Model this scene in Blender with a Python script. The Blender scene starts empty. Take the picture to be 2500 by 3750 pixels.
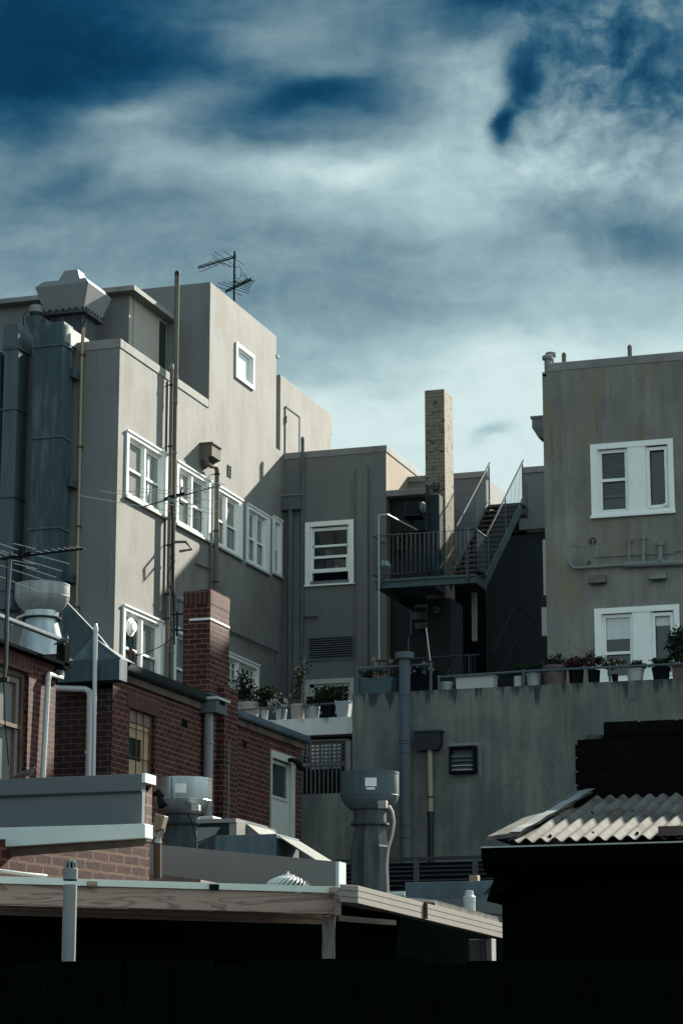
import bpy, math, random
from mathutils import Vector, Matrix
R = math.radians
random.seed(7)
scene = bpy.context.scene
# ---------------------------------------------------------------- camera
F = 8915.6; TH = R(12.734); PS = R(18.115); CZ = 1.6      # focal length in photo pixels, pitch, yaw, eye height
cd = bpy.data.cameras.new('camera'); cam = bpy.data.objects.new('camera', cd)
scene.collection.objects.link(cam); scene.camera = cam
cam.location = (0, 0, CZ); cam.rotation_euler = (R(90) + TH, 0, PS)
cd.sensor_fit = 'VERTICAL'; cd.sensor_height = 36; cd.lens = F / 3750 * 36
cd.clip_start = .1; cd.clip_end = 3000
scene.view_settings.view_transform = 'Standard'; scene.view_settings.look = 'None'
scene.view_settings.gamma = 1; scene.view_settings.exposure = 1.9
# ---------------------------------------------------------------- sun
SD = Vector((.33, 1.0, .633))
sl = bpy.data.lights.new('sun', 'SUN'); sl.energy = 4.35; sl.angle = R(1.2); sl.color = (1, .955, .83)
sun = bpy.data.objects.new('sun', sl); scene.collection.objects.link(sun)
sun.rotation_euler = SD.to_track_quat('Z', 'Y').to_euler(); sun.location = (20, 60, 60)
# ---------------------------------------------------------------- node helpers
class NT:
    def __init__(s, nt): s.nt = nt
    def n(s, t, **kw):
        nd = s.nt.nodes.new(t)
        for k, v in kw.items():
            if k[0] == 'i':
                try: nd.inputs[int(k[1:])].default_value = v
                except ValueError: pass
            else: setattr(nd, k, v)
        return nd
    def l(s, a, b): s.nt.links.new(a, b)
    def math(s, op, a, b=None, c=None, clamp=False):
        nd = s.nt.nodes.new('ShaderNodeMath'); nd.operation = op; nd.use_clamp = clamp
        for i, x in enumerate((a, b, c)):
            if x is None: continue
            if isinstance(x, (int, float)): nd.inputs[i].default_value = x
            else: s.l(x, nd.inputs[i])
        return nd.outputs[0]
    def noise(s, vec, scale, detail=3, rough=.5, dist=0):
        nd = s.nt.nodes.new('ShaderNodeTexNoise'); nd.inputs['Scale'].default_value = scale
        nd.inputs['Detail'].default_value = detail; nd.inputs['Roughness'].default_value = rough
        nd.inputs['Distortion'].default_value = dist
        if vec is not None: s.l(vec, nd.inputs['Vector'])
        return nd.outputs['Fac']
    def mapping(s, vec, loc=(0, 0, 0), rot=(0, 0, 0), scale=(1, 1, 1)):
        nd = s.nt.nodes.new('ShaderNodeMapping'); s.l(vec, nd.inputs[0])
        nd.inputs[1].default_value = loc; nd.inputs[2].default_value = rot; nd.inputs[3].default_value = scale
        return nd.outputs[0]
    def ramp(s, fac, stops, interp='LINEAR'):
        nd = s.nt.nodes.new('ShaderNodeValToRGB'); cr = nd.color_ramp; cr.interpolation = interp
        while len(cr.elements) < len(stops): cr.elements.new(.5)
        for e, (p, c) in zip(cr.elements, stops):
            e.position = p; e.color = (c[0], c[1], c[2], 1) if not isinstance(c, (int, float)) else (c, c, c, 1)
        s.l(fac, nd.inputs[0]); return nd.outputs[0]
    def mix(s, fac, a, b, mode='MIX'):
        nd = s.nt.nodes.new('ShaderNodeMix'); nd.data_type = 'RGBA'; nd.blend_type = mode
        for sock, x in ((nd.inputs['Factor'], fac), (nd.inputs[6], a), (nd.inputs[7], b)):
            if isinstance(x, (int, float)): sock.default_value = x
            elif isinstance(x, tuple): sock.default_value = (x[0], x[1], x[2], 1)
            else: s.l(x, sock)
        return nd.outputs[2]
def lin(r, g, b):
    f = lambda c: (c / 255 / 12.92) if c / 255 < .04045 else ((c / 255 + .055) / 1.055) ** 2.4
    return (f(r), f(g), f(b))
# ---------------------------------------------------------------- sky: cloud field laid out in azimuth / elevation
def ray(u, v):
    xc = (u - 1250) / F; zc = -(v - 1875) / F
    y = math.cos(TH) - zc * math.sin(TH); z = math.sin(TH) + zc * math.cos(TH)
    return (xc * math.cos(PS) - y * math.sin(PS), xc * math.sin(PS) + y * math.cos(PS), z)
def make_world():
    w = bpy.data.worlds.new('World'); scene.world = w; w.use_nodes = True
    t = NT(w.node_tree); nt = w.node_tree; nt.nodes.clear()
    out = t.n('ShaderNodeOutputWorld'); bg = t.n('ShaderNodeBackground'); bg.inputs[1].default_value = .1
    t.l(bg.outputs[0], out.inputs[0])
    sky = t.n('ShaderNodeTexSky'); sky.sky_type = 'NISHITA'; sky.sun_disc = False
    sky.sun_elevation = R(31); sky.sun_rotation = R(18.3); sky.air_density = 1.4; sky.dust_density = 1; sky.ozone_density = 3
    tc = t.n('ShaderNodeTexCoord'); sx = t.n('ShaderNodeSeparateXYZ'); t.l(tc.outputs['Generated'], sx.inputs[0])
    az = t.math('ARCTAN2', sx.outputs[0], sx.outputs[1]); el = t.math('ARCSINE', sx.outputs[2])
    az = t.math('MULTIPLY', az, 57.2958); el = t.math('MULTIPLY', el, 57.2958)
    cb = t.n('ShaderNodeCombineXYZ'); t.l(az, cb.inputs[0]); t.l(el, cb.inputs[1]); P = cb.outputs[0]
    # warp
    wn = t.n('ShaderNodeTexNoise'); wn.inputs['Scale'].default_value = .35; wn.inputs['Detail'].default_value = 7; wn.inputs['Roughness'].default_value = .56
    t.l(t.mapping(P, rot=(0, 0, R(-18)), scale=(.6, 1.2, 1)), wn.inputs['Vector'])
    ws = t.n('ShaderNodeVectorMath', operation='SUBTRACT'); t.l(wn.outputs['Color'], ws.inputs[0]); ws.inputs[1].default_value = (.5, .5, .5)
    wm = t.n('ShaderNodeVectorMath', operation='SCALE'); t.l(ws.outputs[0], wm.inputs[0]); wm.inputs['Scale'].default_value = 1.7
    wa = t.n('ShaderNodeVectorMath', operation='ADD'); t.l(P, wa.inputs[0]); t.l(wm.outputs[0], wa.inputs[1])
    Q = wa.outputs[0]
    acc = None
    # broad brightness of the cloud deck: one ramp along the azimuth for each band of elevation
    def azel(u, v):
        d = ray(u, v); l = math.sqrt(sum(c * c for c in d)); return math.degrees(math.atan2(d[0], d[1])), math.degrees(math.asin(d[2] / l))
    qs = t.n('ShaderNodeSeparateXYZ'); t.l(Q, qs.inputs[0]); A0, A1 = azel(0, 600)[0], azel(2500, 600)[0]
    na = t.math('DIVIDE', t.math('SUBTRACT', qs.outputs[0], A0), A1 - A0, clamp=True); qe = qs.outputs[1]
    els = [azel(1250, y * 2.79)[1] for y, _ in SKYG]; span = (els[-1] - 1, els[0] + 1)
    ne = t.math('DIVIDE', t.math('SUBTRACT', qe, span[0]), span[1] - span[0], clamp=True)
    for k, (y, row) in enumerate(SKYG):
        r = t.ramp(na, [((x + .5) / len(row), c) for x, c in enumerate(row)], 'CARDINAL')
        p = [(e - span[0]) / (span[1] - span[0]) for e in els]; st = []
        if k + 1 < len(els): st.append((p[k + 1], 0))
        st.append((p[k], 1))
        if k > 0: st.append((p[k - 1], 0))
        wgt = t.ramp(ne, st, 'EASE'); m = t.math('MULTIPLY', r, wgt); acc = m if acc is None else t.math('ADD', acc, m)
    # (u, v, half width, half height in photo px of the first overview, tilt deg, amount)
    for (u, v, a, b, rot, amt) in SKYB:
        d = ray(u * 1.5944, v * 1.5944); l = math.sqrt(sum(c * c for c in d))
        A = math.degrees(math.atan2(d[0], d[1])); E = math.degrees(math.asin(d[2] / l))
        k = 1.5944 / F * 57.2958
        sb = t.n('ShaderNodeVectorMath', operation='SUBTRACT'); t.l(Q, sb.inputs[0]); sb.inputs[1].default_value = (A, E, 0)
        m = t.mapping(t.mapping(sb.outputs[0], rot=(0, 0, -R(rot))), scale=(1 / (a * k), 1 / (b * k), 0))
        ln = t.n('ShaderNodeVectorMath', operation='LENGTH'); t.l(m, ln.inputs[0])
        g = t.math('EXPONENT', t.math('MULTIPLY', t.math('POWER', ln.outputs['Value'], 2), -1.0))
        acc = t.math('ADD', acc, t.math('MULTIPLY', g, amt))
    n1 = t.noise(t.mapping(Q, rot=(0, 0, R(-12)), scale=(.16, .42, 1)), 1.0, 7, .55)
    acc = t.math('ADD', acc, t.math('MULTIPLY', t.math('SUBTRACT', n1, .5), .30))
    n3 = t.noise(t.mapping(Q, rot=(0, 0, R(-22)), scale=(.55, 2.2, 1)), 1.0, 9, .6, .3)
    acc = t.math('ADD', acc, t.math('MULTIPLY', t.math('SUBTRACT', n3, .5), .13))
    n2 = t.noise(t.mapping(Q, scale=(1.5, 1.7, 1)), 1.0, 7, .56, .15)
    d = ray(1400 * 1.5944, 170 * 1.5944); l = math.sqrt(sum(c * c for c in d)); sb = t.n('ShaderNodeVectorMath', operation='SUBTRACT'); t.l(Q, sb.inputs[0]); sb.inputs[1].default_value = (math.degrees(math.atan2(d[0], d[1])), math.degrees(math.asin(d[2] / l)), 0)
    m = t.mapping(sb.outputs[0], scale=(1 / 2.6, 1 / 2.4, 0)); ln = t.n('ShaderNodeVectorMath', operation='LENGTH'); t.l(m, ln.inputs[0]); g = t.math('EXPONENT', t.math('MULTIPLY', t.math('POWER', ln.outputs['Value'], 2), -1.0))
    acc = t.math('ADD', acc, t.math('MULTIPLY', t.math('SUBTRACT', n2, .5), t.math('ADD', .16, t.math('MULTIPLY', g, .85))))
    col = t.ramp(acc, [(.0, lin(0, 36, 62)), (.15, lin(4, 56, 88)), (.31, lin(44, 90, 116)), (.45, lin(94, 124, 138)), (.6, lin(132, 157, 165)), (.75, lin(162, 190, 195)), (.88, lin(194, 217, 217)), (1, lin(220, 238, 236))], 'B_SPLINE')
    sc = t.n('ShaderNodeVectorMath', operation='SCALE'); t.l(col, sc.inputs[0]); sc.inputs['Scale'].default_value = 10 / 2 ** scene.view_settings.exposure
    # unseen fill glows added to the sky behind the viewer and beside the sun
    nb = t.noise(tc.outputs['Generated'], 3, 4, .5)
    def fill_lobe(d, power, amount, col):
        d = Vector(d).normalized(); dt = t.n('ShaderNodeVectorMath', operation='DOT_PRODUCT'); t.l(tc.outputs['Generated'], dt.inputs[0]); dt.inputs[1].default_value = d
        g = t.math('MULTIPLY', t.math('POWER', t.math('MAXIMUM', dt.outputs['Value'], 0.0), power), amount * 10 / 2 ** scene.view_settings.exposure)
        g = t.math('MULTIPLY', g, t.math('ADD', .6, t.math('MULTIPLY', nb, .8)))
        s = t.n('ShaderNodeVectorMath', operation='SCALE'); s.inputs[0].default_value = col; t.l(g, s.inputs['Scale']); return s.outputs[0]
    l1 = fill_lobe((.05, -1, .75), 2.0, .56, (.74, .96, 1.05)); l2 = fill_lobe((1, .25, .55), 4.0, 1.25, (.82, .97, 1.0))
    sk = t.n('ShaderNodeVectorMath', operation='MULTIPLY'); t.l(sky.outputs[0], sk.inputs[0]); sk.inputs[1].default_value = (.05, .20, .27)
    final = t.mix(.95, sk.outputs[0], sc.outputs[0])
    ad = t.n('ShaderNodeVectorMath', operation='ADD'); t.l(final, ad.inputs[0]); t.l(l1, ad.inputs[1]); ad2 = t.n('ShaderNodeVectorMath', operation='ADD'); t.l(ad.outputs[0], ad2.inputs[0]); t.l(l2, ad2.inputs[1]); fm = ad2.outputs[0]
    t.l(fm, bg.inputs[0])
SKYG = [(25, (.10, .18, .36, .45, .46, .34, .28, .44)), (75, (.06, .08, .22, .52, .50, .62, .38, .34)), (125, (.06, .24, .44, .26, .36, .70, .42, .34)),
        (175, (.26, .52, .40, .40, .50, .72, .64, .44)), (225, (.48, .66, .70, .82, .80, .78, .84, .64)), (275, (.44, .42, .56, .68, .74, .80, .60, .68)),
        (325, (.52, .54, .52, .54, .56, .68, .66, .50)), (400, (.64, .62, .54, .50, .54, .68, .78, .72)), (475, (.70, .68, .70, .74, .84, .92, .94, .90)), (560, (.88, .90, .96, 1, 1, 1, 1, .96))]
SKYB = [(760, 180, 170, 34, 14, -.20), (600, 240, 110, 40, 18, -.08), (1165, 285, 36, 40, 0, -.75), (1205, 185, 40, 60, -15, -.45), (1110, 8, 100, 34, 0, -.22), (1440, 100, 60, 50, 0, -.22), (1500, 230, 50, 50, 0, -.18),
        (830, 395, 180, 60, 10, .08), (310, 265, 130, 35, 14, .14), (600, 70, 130, 35, 12, .12), (190, 410, 120, 35, 22, -.10), (1400, 550, 180, 35, -4, -.10), (1130, 1000, 60, 18, 20, -.24), (1130, 250, 30, 120, 0, .10)]
make_world()
# ---------------------------------------------------------------- materials
def new_mat(name):
    m = bpy.data.materials.new(name); m.use_nodes = True
    t = NT(m.node_tree); b = m.node_tree.nodes['Principled BSDF']; return m, t, b
def bump(t, b, h, strength, dist=.02):
    n = t.n('ShaderNodeBump'); n.inputs['Strength'].default_value = strength; n.inputs['Distance'].default_value = dist
    t.l(h, n.inputs['Height']); t.l(n.outputs[0], b.inputs['Normal'])
def worldpos(t): return t.n('ShaderNodeNewGeometry').outputs['Position']
def plaster(name, col, var=.18, streak=.2, dark=None, blotch=None, scale=1.0, topz=None, topdepth=.5, rough=.9, cracks=0):
    m, t, b = new_mat(name); P = worldpos(t)
    n1 = t.noise(t.mapping(P, scale=(scale,) * 3), .8, 6, .6, .4)
    n2 = t.noise(t.mapping(P, scale=(4 * scale, 4 * scale, .35 * scale)), 1, 5, .6)
    n3 = t.noise(P, 14, 4, .7)
    f = t.math('ADD', t.math('MULTIPLY', t.math('SUBTRACT', n1, .5), var * 2.2), t.math('MULTIPLY', t.math('SUBTRACT', n2, .5), streak * 2.2))
    f = t.math('ADD', f, t.math('MULTIPLY', t.math('SUBTRACT', n3, .5), .12))
    f = t.math('ADD', f, 1.0)
    c = t.n('ShaderNodeVectorMath', operation='SCALE'); c.inputs[0].default_value = col; t.l(f, c.inputs['Scale']); co = c.outputs[0]
    if blotch:
        bm = t.ramp(t.noise(t.mapping(P, loc=(3, 7, 1), scale=(1.3, 1.3, .7)), .9, 5, .6), [(.48, 0), (.68, 1)])
        co = t.mix(t.math('MULTIPLY', bm, .75), co, blotch)
    if cracks:
        vo = t.n('ShaderNodeTexVoronoi'); vo.feature = 'DISTANCE_TO_EDGE'; vo.inputs['Scale'].default_value = .55
        wp = t.n('ShaderNodeTexNoise'); wp.inputs['Scale'].default_value = 1.6; wp.inputs['Detail'].default_value = 5; t.l(P, wp.inputs['Vector'])
        av = t.n('ShaderNodeVectorMath', operation='ADD'); t.l(P, av.inputs[0]); t.l(wp.outputs['Color'], av.inputs[1]); t.l(av.outputs[0], vo.inputs['Vector'])
        ck = t.ramp(vo.outputs['Distance'], [(0, 1), (.012, 0)]); cm = t.ramp(t.noise(t.mapping(P, loc=(9, 2, 5)), .8, 3, .5), [(.52, 0), (.62, 1)])
        co = t.mix(t.math('MULTIPLY', t.math('MULTIPLY', ck, cm), cracks), co, tuple(x * .3 for x in col))
        st = t.ramp(t.noise(t.mapping(P, loc=(1, 4, 8), scale=(7, 7, .22)), 1, 3, .5), [(.60, 0), (.74, 1)])
        sm = t.ramp(t.noise(t.mapping(P, loc=(5, 1, 2)), .6, 2, .5), [(.45, 0), (.6, 1)])
        co = t.mix(t.math('MULTIPLY', t.math('MULTIPLY', st, sm), .5), co, tuple(x * .42 for x in col))
    if topz is not None:
        sz = t.n('ShaderNodeSeparateXYZ'); t.l(P, sz.inputs[0])
        d = t.math('SUBTRACT', topz, sz.outputs[2])
        drip = t.noise(t.mapping(P, scale=(5, 5, .25)), 1, 4, .6)
        k = t.math('SUBTRACT', t.math('MULTIPLY', t.math('SUBTRACT', drip, .43), 5.5 * topdepth), d)
        k = t.math('MULTIPLY', k, 6, clamp=True)
        co = t.mix(t.math('MULTIPLY', k, .9), co, dark or (.02, .022, .022))
    t.l(co, b.inputs['Base Color']); b.inputs['Roughness'].default_value = rough
    bump(t, b, t.math('ADD', n3, t.noise(P, 45, 2, .6)), .25, .012)
    return m
def brick(name, cols, mortar, rowh=.086, bw=.24, ms=.011, var=.5, off=.5):
    m, t, b = new_mat(name); uv = t.n('ShaderNodeUVMap'); P = worldpos(t)
    wob = t.n('ShaderNodeTexNoise'); wob.inputs['Scale'].default_value = 9; t.l(P, wob.inputs['Vector'])
    ws = t.n('ShaderNodeVectorMath', operation='SUBTRACT'); t.l(wob.outputs['Color'], ws.inputs[0]); ws.inputs[1].default_value = (.5, .5, .5)
    wm = t.n('ShaderNodeVectorMath', operation='SCALE'); t.l(ws.outputs[0], wm.inputs[0]); wm.inputs['Scale'].default_value = .018
    wa = t.n('ShaderNodeVectorMath', operation='ADD'); t.l(uv.outputs[0], wa.inputs[0]); t.l(wm.outputs[0], wa.inputs[1])
    bk = t.n('ShaderNodeTexBrick'); t.l(wa.outputs[0], bk.inputs['Vector']); bk.offset = off
    for k, v in (('Scale', 1), ('Mortar Size', ms), ('Mortar Smooth', .15), ('Bias', 0), ('Brick Width', bw), ('Row Height', rowh)): bk.inputs[k].default_value = v
    bk.inputs['Color1'].default_value = (*cols[0], 1); bk.inputs['Color2'].default_value = (*cols[1], 1); bk.inputs['Mortar'].default_value = (*mortar, 1)
    n = t.noise(P, 3.2, 5, .65); n2 = t.noise(P, 30, 3, .6)
    f = t.math('ADD', t.math('MULTIPLY', t.math('SUBTRACT', n, .5), var * 2), t.math('ADD', 1, t.math('MULTIPLY', t.math('SUBTRACT', n2, .5), .5)))
    s = t.n('ShaderNodeVectorMath', operation='SCALE'); t.l(bk.outputs['Color'], s.inputs[0]); t.l(f, s.inputs['Scale'])
    t.l(s.outputs[0], b.inputs['Base Color']); b.inputs['Roughness'].default_value = .85; b.inputs['Specular IOR Level'].default_value = .05 if max(cols[0]) < .02 else .25
    bump(t, b, t.math('ADD', t.math('MULTIPLY', bk.outputs['Fac'], -1.0), t.math('MULTIPLY', n2, .35)), .7, .012)
    return m
def metal(name, col, rough=.45, metallic=.6, var=.25, streak=.3, stain=None, sp=4):
    m, t, b = new_mat(name); P = worldpos(t)
    n1 = t.noise(P, 2.5, 5, .6); n2 = t.noise(t.mapping(P, scale=(9, 9, .7)), 1, 4, .6); n3 = t.noise(P, 60, 2, .5)
    f = t.math('ADD', 1.0, t.math('ADD', t.math('MULTIPLY', t.math('SUBTRACT', n1, .5), var * 2), t.math('MULTIPLY', t.math('SUBTRACT', n2, .5), streak * 2)))
    f = t.math('ADD', f, t.math('MULTIPLY', t.math('SUBTRACT', n3, .5), .2))
    c = t.n('ShaderNodeVectorMath', operation='SCALE'); c.inputs[0].default_value = col; t.l(f, c.inputs['Scale']); co = c.outputs[0]
    if stain:
        k = t.ramp(t.noise(t.mapping(P, scale=(sp, sp, .8)), 1, 5, .65), [(.5, 0), (.66, 1)])
        co = t.mix(t.math('MULTIPLY', k, .85), co, stain)
    t.l(co, b.inputs['Base Color']); b.inputs['Metallic'].default_value = metallic
    t.l(t.math('ADD', rough, t.math('MULTIPLY', t.math('SUBTRACT', n1, .5), .25)), b.inputs['Roughness'])
    b.inputs['Specular IOR Level'].default_value = .2 if metallic else .06
    bump(t, b, n1, .08, .02)
    return m
def paint(name, col, rough=.6, var=.1, dirt=.25):
    m, t, b = new_mat(name); P = worldpos(t)
    n1 = t.noise(P, 3, 5, .6); n2 = t.ramp(t.noise(t.mapping(P, scale=(8, 8, 2.5)), 1, 5, .7), [(.55, 0), (.75, 1)])
    f = t.math('ADD', 1.0, t.math('MULTIPLY', t.math('SUBTRACT', n1, .5), var * 2))
    c = t.n('ShaderNodeVectorMath', operation='SCALE'); c.inputs[0].default_value = col; t.l(f, c.inputs['Scale'])
    co = t.mix(t.math('MULTIPLY', n2, dirt), c.outputs[0], tuple(x * .35 for x in col))
    t.l(co, b.inputs['Base Color']); b.inputs['Roughness'].default_value = rough
    if max(col) < .02: b.inputs['Specular IOR Level'].default_value = 0
    bump(t, b, t.noise(P, 25, 3, .6), .12, .01)
    return m
def wood(name, col, grain, axis='u', rough=.8, scale=1, knots=.5):
    m, t, b = new_mat(name); uv = t.n('ShaderNodeUVMap').outputs[0]
    sc = (1.3 * scale, 11 * scale, 1) if axis == 'u' else (11 * scale, 1.0 * scale, 1)
    n1 = t.noise(t.mapping(uv, scale=sc), 1.0, 2, .5, knots * 2)
    bands = t.math('SINE', t.math('MULTIPLY', n1, 34))
    k = t.ramp(bands, [(.35, 0), (1, 1)])
    sc2 = (3, 60, 1) if axis == 'u' else (60, 3, 1)
    n2 = t.noise(t.mapping(uv, scale=sc2), 1, 4, .6)
    n3 = t.noise(uv, 1.2, 3, .5)
    co = t.mix(t.math('MULTIPLY', k, .68), col, grain)
    f = t.math('ADD', .75, t.math('ADD', t.math('MULTIPLY', n2, .3), t.math('MULTIPLY', n3, .25)))
    s = t.n('ShaderNodeVectorMath', operation='SCALE'); t.l(co, s.inputs[0]); t.l(f, s.inputs['Scale'])
    t.l(s.outputs[0], b.inputs['Base Color']); b.inputs['Roughness'].default_value = rough
    if max(col) < .02: b.inputs['Specular IOR Level'].default_value = 0
    bump(t, b, n2, .3, .006)
    return m
def glass(name, col, rough=.06, folds=0, spec=.5):
    m, t, b = new_mat(name); P = worldpos(t)
    n = t.noise(t.mapping(P, scale=(9, 9, .4)) if folds else P, 1.0, 3, .5)
    f = t.math('ADD', 1 - folds, t.math('MULTIPLY', n, folds * 2))
    c = t.n('ShaderNodeVectorMath', operation='SCALE'); c.inputs[0].default_value = col; t.l(f, c.inputs['Scale'])
    t.l(c.outputs[0], b.inputs['Base Color']); b.inputs['Roughness'].default_value = rough; b.inputs['Specular IOR Level'].default_value = spec
    bump(t, b, t.noise(P, 2.5, 2, .5), .05, .02)
    return m
def leafm(name, c1, c2):
    m, t, b = new_mat(name); P = worldpos(t)
    t.l(t.mix(t.ramp(t.noise(P, 9, 3, .6), [(.35, 0), (.65, 1)]), c1, c2), b.inputs['Base Color']); b.inputs['Roughness'].default_value = .7
    b.inputs['Specular IOR Level'].default_value = .03
    return m
M = {}
M['plaster'] = plaster('painted_render', (.176, .174, .160), .30, .15, blotch=(.140, .122, .098), cracks=.35)
M['plaster_shaded'] = plaster('painted_render_shaded', (.155, .157, .152), .18, .2, cracks=.3)  # cooler, darker copy of the render: shade coloured into faces off the sun
M['parapet'] = plaster('parapet_render', (.20, .20, .185), .25, .22, blotch=(.13, .13, .12))
M['plaster_mid'] = plaster('grey_render', (.135, .138, .134), .14, .16, cracks=.3)
M['plaster_midside'] = plaster('warm_render', (.20, .155, .105), .2, .25)
M['plaster_right'] = plaster('weathered_render', (.175, .172, .150), .42, .5, blotch=(.185, .150, .088), scale=1.1, cracks=.7)
M['terrace'] = plaster('stained_render', (.125, .132, .116), .6, .6, blotch=(.070, .085, .082), scale=1.4, cracks=.6, topz=8.94, topdepth=.38, dark=(.02, .024, .024))
M['shade_wall'] = plaster('court_shade_render', (.009, .015, .0165), .3, .3)  # deep court shade put into a near-black teal base colour
M['ledge'] = plaster('white_ledge_render', (.50, .51, .47), .12, .25, topz=8.74, topdepth=.14, dark=(.14, .14, .13))
M['hut_lightened'] = plaster('lightened_hut_render', (.30, .28, .24), .08, .12)  # hut flank lightened in colour to stand for soft sunlight on it
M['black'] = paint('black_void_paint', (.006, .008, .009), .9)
M['white'] = paint('white_joinery_paint', (.76, .78, .73), .45, .08, .22)
M['offwhite'] = paint('aged_white_paint', (.40, .41, .38), .5, .12, .35)
M['brick'] = brick('red_brick', ((.062, .0150, .0135), (.022, .0082, .0090)), (.14, .080, .055), rowh=.093, bw=.245, ms=.010, var=.8)
M['brick_shaded'] = brick('shaded_red_brick', ((.040, .016, .015), (.022, .012, .012)), (.090, .068, .052), rowh=.099, bw=.26, ms=.009)  # darker copy of the red brick, front wall's shade put into the colour
M['brick_soldier'] = brick('soldier_brick', ((.068, .020, .018), (.036, .013, .0135)), (.125, .070, .048), rowh=.26, bw=.088, ms=.010, off=0)
M['brick_house'] = brick('warm_red_brick', ((.060, .0135, .0125), (.026, .0085, .0090)), (.105, .060, .042), rowh=.086, bw=.235, ms=.011)
M['brick_fg'] = brick('red_brick_near', ((.066, .0175, .015), (.028, .0110, .0105)), (.125, .070, .044), rowh=.086, bw=.25, ms=.012)
M['brick_black'] = brick('shade_black_brick', ((.0045, .0042, .004), (.0025, .0026, .0026)), (.004, .004, .004), rowh=.086, bw=.25, ms=.008)  # stack's deep shade put into near-black brick colours
def chimney_mat():
    m = brick('flaking_painted_brick', ((.19, .168, .122), (.165, .142, .10)), (.10, .085, .062), rowh=.1, bw=.27, ms=.007, var=.25)
    t = NT(m.node_tree); b = m.node_tree.nodes['Principled BSDF']; src = b.inputs['Base Color'].links[0].from_socket; P = worldpos(t)
    k = t.ramp(t.noise(t.mapping(P, scale=(4, 4, 8)), 1, 6, .75), [(.54, 0), (.60, 1)])
    t.l(t.mix(k, src, (.055, .038, .028)), b.inputs['Base Color']); return m
M['chimney'] = chimney_mat()
M['duct'] = metal('green_grey_duct_steel', (.036, .062, .071), .7, .05, .3, .45, stain=(.085, .118, .130), sp=5)
M['duct_light'] = metal('grey_duct_steel', (.068, .092, .103), .7, .05, .2, .3)
M['galv'] = metal('galvanised_steel', (.30, .33, .34), .34, .75, .35, .4, stain=(.20, .22, .23))
M['galv_pale'] = metal('pale_galvanised_steel', (.26, .275, .275), .5, .3, .35, .6)
M['galv_dirty'] = metal('sooty_steel', (.040, .052, .057), .6, .1, .5, .9, stain=(.12, .105, .095), sp=6)
M['galv_blue'] = metal('blue_grey_zinc', (.075, .105, .120), .6, .2, .6, .5)
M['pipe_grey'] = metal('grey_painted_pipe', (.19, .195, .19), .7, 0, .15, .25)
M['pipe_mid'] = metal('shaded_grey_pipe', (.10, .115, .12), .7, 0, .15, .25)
M['pipe_warm'] = metal('tan_grey_pipe', (.13, .118, .095), .75, 0, .15, .2)
M['pipe_cream'] = paint('cream_pipe_paint', (.27, .23, .15), .65, .2, .35)
M['pipe_white'] = paint('white_pvc', (.42, .44, .42), .4, .06, .15)
M['pipe_black'] = metal('black_pipe_paint', (.012, .016, .018), .4, .1)
M['rust'] = metal('rusty_steel', (.085, .050, .034), .8, .1, .4, .3)
M['hood'] = metal('pale_grey_hood_sheet', (.17, .18, .18), .6, .05, .08, .1)
M['steel_rail'] = metal('galvanised_rail', (.075, .10, .112), .75, 0, .3, .2)
M['steel_beam'] = metal('dull_galvanised_beam', (.060, .088, .095), .6, .1, .45, .3)
M['tread'] = wood('timber_tread', (.05, .026, .016), (.02, .012, .008))
M['dark_metal'] = metal('dark_sheet_metal', (.022, .032, .035), .7, 0)
M['glass_dark'] = glass('dark_glass', (.012, .022, .026), .06)
M['glass_curtain'] = glass('curtained_glass', (.17, .19, .185), .12, .75)
M['glass_pale'] = glass('sky_painted_glass', (.55, .60, .60), .15, .1)  # bright sky reflection put into the pane's base colour
M['glass_frost'] = glass('grimy_glass', (.13, .14, .13), .3, .3)
M['curtain'] = glass('white_curtain', (.6, .62, .6), .8, .2)
M['panel_grey'] = paint('grey_cladding_sheet', (.070, .084, .090), .55, .06, .05)
M['panel_warm'] = paint('taupe_cladding_sheet', (.175, .168, .156), .5, .06, .05)
M['fascia_white'] = paint('white_gutter_sheet', (.50, .55, .52), .4, .08, .2)
M['timber_rot'] = plaster('rotten_timber', (.085, .058, .042), .9, .3, blotch=(.008, .007, .006), scale=2.6)
M['flap'] = metal('pale_dull_sheet', (.12, .125, .115), .7, 0, .3, .4)
M['timber'] = wood('bare_pine_beam', (.31, .225, .175), (.11, .072, .055), scale=.6, knots=.8)
M['timber_low'] = wood('pine_plank', (.17, .12, .095), (.09, .065, .05), scale=.9)
M['timber_v'] = wood('grey_timber_post', (.16, .15, .14), (.05, .05, .05), axis='v')
M['ply'] = wood('bare_plywood', (.36, .255, .15), (.26, .17, .10), axis='v', knots=.2)
M['poly'] = paint('white_roof_edge', (.60, .64, .56), .35, .08, .15)
M['gutter_cream'] = paint('cream_gutter_metal', (.135, .120, .100), .5, .12, .4)
M['iron'] = metal('weathered_corrugated_iron', (.118, .114, .104), .85, 0, .5, .6, stain=(.060, .047, .038), sp=4)
M['iron_dark'] = metal('rusted_corrugated_iron', (.09, .06, .055), .7, .1, .4, .4)
M['flash'] = metal('lead_flashing', (.30, .31, .30), .4, .4, .3, .3)
M['fence'] = wood('shade_black_palings', (.0022, .0034, .0034), (.0012, .002, .002), axis='v')  # fence in deep shade, the darkness is put into its colour
M['fence_mid'] = wood('dark_timber_slats', (.030, .037, .037), (.012, .015, .015))
M['shed'] = paint('shade_black_wall', (.0014, .0026, .0027), .85)  # shed's deep shade put into a near-black wall colour
M['asphalt'] = plaster('dark_asphalt', (.02, .022, .024), .3, .1)
M['roofing'] = plaster('dark_roofing', (.05, .052, .054), .3, .2)
M['lattice'] = wood('weathered_lattice', (.062, .066, .06), (.035, .037, .033), axis='v')
M['ant'] = metal('dark_antenna_metal', (.012, .016, .018), .8, 0)
M['ant_pale'] = metal('bright_antenna_rod', (.42, .42, .37), .6, 0, .05, .05)
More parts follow.
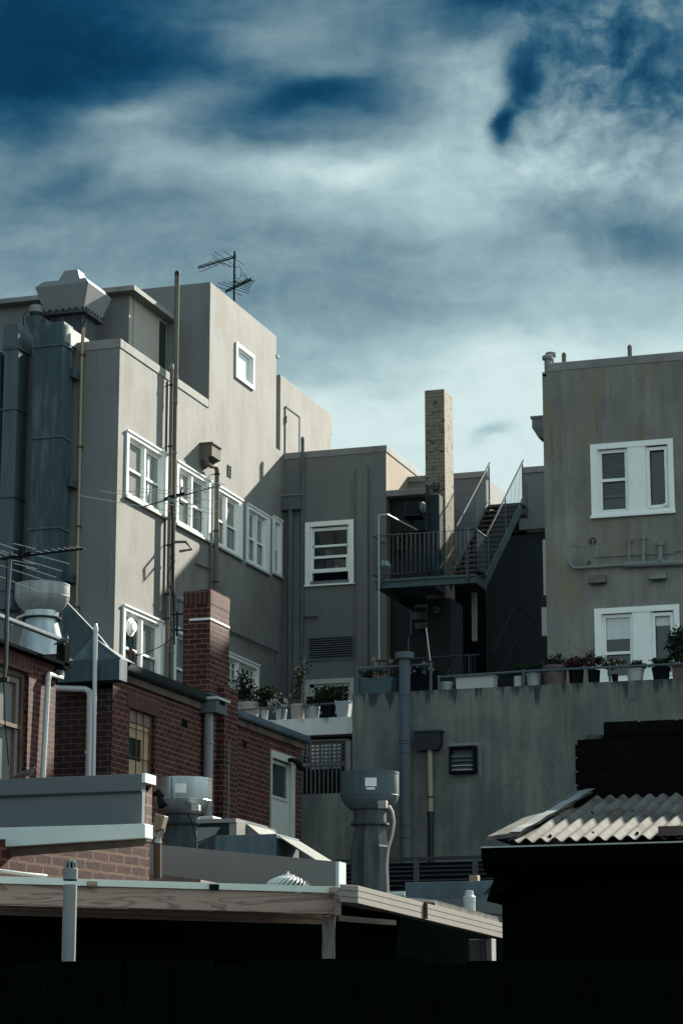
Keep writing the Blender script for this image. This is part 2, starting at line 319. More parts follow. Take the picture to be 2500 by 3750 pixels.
M['cable'] = paint('black_cable', (.01, .012, .013), .6)
M['cable_white'] = paint('grey_cable_sleeve', (.34, .31, .27), .6)
M['pot_cream'] = paint('cream_pot', (.26, .235, .205), .6, .15, .3)
M['pot_grey'] = paint('pale_grey_pot', (.26, .29, .30), .6, .1, .2)
M['pot_white'] = paint('white_planter', (.36, .36, .345), .5, .08, .2)
M['pot_terra'] = paint('terracotta_pot', (.085, .055, .05), .7, .2, .2)
M['pot_teal'] = paint('dull_teal_tub', (.028, .062, .070), .6, .5, .4)
M['pot_dark'] = paint('black_pot', (.008, .010, .011), .6)
M['leaf'] = leafm('dark_foliage', (.012, .022, .013), (.028, .040, .022))
M['leaf_red'] = leafm('red_flowering_foliage', (.045, .009, .013), (.016, .013, .010))
M['leaf_yel'] = leafm('yellowish_foliage', (.09, .075, .02), (.03, .04, .018))
M['petal'] = leafm('white_petals', (.30, .29, .30), (.22, .21, .22))
M['petal_pink'] = leafm('pink_petals', (.26, .13, .11), (.24, .19, .17))
M['feather'] = paint('grey_feathers', (.06, .065, .07), .7, .5, .3)
M['feather2'] = paint('brown_feathers', (.07, .05, .045), .7, .5, .3)
M['sticker'] = paint('white_sticker', (.62, .63, .60), .5)
M['orange'] = paint('orange_tan_plastic', (.20, .145, .10), .6)
M['teal_cloth'] = paint('pale_teal_plastic', (.16, .27, .24), .5, .4, .3)
# ---------------------------------------------------------------- pixel to place
def AY(u, v, Y): d = ray(u, v); k = Y / d[1]; return Vector((d[0] * k, Y, CZ + d[2] * k))
def AX(u, v, X): d = ray(u, v); k = X / d[0]; return Vector((X, d[1] * k, CZ + d[2] * k))
# ---------------------------------------------------------------- mesh builder
class MB:
    def __init__(s): s.v = []; s.f = []; s.sm = []
    def add(s, vs, fs, smooth=False):
        o = len(s.v); s.v += [Vector(p) for p in vs]
        for f in fs: s.f.append([i + o for i in f]); s.sm.append(smooth)
        return s
    def box(s, x0, x1, y0, y1, z0, z1):
        x0, x1 = sorted((x0, x1)); y0, y1 = sorted((y0, y1)); z0, z1 = sorted((z0, z1))
        return s.hexa([(x0, y0, z0), (x1, y0, z0), (x1, y1, z0), (x0, y1, z0), (x0, y0, z1), (x1, y0, z1), (x1, y1, z1), (x0, y1, z1)])
    def hexa(s, p): return s.add(p, [(0, 3, 2, 1), (4, 5, 6, 7), (0, 1, 5, 4), (1, 2, 6, 5), (2, 3, 7, 6), (3, 0, 4, 7)])
    def quad(s, a, b, c, d): return s.add([a, b, c, d], [(0, 1, 2, 3)])
    def prism(s, poly, off):            # polygon of 3-D points swept by a vector
        n = len(poly); off = Vector(off); a = [Vector(p) for p in poly]; b = [p + off for p in a]
        return s.add(a + b, [tuple(range(n))[::-1], tuple(range(n, 2 * n))] + [(i, (i + 1) % n, (i + 1) % n + n, i + n) for i in range(n)])
    def tube(s, pts, r, n=10, cap=True):
        pts = [Vector(p) for p in pts]; rings = []; N = len(pts)
        rr = r if isinstance(r, (list, tuple)) else [r] * N
        up = None
        for i, p in enumerate(pts):
            a = (pts[i] - pts[i - 1]).normalized() if i > 0 else None
            b = (pts[i + 1] - pts[i]).normalized() if i < N - 1 else None
            d = (a + b).normalized() if (a and b and (a + b).length > 1e-4) else (b or a)
            if up is None: up = d.cross(Vector((0, 0, 1)));  up = up if up.length > .1 else d.cross(Vector((1, 0, 0)))
            e1 = (up - d * up.dot(d)).normalized(); e2 = d.cross(e1); up = e1
            k = 1.0
            if a and b: k = 1 / max(.5, math.sqrt(max(0, (1 + a.dot(b)) / 2)))
            rings.append([p + (e1 * math.cos(2 * math.pi * j / n) + e2 * math.sin(2 * math.pi * j / n)) * rr[i] * (k if False else 1) for j in range(n)])
        vs = [q for rg in rings for q in rg]; fs = []
        for i in range(N - 1):
            for j in range(n): fs.append((i * n + j, i * n + (j + 1) % n, (i + 1) * n + (j + 1) % n, (i + 1) * n + j))
        o = len(s.v); s.add(vs, fs, True)
        if cap: s.f.append([o + j for j in range(n)][::-1]); s.sm.append(False); s.f.append([o + (N - 1) * n + j for j in range(n)]); s.sm.append(False)
        return s
    def rod(s, a, b, r, n=6): return s.tube([a, b], r, n)
    def lathe(s, c, prof, n=24, sy=1):
        c = Vector(c); vs = []; fs = []
        for (r, z) in prof:
            for j in range(n): a = 2 * math.pi * j / n; vs.append(c + Vector((r * math.cos(a), r * math.sin(a) * sy, z)))
        for i in range(len(prof) - 1):
            for j in range(n): fs.append((i * n + j, i * n + (j + 1) % n, (i + 1) * n + (j + 1) % n, (i + 1) * n + j))
        return s.add(vs, fs, True)
    def leaves(s, c, rad, count, size, seed=0, flat=.6):
        rd = random.Random(seed + 11); c = Vector(c)
        lumps = [Vector([rd.uniform(-.65, .65) * k for k in rad]) for _ in range(max(3, count // 60))]
        for _ in range(count):
            lp = rd.choice(lumps); q = Vector([rd.gauss(0, .24) * k for k in rad]); p = c + lp + q
            a = Vector((rd.gauss(0, 1), rd.gauss(0, 1), rd.gauss(0, 1))).normalized(); b = a.cross(Vector((rd.gauss(0, 1), rd.gauss(0, 1), rd.gauss(0, 1)))).normalized()
            z = size * rd.uniform(.6, 1.4)
            s.add([p - a * z, p + b * z * flat, p + a * z, p - b * z * flat], [(0, 1, 2, 3)])
        return s
    def build(s, name, mat, parent=None, bev=0):
        root = parent; org = Vector((0, 0, 0))
        while root is not None: org += root.location; root = root.parent
        me = bpy.data.meshes.new(name); me.from_pydata([tuple(p - org) for p in s.v], [], s.f); me.update()
        uvl = me.uv_layers.new(name='UVMap'); Z = Vector((0, 0, 1))
        for pl in me.polygons:
            n = pl.normal
            if abs(n.z) > .8: t1, t2 = Vector((1, 0, 0)), Vector((0, 1, 0))
            else: t1 = Z.cross(n).normalized(); t2 = Z
            for li in pl.loop_indices:
                p = s.v[me.loops[li].vertex_index]; uvl.data[li].uv = (p.dot(t1), p.dot(t2))
        me.polygons.foreach_set('use_smooth', s.sm)
        me.set_sharp_from_angle(angle=R(38)) if any(s.sm) else None
        me.materials.append(M[mat] if isinstance(mat, str) else mat)
        o = bpy.data.objects.new(name, me); scene.collection.objects.link(o)
        if parent is not None: o.parent = parent
        if bev:
            m = o.modifiers.new('bevel', 'BEVEL'); m.width = bev; m.segments = 2; m.limit_method = 'ANGLE'
        return o
def tag(o, label, cat, group=None, kind=None):
    if label: o['label'] = label
    if cat: o['category'] = cat
    if group: o['group'] = group
    if kind: o['kind'] = kind
    return o
def thing(name, loc, label, cat, group=None):
    o = bpy.data.objects.new(name, None); scene.collection.objects.link(o); o.location = loc; o.empty_display_size = .3
    return tag(o, label, cat, group)
def copy_tree(o, parent=None):
    c = o.copy(); scene.collection.objects.link(c); c.parent = parent
    for ch in list(o.children): copy_tree(ch, c)
    return c
class Wall:      # a vertical wall plane with its own coordinates: a along it, d outwards, z up
    def __init__(s, facing, c): s.k = facing; s.c = c
    def p(s, a, d, z): return Vector((s.c + d, a, z)) if s.k == 'X' else Vector((a, s.c - d, z))
    def box(s, mb, a0, a1, d0, d1, z0, z1):
        p, q = s.p(a0, d0, z0), s.p(a1, d1, z1); return mb.box(p.x, q.x, p.y, q.y, p.z, q.z)
    def at(s, u, v):
        if s.k == 'X': q = AX(u, v, s.c); return q.y, q.z
        q = AY(u, v, s.c); return q.x, q.z
    def sheet(s, mb, a0, a1, z0, z1, holes=(), depth=.16):
        As = sorted({a0, a1, *[h[0] for h in holes], *[h[1] for h in holes]}); Zs = sorted({z0, z1, *[h[2] for h in holes], *[h[3] for h in holes]})
        for i in range(len(As) - 1):
            for j in range(len(Zs) - 1):
                ca, cz = (As[i] + As[i + 1]) / 2, (Zs[j] + Zs[j + 1]) / 2
                if any(h[0] < ca < h[1] and h[2] < cz < h[3] for h in holes): continue
                mb.quad(s.p(As[i], 0, Zs[j]), s.p(As[i + 1], 0, Zs[j]), s.p(As[i + 1], 0, Zs[j + 1]), s.p(As[i], 0, Zs[j + 1]))
        for h in holes:
            c = [(h[0], h[2]), (h[1], h[2]), (h[1], h[3]), (h[0], h[3])]
            for k in range(4):
                (a, z), (b, y) = c[k], c[(k + 1) % 4]
                mb.quad(s.p(a, 0, z), s.p(a, -depth, z), s.p(b, -depth, y), s.p(b, 0, y))
            mb.quad(*[s.p(a, -depth - .002, z) for a, z in c])
        return mb
# ================================================================= ground
gm = MB(); gm.box(-400, 400, -300, 600, -1, 0); tag(gm.build('ground', 'asphalt'), 'dark asphalt yard ground under the buildings', None, None, 'structure')
YB = 63.5
# ================================================================= window builder
def window(par, W, a0, a1, z0, z1, cols, trim=.12, glassm='glass_curtain', rail=.47, extra=None, label=None, wm='white', wide_right=0, low_front=True, sill=True, muntin=False, name='window'):
    """trimmed sash window on wall W; cols = number of sashes side by side"""
    f = MB()
    W.box(f, a0, a0 + trim, -.02, .045, z0, z1); W.box(f, a1 - trim - wide_right, a1, -.02, .045, z0, z1)
    W.box(f, a0 + trim, a1 - trim - wide_right, -.02, .042, z1 - trim, z1)
    W.box(f, a0 + trim, a1 - trim - wide_right, -.02, .038, z0, z0 + .05)
    W.box(f, a0 - .015, a1 + .015, .045, .07, z1 - .03, z1 + .012)
    i0, i1, k0, k1 = a0 + trim, a1 - trim - wide_right, z0 + .05, z1 - trim
    W.box(f, i0, i0 + .035, -.16, -.02, k0, k1); W.box(f, i1 - .035, i1, -.16, -.02, k0, k1)
    W.box(f, i0 + .035, i1 - .035, -.16, -.02, k1 - .035, k1)
    cw = (i1 - i0) / cols
    for c in range(1, cols): W.box(f, i0 + c * cw - .04, i0 + c * cw + .04, -.16, .01, k0, k1 - .035)
    win = f.build(name, wm, par)
    if label: win['label'] = label
    if sill:
        s = MB(); W.box(s, a0 - .03, a1 + .03, -.02, .075, z0 - .055, z0 - .004); s.build('sill', 'offwhite', win)
    kr = k0 + (k1 - k0) * rail
    for c in range(cols):
        b0 = i0 + c * cw + (.04 if c else .035); b1 = i0 + (c + 1) * cw - (.04 if c < cols - 1 else .035)
        s = MB()                                            # upper and lower sash as one frame with its meeting rail
        W.box(s, b0, b1, -.075, -.035, kr - .025, kr + .03)
        W.box(s, b0, b0 + .05, -.11, -.06, kr, k1 - .035); W.box(s, b1 - .05, b1, -.11, -.06, kr, k1 - .035)
        W.box(s, b0 + .05, b1 - .05, -.11, -.06, k1 - .09, k1 - .035)
        W.box(s, b0, b0 + .05, -.07, -.02, k0, kr - .025); W.box(s, b1 - .05, b1, -.07, -.02, k0, kr - .025)
        W.box(s, b0 + .05, b1 - .05, -.07, -.02, k0, k0 + .07)
        if muntin:
            for q in (1, 2, 3): x = b0 + (b1 - b0) * q / 4; W.box(s, x - .012, x + .012, -.10, -.05, k0 + .07, k1 - .09)
            for q in (1, 2, 3, 4): z = k0 + (k1 - k0) * q / 5; W.box(s, b0 + .05, b1 - .05, -.098, -.052, z - .012, z + .012)
        s.build('sash', wm, win)
        g = MB(); W.box(g, b0 + .05, b1 - .05, -.125, -.085, k0, k1 - .05); g.build('pane', glassm if isinstance(glassm, str) else glassm[c % len(glassm)], win)
    return win, (i0, i1, k0, k1, kr)
# ================================================================= left rendered building
XS = -21.758; Y1 = 50.0; YT = 55.7; YE = 60.75; Y2 = 61.42
WS = Wall('X', XS); WF = Wall('Y', Y1)
zp = 18.0; zt = 21.15
apt = thing('apartment_building', (-26, 55, 0), 'tall pale rendered building with sunlit flank, stepped parapets and a row of white windows', 'building')
hw = []
wins = [(50.44, 52.93), (53.54, 55.83), (56.05, 58.13), (58.46, 60.23)]
for a, b in wins: hw.append((a + .1, b - .1, 14.40, 15.85))
hw.append((60.60, 61.12, 14.52, 15.98))
y0_, z6 = WS.at(450, 2213); y8a, z8 = WS.at(844, 2393); y8b, _ = WS.at(945, 2435); z6b = z6 - 2.15
hw += [(50.54, 52.83, z6b + .05, z6 - .05), (53.64, 55.73, z6b + .05, z6 - .05), (y8a + .1 - .9, y8b - .1, z8 - 1.35, z8 - .05)]
tw = WS.at(862, 1251), WS.at(928, 1303), WS.at(926, 1430)   # small tower window
ty0, ty1, tz1, tz0 = tw[0][0], tw[1][0], tw[0][1], WS.at(862, 1382)[1]
hw.append((ty0 + .08, ty1 - .08, tz0 + .08, tz1 - .08))
b = MB(); WS.sheet(b, Y1, YT, 0, 17.78, [h for h in hw if h[1] < YT - .1 or h[0] < 53.7], .17)
hwt = [h for h in hw if not (h[1] < YT - .1 or h[0] < 53.7)]
b = MB()
hl = [h for h in hw if h[3] < 17.5]
WS.sheet(b, Y1, Y2, 0, 17.78, hl, .17)
WS.sheet(b, YT, YE, 17.78, zt, [hw[-1]], .17)
b.box(XS - .25, XS - 12, YE - .2, YE, 17.7, zt - .01)       # rear of the tower
b.quad((XS - .2, YT, zt), (XS, YT, zt), (XS, YE, zt), (XS - .2, YE, zt))
b.quad((XS - .25, YE, 17.78), (XS, YE, 17.78), (XS, YE, zt), (XS - .25, YE, zt)) if False else None
b.add([(XS, YE, 17.7), (XS - .25, YE, 17.7), (XS - .25, YE, zt), (XS, YE, zt)], [(0, 1, 2, 3)])
b.box(XS - .25, XS, YE, Y2, 17.77, 17.97)
b.build('flank_wall', 'plaster', apt)
b = MB(); WF.sheet(b, -45, XS, 0, 17.78); b.build('front_wall', 'plaster_shaded', apt)
b = MB()
b.box(-45, XS + .02, Y1 - .02, Y1 + .22, 17.78, zp); b.box(XS - .22, XS + .02, Y1 + .22, YT - .06, 17.78, zp - .003)
b.build('parapet', 'parapet', apt, .012)
b = MB(); b.box(-45, XS - .004, YT, YT + .2, 17.3, zt); b.box(-45, XS - .2, YT + .2, YE - .2, zt - .3, zt - .1)
b.build('tower', 'plaster_shaded', apt)
b = MB(); b.box(-45, XS - .2, Y1 + .2, YT, 17.2, 17.35); b.build('roof', 'roofing', apt)
b = MB(); p = AX(1008, 1300, XS); b.box(XS - .8, XS + .02, YE, YE + .18, p.z - .03, p.z + .06); b.build('ledge_cap', 'parapet', apt)
for i, (a, c) in enumerate(wins):
    nm = ['curtained double window with its right sash lit', None, None, None][i]
    w, _ = window(apt, WS, a, c, 14.36, 15.92, 2, .12, ('glass_curtain', 'glass_curtain') if i else ('glass_frost', 'glass_curtain'), wide_right=.16)
window(apt, WS, 60.50, 61.22, 14.46, 16.02, 1, .13, 'glass_dark')
W6, q = window(apt, WS, 50.44, 52.93, z6b, z6, 2, .12, ('glass_dark', 'glass_curtain'), rail=.58, label='lower double window with a round white fan in its pane', wide_right=.16)
fan = MB(); yc, zc = WS.at(470 + 13, 2150 + .3827 * 380); 
for k, (r, d) in enumerate(((.22, -.06), (.17, -.02), (.12, .03))): fan.tube([WS.p(yc, d, zc), WS.p(yc, d + .05, zc)], r, 20)
fan.build('fan', 'white', W6)
for (y, z, h) in ((51.95, 14.9, .75), (52.1, 14.6, .4), (54.05, 15.2, .9)): c = MB(); c.prism([WS.p(y, -.08, z + h), WS.p(y + .16, -.08, z + h), WS.p(y + .12, -.08, z - .1), WS.p(y + .03, -.08, z - .2)], (.006, 0, 0)); c.build('curtain', 'curtain', apt)
window(apt, WS, 53.54, 55.83, z6b, z6, 2, .12, 'glass_curtain', rail=.58)
window(apt, WS, y8a - .9, y8b, z8 - 1.4, z8, 2, .12, 'glass_dark', muntin=True, label='small lower window with a grid of white glazing bars')
# tower window: a plain fixed light
f = MB()
for (p0, p1, q0, q1) in ((ty0, ty0 + .1, tz0, tz1), (ty1 - .1, ty1, tz0, tz1), (ty0 + .1, ty1 - .1, tz1 - .1, tz1), (ty0 + .1, ty1 - .1, tz0, tz0 + .1)): WS.box(f, p0, p1, -.02, .045, q0, q1)
WS.box(f, ty1 - .2, ty1 - .1, -.12, -.02, tz0 + .1, tz1 - .1); WS.box(f, ty0 + .1, ty1 - .2, -.12, -.02, tz1 - .16, tz1 - .1)
tw_ = f.build('window', 'white', apt); tw_['label'] = 'single square window high in the tower, sky brightness put into its pane colour'
f = MB(); WS.box(f, ty0 + .1, ty1 - .2, -.11, -.06, tz0 + .1, tz1 - .16); f.build('pane', 'glass_pale', tw_)
# air brick
y, z = WS.at(834, 1724); y_, z_ = WS.at(844, 1752); f = MB(); 
for i in range(4): WS.box(f, y, y + .18, .0, .02, z_ + .03 + i * .085, z_ + .05 + i * .085)
WS.box(f, y - .02, y, 0, .022, z_ + .0, z_ + .32); WS.box(f, y + .18, y + .2, 0, .022, z_, z_ + .32); f.build('air_vent', 'dark_metal', apt)
# hatch tower behind
Y3 = 62.6; p = AY(1027, 1371, Y3); X3 = p.x; W3 = Wall('X', X3); z3 = p.z
ye, _ = W3.at(1212, 1507)
hatch = thing('stair_tower', (X3 - 2, Y3 + 2, 0), 'low rendered stair tower with a plain flush door behind the sunlit tower', 'building')
b = MB(); b.box(X3 - 9, X3, Y3, ye, 12, z3); b.box(X3 - 9, X3 + .0 - .02, ye, ye + .0001, 12, z3 - 1) if False else None; b.build('wall', 'plaster', hatch, .01)
a0, zd1 = W3.at(1043, 1492); a1, _ = W3.at(1092, 1526); b = MB(); W3.box(b, a0, a1, .004, .03, 15.5, zd1); d = b.build('door', 'plaster', hatch)
b = MB()
for (p0, p1, q0, q1) in ((a1, a1 + .04, 15.5, zd1), (a0, a1 + .04, zd1, zd1 + .035)): W3.box(b, p0, p1, .004, .045, q0, q1)
for zz in (zd1 - .45, zd1 - 1.75): W3.box(b, a0 + .0, a0 + .05, .03, .05, zz, zz + .2)
b.build('door_trim', 'dark_metal', hatch)
b = MB(); q = AX(1205, 1583, X3); b.box(X3 - 1, X3 + .0 - .003, ye, ye + .12, q.z, z3 - .0 - .004); b.build('coping', 'parapet', hatch)
# roof hut on the low roof
pY = 53.2; q = AY(475, 1075, pY); XH = q.x; zH = AY(475, 1080, pY).z; WH = Wall('X', XH)
hut = thing('rooftop_hut', (XH - 1.5, 53.5, 17.35), 'grey rooftop hut under a flat overhanging slab roof on the low roof', 'hut')
yb = YT - .04
b = MB(); Wh = Wall('Y', pY); Wh.sheet(b, XH - 3.6, XH, 17.36, zH); b.build('front_wall', 'plaster_shaded', hut)
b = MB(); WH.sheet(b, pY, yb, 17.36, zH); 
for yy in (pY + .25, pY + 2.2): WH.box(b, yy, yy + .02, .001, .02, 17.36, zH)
b.build('flank_wall', 'hut_lightened', hut)
e = AY(492, 1043, pY - .35); b = MB(); b.box(XH - 4.0, e.x, pY - .35, YT - .02, zH + .0, zH + .13); b.build('roof', 'parapet', hut, .01)
b = MB(); b.box(XH + .001, XH + .03, yb - .5, yb - .12, 17.36, zH - .1); b.build('door', 'dark_metal', hut)
# ---- mid building
XM = -18.82; WM = Wall('Y', Y2); WMs = Wall('X', XM); zm = 17.98
mid = thing('rear_building', (-20.3, 64, 0), 'shaded grey rendered building with a single white sash window and a flat pilaster', 'building')
x0, z1m = WM.at(1119, 1915); x1, _ = WM.at(1296, 1901); _, z0m = WM.at(1205, 2139)
lx0, lz1 = WM.at(1118, 2491); lx1, _ = WM.at(1297, 2484)
vx0, vz1 = WM.at(1132, 2341); vx1, vz0 = WM.at(1292, 2408)
b = MB(); WM.sheet(b, XS, XM, 2, zm - .19, [(x0 + .1, x1 - .1, z0m + .1, z1m - .1), (lx0 + .1, lx1 - .1, lz1 - 1.2, lz1 - .1), (vx0, vx1, vz0, vz1)], .2); b.build('front_wall', 'plaster_mid', mid)
b = MB(); WMs.sheet(b, Y2, 70, 2, zm - .19); b.build('flank_wall', 'plaster_midside', mid)
b = MB(); b.box(XS, XM + .02, Y2 - .02, Y2 + .25, zm - .19, zm); b.box(XM - .25, XM + .02, Y2 + .25, 70, zm - .19, zm - .003); b.build('parapet', 'parapet', mid, .01)
b = MB(); b.box(XS, XM - .2, Y2 + .2, 70, zm - .6, zm - .4); b.build('roof', 'roofing', mid)
pxa, pz = WM.at(1309, 1709); pxb, _ = WM.at(1349, 1706); b = MB(); WM.box(b, pxa, pxb, .001, .13, 4, pz); b.build('pilaster', 'plaster_mid', mid, .01)
f = MB(); T = .13
for (p0, p1, q0, q1) in ((x0, x0 + T, z0m, z1m), (x1 - T, x1, z0m, z1m), (x0 + T, x1 - T, z1m - T, z1m)): WM.box(f, p0, p1, -.02, .05, q0, q1)
WM.box(f, x0 - .03, x1 + .03, -.02, .08, z0m - .045, z0m + .0)
H = z1m - z0m; i0, i1 = x0 + T, x1 - T
WM.box(f, i0, i0 + .05, -.16, -.02, z0m, z1m - T); WM.box(f, i1 - .05, i1, -.16, -.02, z0m, z1m - T)
mw = f.build('window', 'white', mid); mw['label'] = 'white sash window left open at the bottom'
s = MB(); zz = lambda t: z0m + H * t
for (q0, q1, d) in ((.86, .91, -.12), (.60, .635, -.12), (.415, .455, -.06), (.19, .25, -.06)): WM.box(s, i0 + .05, i1 - .05, d, d + .05, zz(q0), zz(q1))
WM.box(s, i0 + .05, i0 + .09, -.12, -.07, zz(.455), zz(.86)); WM.box(s, i1 - .09, i1 - .05, -.12, -.07, zz(.455), zz(.86))
WM.box(s, i0 + .05, i0 + .1, -.06, -.012, zz(.25), zz(.415)); WM.box(s, i1 - .1, i1 - .05, -.06, -.012, zz(.25), zz(.415)); s.build('sash', 'white', mw)
g = MB(); WM.box(g, i0 + .05, i1 - .05, -.14, -.13, zz(.22), zz(.88)); g.build('pane', 'glass_dark', mw)
g = MB(); WM.box(g, i0 + .05, i1 - .05, -.19, -.185, z0m, zz(.25)); g.build('dark_room', 'black', mw)
f = MB()
for (p0, p1, q0, q1) in ((lx0, lx0 + T, lz1 - 1.2, lz1), (lx1 - T, lx1, lz1 - 1.2, lz1), (lx0 + T, lx1 - T, lz1 - T, lz1), (lx0 + T, lx1 - T, lz1 - .95, lz1 - .88)): WM.box(f, p0, p1, -.02, .05, q0, q1)
for (p0, p1, q0, q1) in ((lx0 + T, lx0 + T + .12, lz1 - .9, lz1 - T), (lx1 - T - .05, lx1 - T, lz1 - .9, lz1 - T), (lx0 + T, lx1 - T, lz1 - T - .08, lz1 - T)): WM.box(f, p0, p1, -.12, -.02, q0, q1)
lw = f.build('window', 'offwhite', mid); lw['label'] = 'low white window behind the potted shrubs'
g = MB(); WM.box(g, lx0 + .1, lx1 - .1, -.15, -.13, lz1 - 1.2, lz1 - .1); g.build('pane', 'glass_dark', lw)
f = MB(); n = 9
for i in range(n):
    za = vz0 + (vz1 - vz0) * (i + .15) / n
    f.prism([(vx0, Y2 - .01, za), (vx0, Y2 - .01, za + .022), (vx0, Y2 + .09, za + .06), (vx0, Y2 + .09, za + .04)], (vx1 - vx0, 0, 0))
WM.box(f, vx0 - .05, vx1 + .05, .001, .03, vz1, vz1 + .05); WM.box(f, vx0 - .05, vx1 + .05, .001, .03, vz0 - .05, vz0); WM.box(f, vx0 - .05, vx0, .001, .03, vz0, vz1); WM.box(f, vx1, vx1 + .05, .001, .03, vz0, vz1)
f.build('louvre', 'pipe_mid', mid)
g = MB(); WM.box(g, vx0, vx1, -.19, -.185, vz0, vz1); g.build('vent_cavity', 'black', mid)
# slab canopy beside the mid building
ca = AY(1417, 1795, Y2 - .05); cb_ = AY(1560, 1812, Y2 - .05); zc1 = AY(1480, 1793, Y2).z
b = MB(); b.box(XM + .001, cb_.x, Y2 - .05, Y2 + 3.2, zc1 - .17, zc1); tag(b.build('concrete_canopy', 'parapet', None, .01), 'grey concrete slab canopy between the rear building and the tall chimney', 'canopy')
b = MB(); b.box(XM + .002, AY(1600, 1900, 61.75).x, 61.75, YB - .25, 4, zc1 - .172); tag(b.build('recess_sun_block', 'shade_wall'), 'dark wall block added under the concrete canopy to keep the recess sunless', 'wall')  # block added to stop the sun and keep the recess dark
# ---- court walls behind the stair
WB = Wall('Y', YB); court = thing('parapet_building', (-14, 68, 0), 'dark recessed rear building with a gap in its parapet at the stair head', 'building')
q1 = AY(1560, 1735, YB); q2 = AY(1779, 1725, YB); q3 = AY(1912, 1712, YB); zb2 = AY(1940, 1905, YB).z; zb3 = AY(1940, 1947, YB).z; zg = AY(1840, 1865, YB).z
b = MB(); WB.sheet(b, XM, q2.x, 0, q2.z - .17); b.box(q2.x - .2, q2.x, YB + .001, YB + 2, zg - .5, q2.z - .17); b.build('left_wall', 'plaster_mid', court)
b = MB(); b.box(XM, q2.x + .05, YB - .04, YB + .25, q2.z - .17, q2.z); b.box(q3.x, -8, YB - .04, YB + .25, q3.z - .17, q3.z); b.build('parapet', 'parapet', court, .01)
b = MB(); b.box(q3.x, -8, YB, YB + .3, zb3 - .0, q3.z - .17); b.box(q3.x - .06, -8, YB - .3, YB - .001, zb3, zb2); xx = AY(1932, 1800, YB).x; b.box(xx, xx + .75, YB - .08, YB - .001, zb2, q3.z - .45); b.build('right_wall', 'plaster_mid', court, .01)
b = MB(); b.box(q2.x, q3.x, YB, YB + .3, zg - .2, zg); b.build('landing_kerb', 'plaster_mid', court)
b = MB(); b.box(q2.x, -8, YB - .1, YB - .05, 0, zb3 + .02 - .05); b.box(q2.x, q3.x + .1, YB - .1, YB - .001, zb3 - .1, zg - .21); b.build('recessed_wall', 'shade_wall', court)
# dark side return behind mid building base
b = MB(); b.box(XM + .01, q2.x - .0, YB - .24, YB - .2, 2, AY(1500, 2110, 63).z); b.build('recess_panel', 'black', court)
# ================================================================= painted brick chimney
cY = 60.3; c0 = AY(1554, 1433, cY); c1_ = AY(1625, 1424, cY); xr = c1_.x; dch = AX(1657, 1453, xr).y - cY
b = MB(); b.box(c0.x, xr, cY, cY + dch, 3, c1_.z); tag(b.build('tall_chimney', 'chimney', None, .012), 'tall square chimney of flaking cream painted brick rising through the steel balcony', 'chimney')
# ================================================================= fire escape
YP = 58.0; pl0 = AY(1376, 2150, YP); pl1 = AY(1741, 2121, YP); zb = AY(1562, 2119, YP).z; zu = AY(1562, 2146, YP).z
st = thing('fire_escape', (-15.9, 59, 0), 'galvanised steel fire escape balcony and stair climbing past the tall chimney', 'fire escape')
XR = pl1.x; yE = AX(1781, 2150, XR).y
b = MB(); b.box(pl0.x, XR, YP, YP + .03, zu, zb); b.box(pl0.x, XR, YP - .05, YP, zb - .02, zb); b.box(pl0.x, XR, YP - .05, YP, zu, zu + .02)
b.box(XR - .03, XR, YP + .03, yE, zu, zb - .003); b.box(pl0.x, pl0.x + .03, YP + .03, Y2 - .02, zu, zb - .003); b.build('beam', 'steel_beam', st)
b = MB(); b.box(pl0.x - .05, XR - .002, YP - .03, yE, zb + .001, zb + .05); b.box(pl0.x - .05, c0.x - .02, yE, Y2 - .02, zb + .001, zb + .05); b.box(c0.x - .02, xr + .05, yE, 60.2, zb + .001, zb + .05); b.build('deck', 'steel_beam', st)
rt = AY(1562, 1951, YP).z; rb = AY(1562, 2094, YP).z; yr = YP - .03
rx0 = AY(1366, 1965, yr).x; rx1 = AY(1741, 1936, yr).x
ycn = AX(1777, 1965, XR + .01).y
rail = MB(); rail.tube([(rx0, yr + 1.0, rt), (rx0, yr, rt), (rx1, yr, rt), (rx1, ycn, rt)], .024); rail.tube([(rx0, yr + 1.0, rb), (rx0, yr, rb), (rx1, yr, rb), (rx1, ycn, rb)], .02)
for px in (1393, 1710):
    x = AY(px, 2000, yr).x; rail.tube([(x, yr - .03, zu + .05), (x, yr - .03, rt)], .026)
    rail.lathe((x, yr - .03, rt), [(0, .05), (.035, .03), (.04, 0), (.02, -.03)], 10)
ra = rail.build('railing', 'steel_rail', st)
n = 23; b = MB()
bx = [rx0 + (rx1 - rx0) * (i + .5) / n for i in range(n)]
bb = MB(); bb.rod((bx[0], yr, rb), (bx[0], yr, rt), .008); b0 = bb.build('baluster', 'steel_rail', ra)
for x in bx[1:]: c = b0.copy(); scene.collection.objects.link(c); c.location.x += x - bx[0]
for i in range(9): c = b0.copy(); scene.collection.objects.link(c); c.location = (rx1 - bx[0], .08 + i * .1, 0)
for i in range(9): c = b0.copy(); scene.collection.objects.link(c); c.location = (rx0 - bx[0], .1 + i * .1, 0)
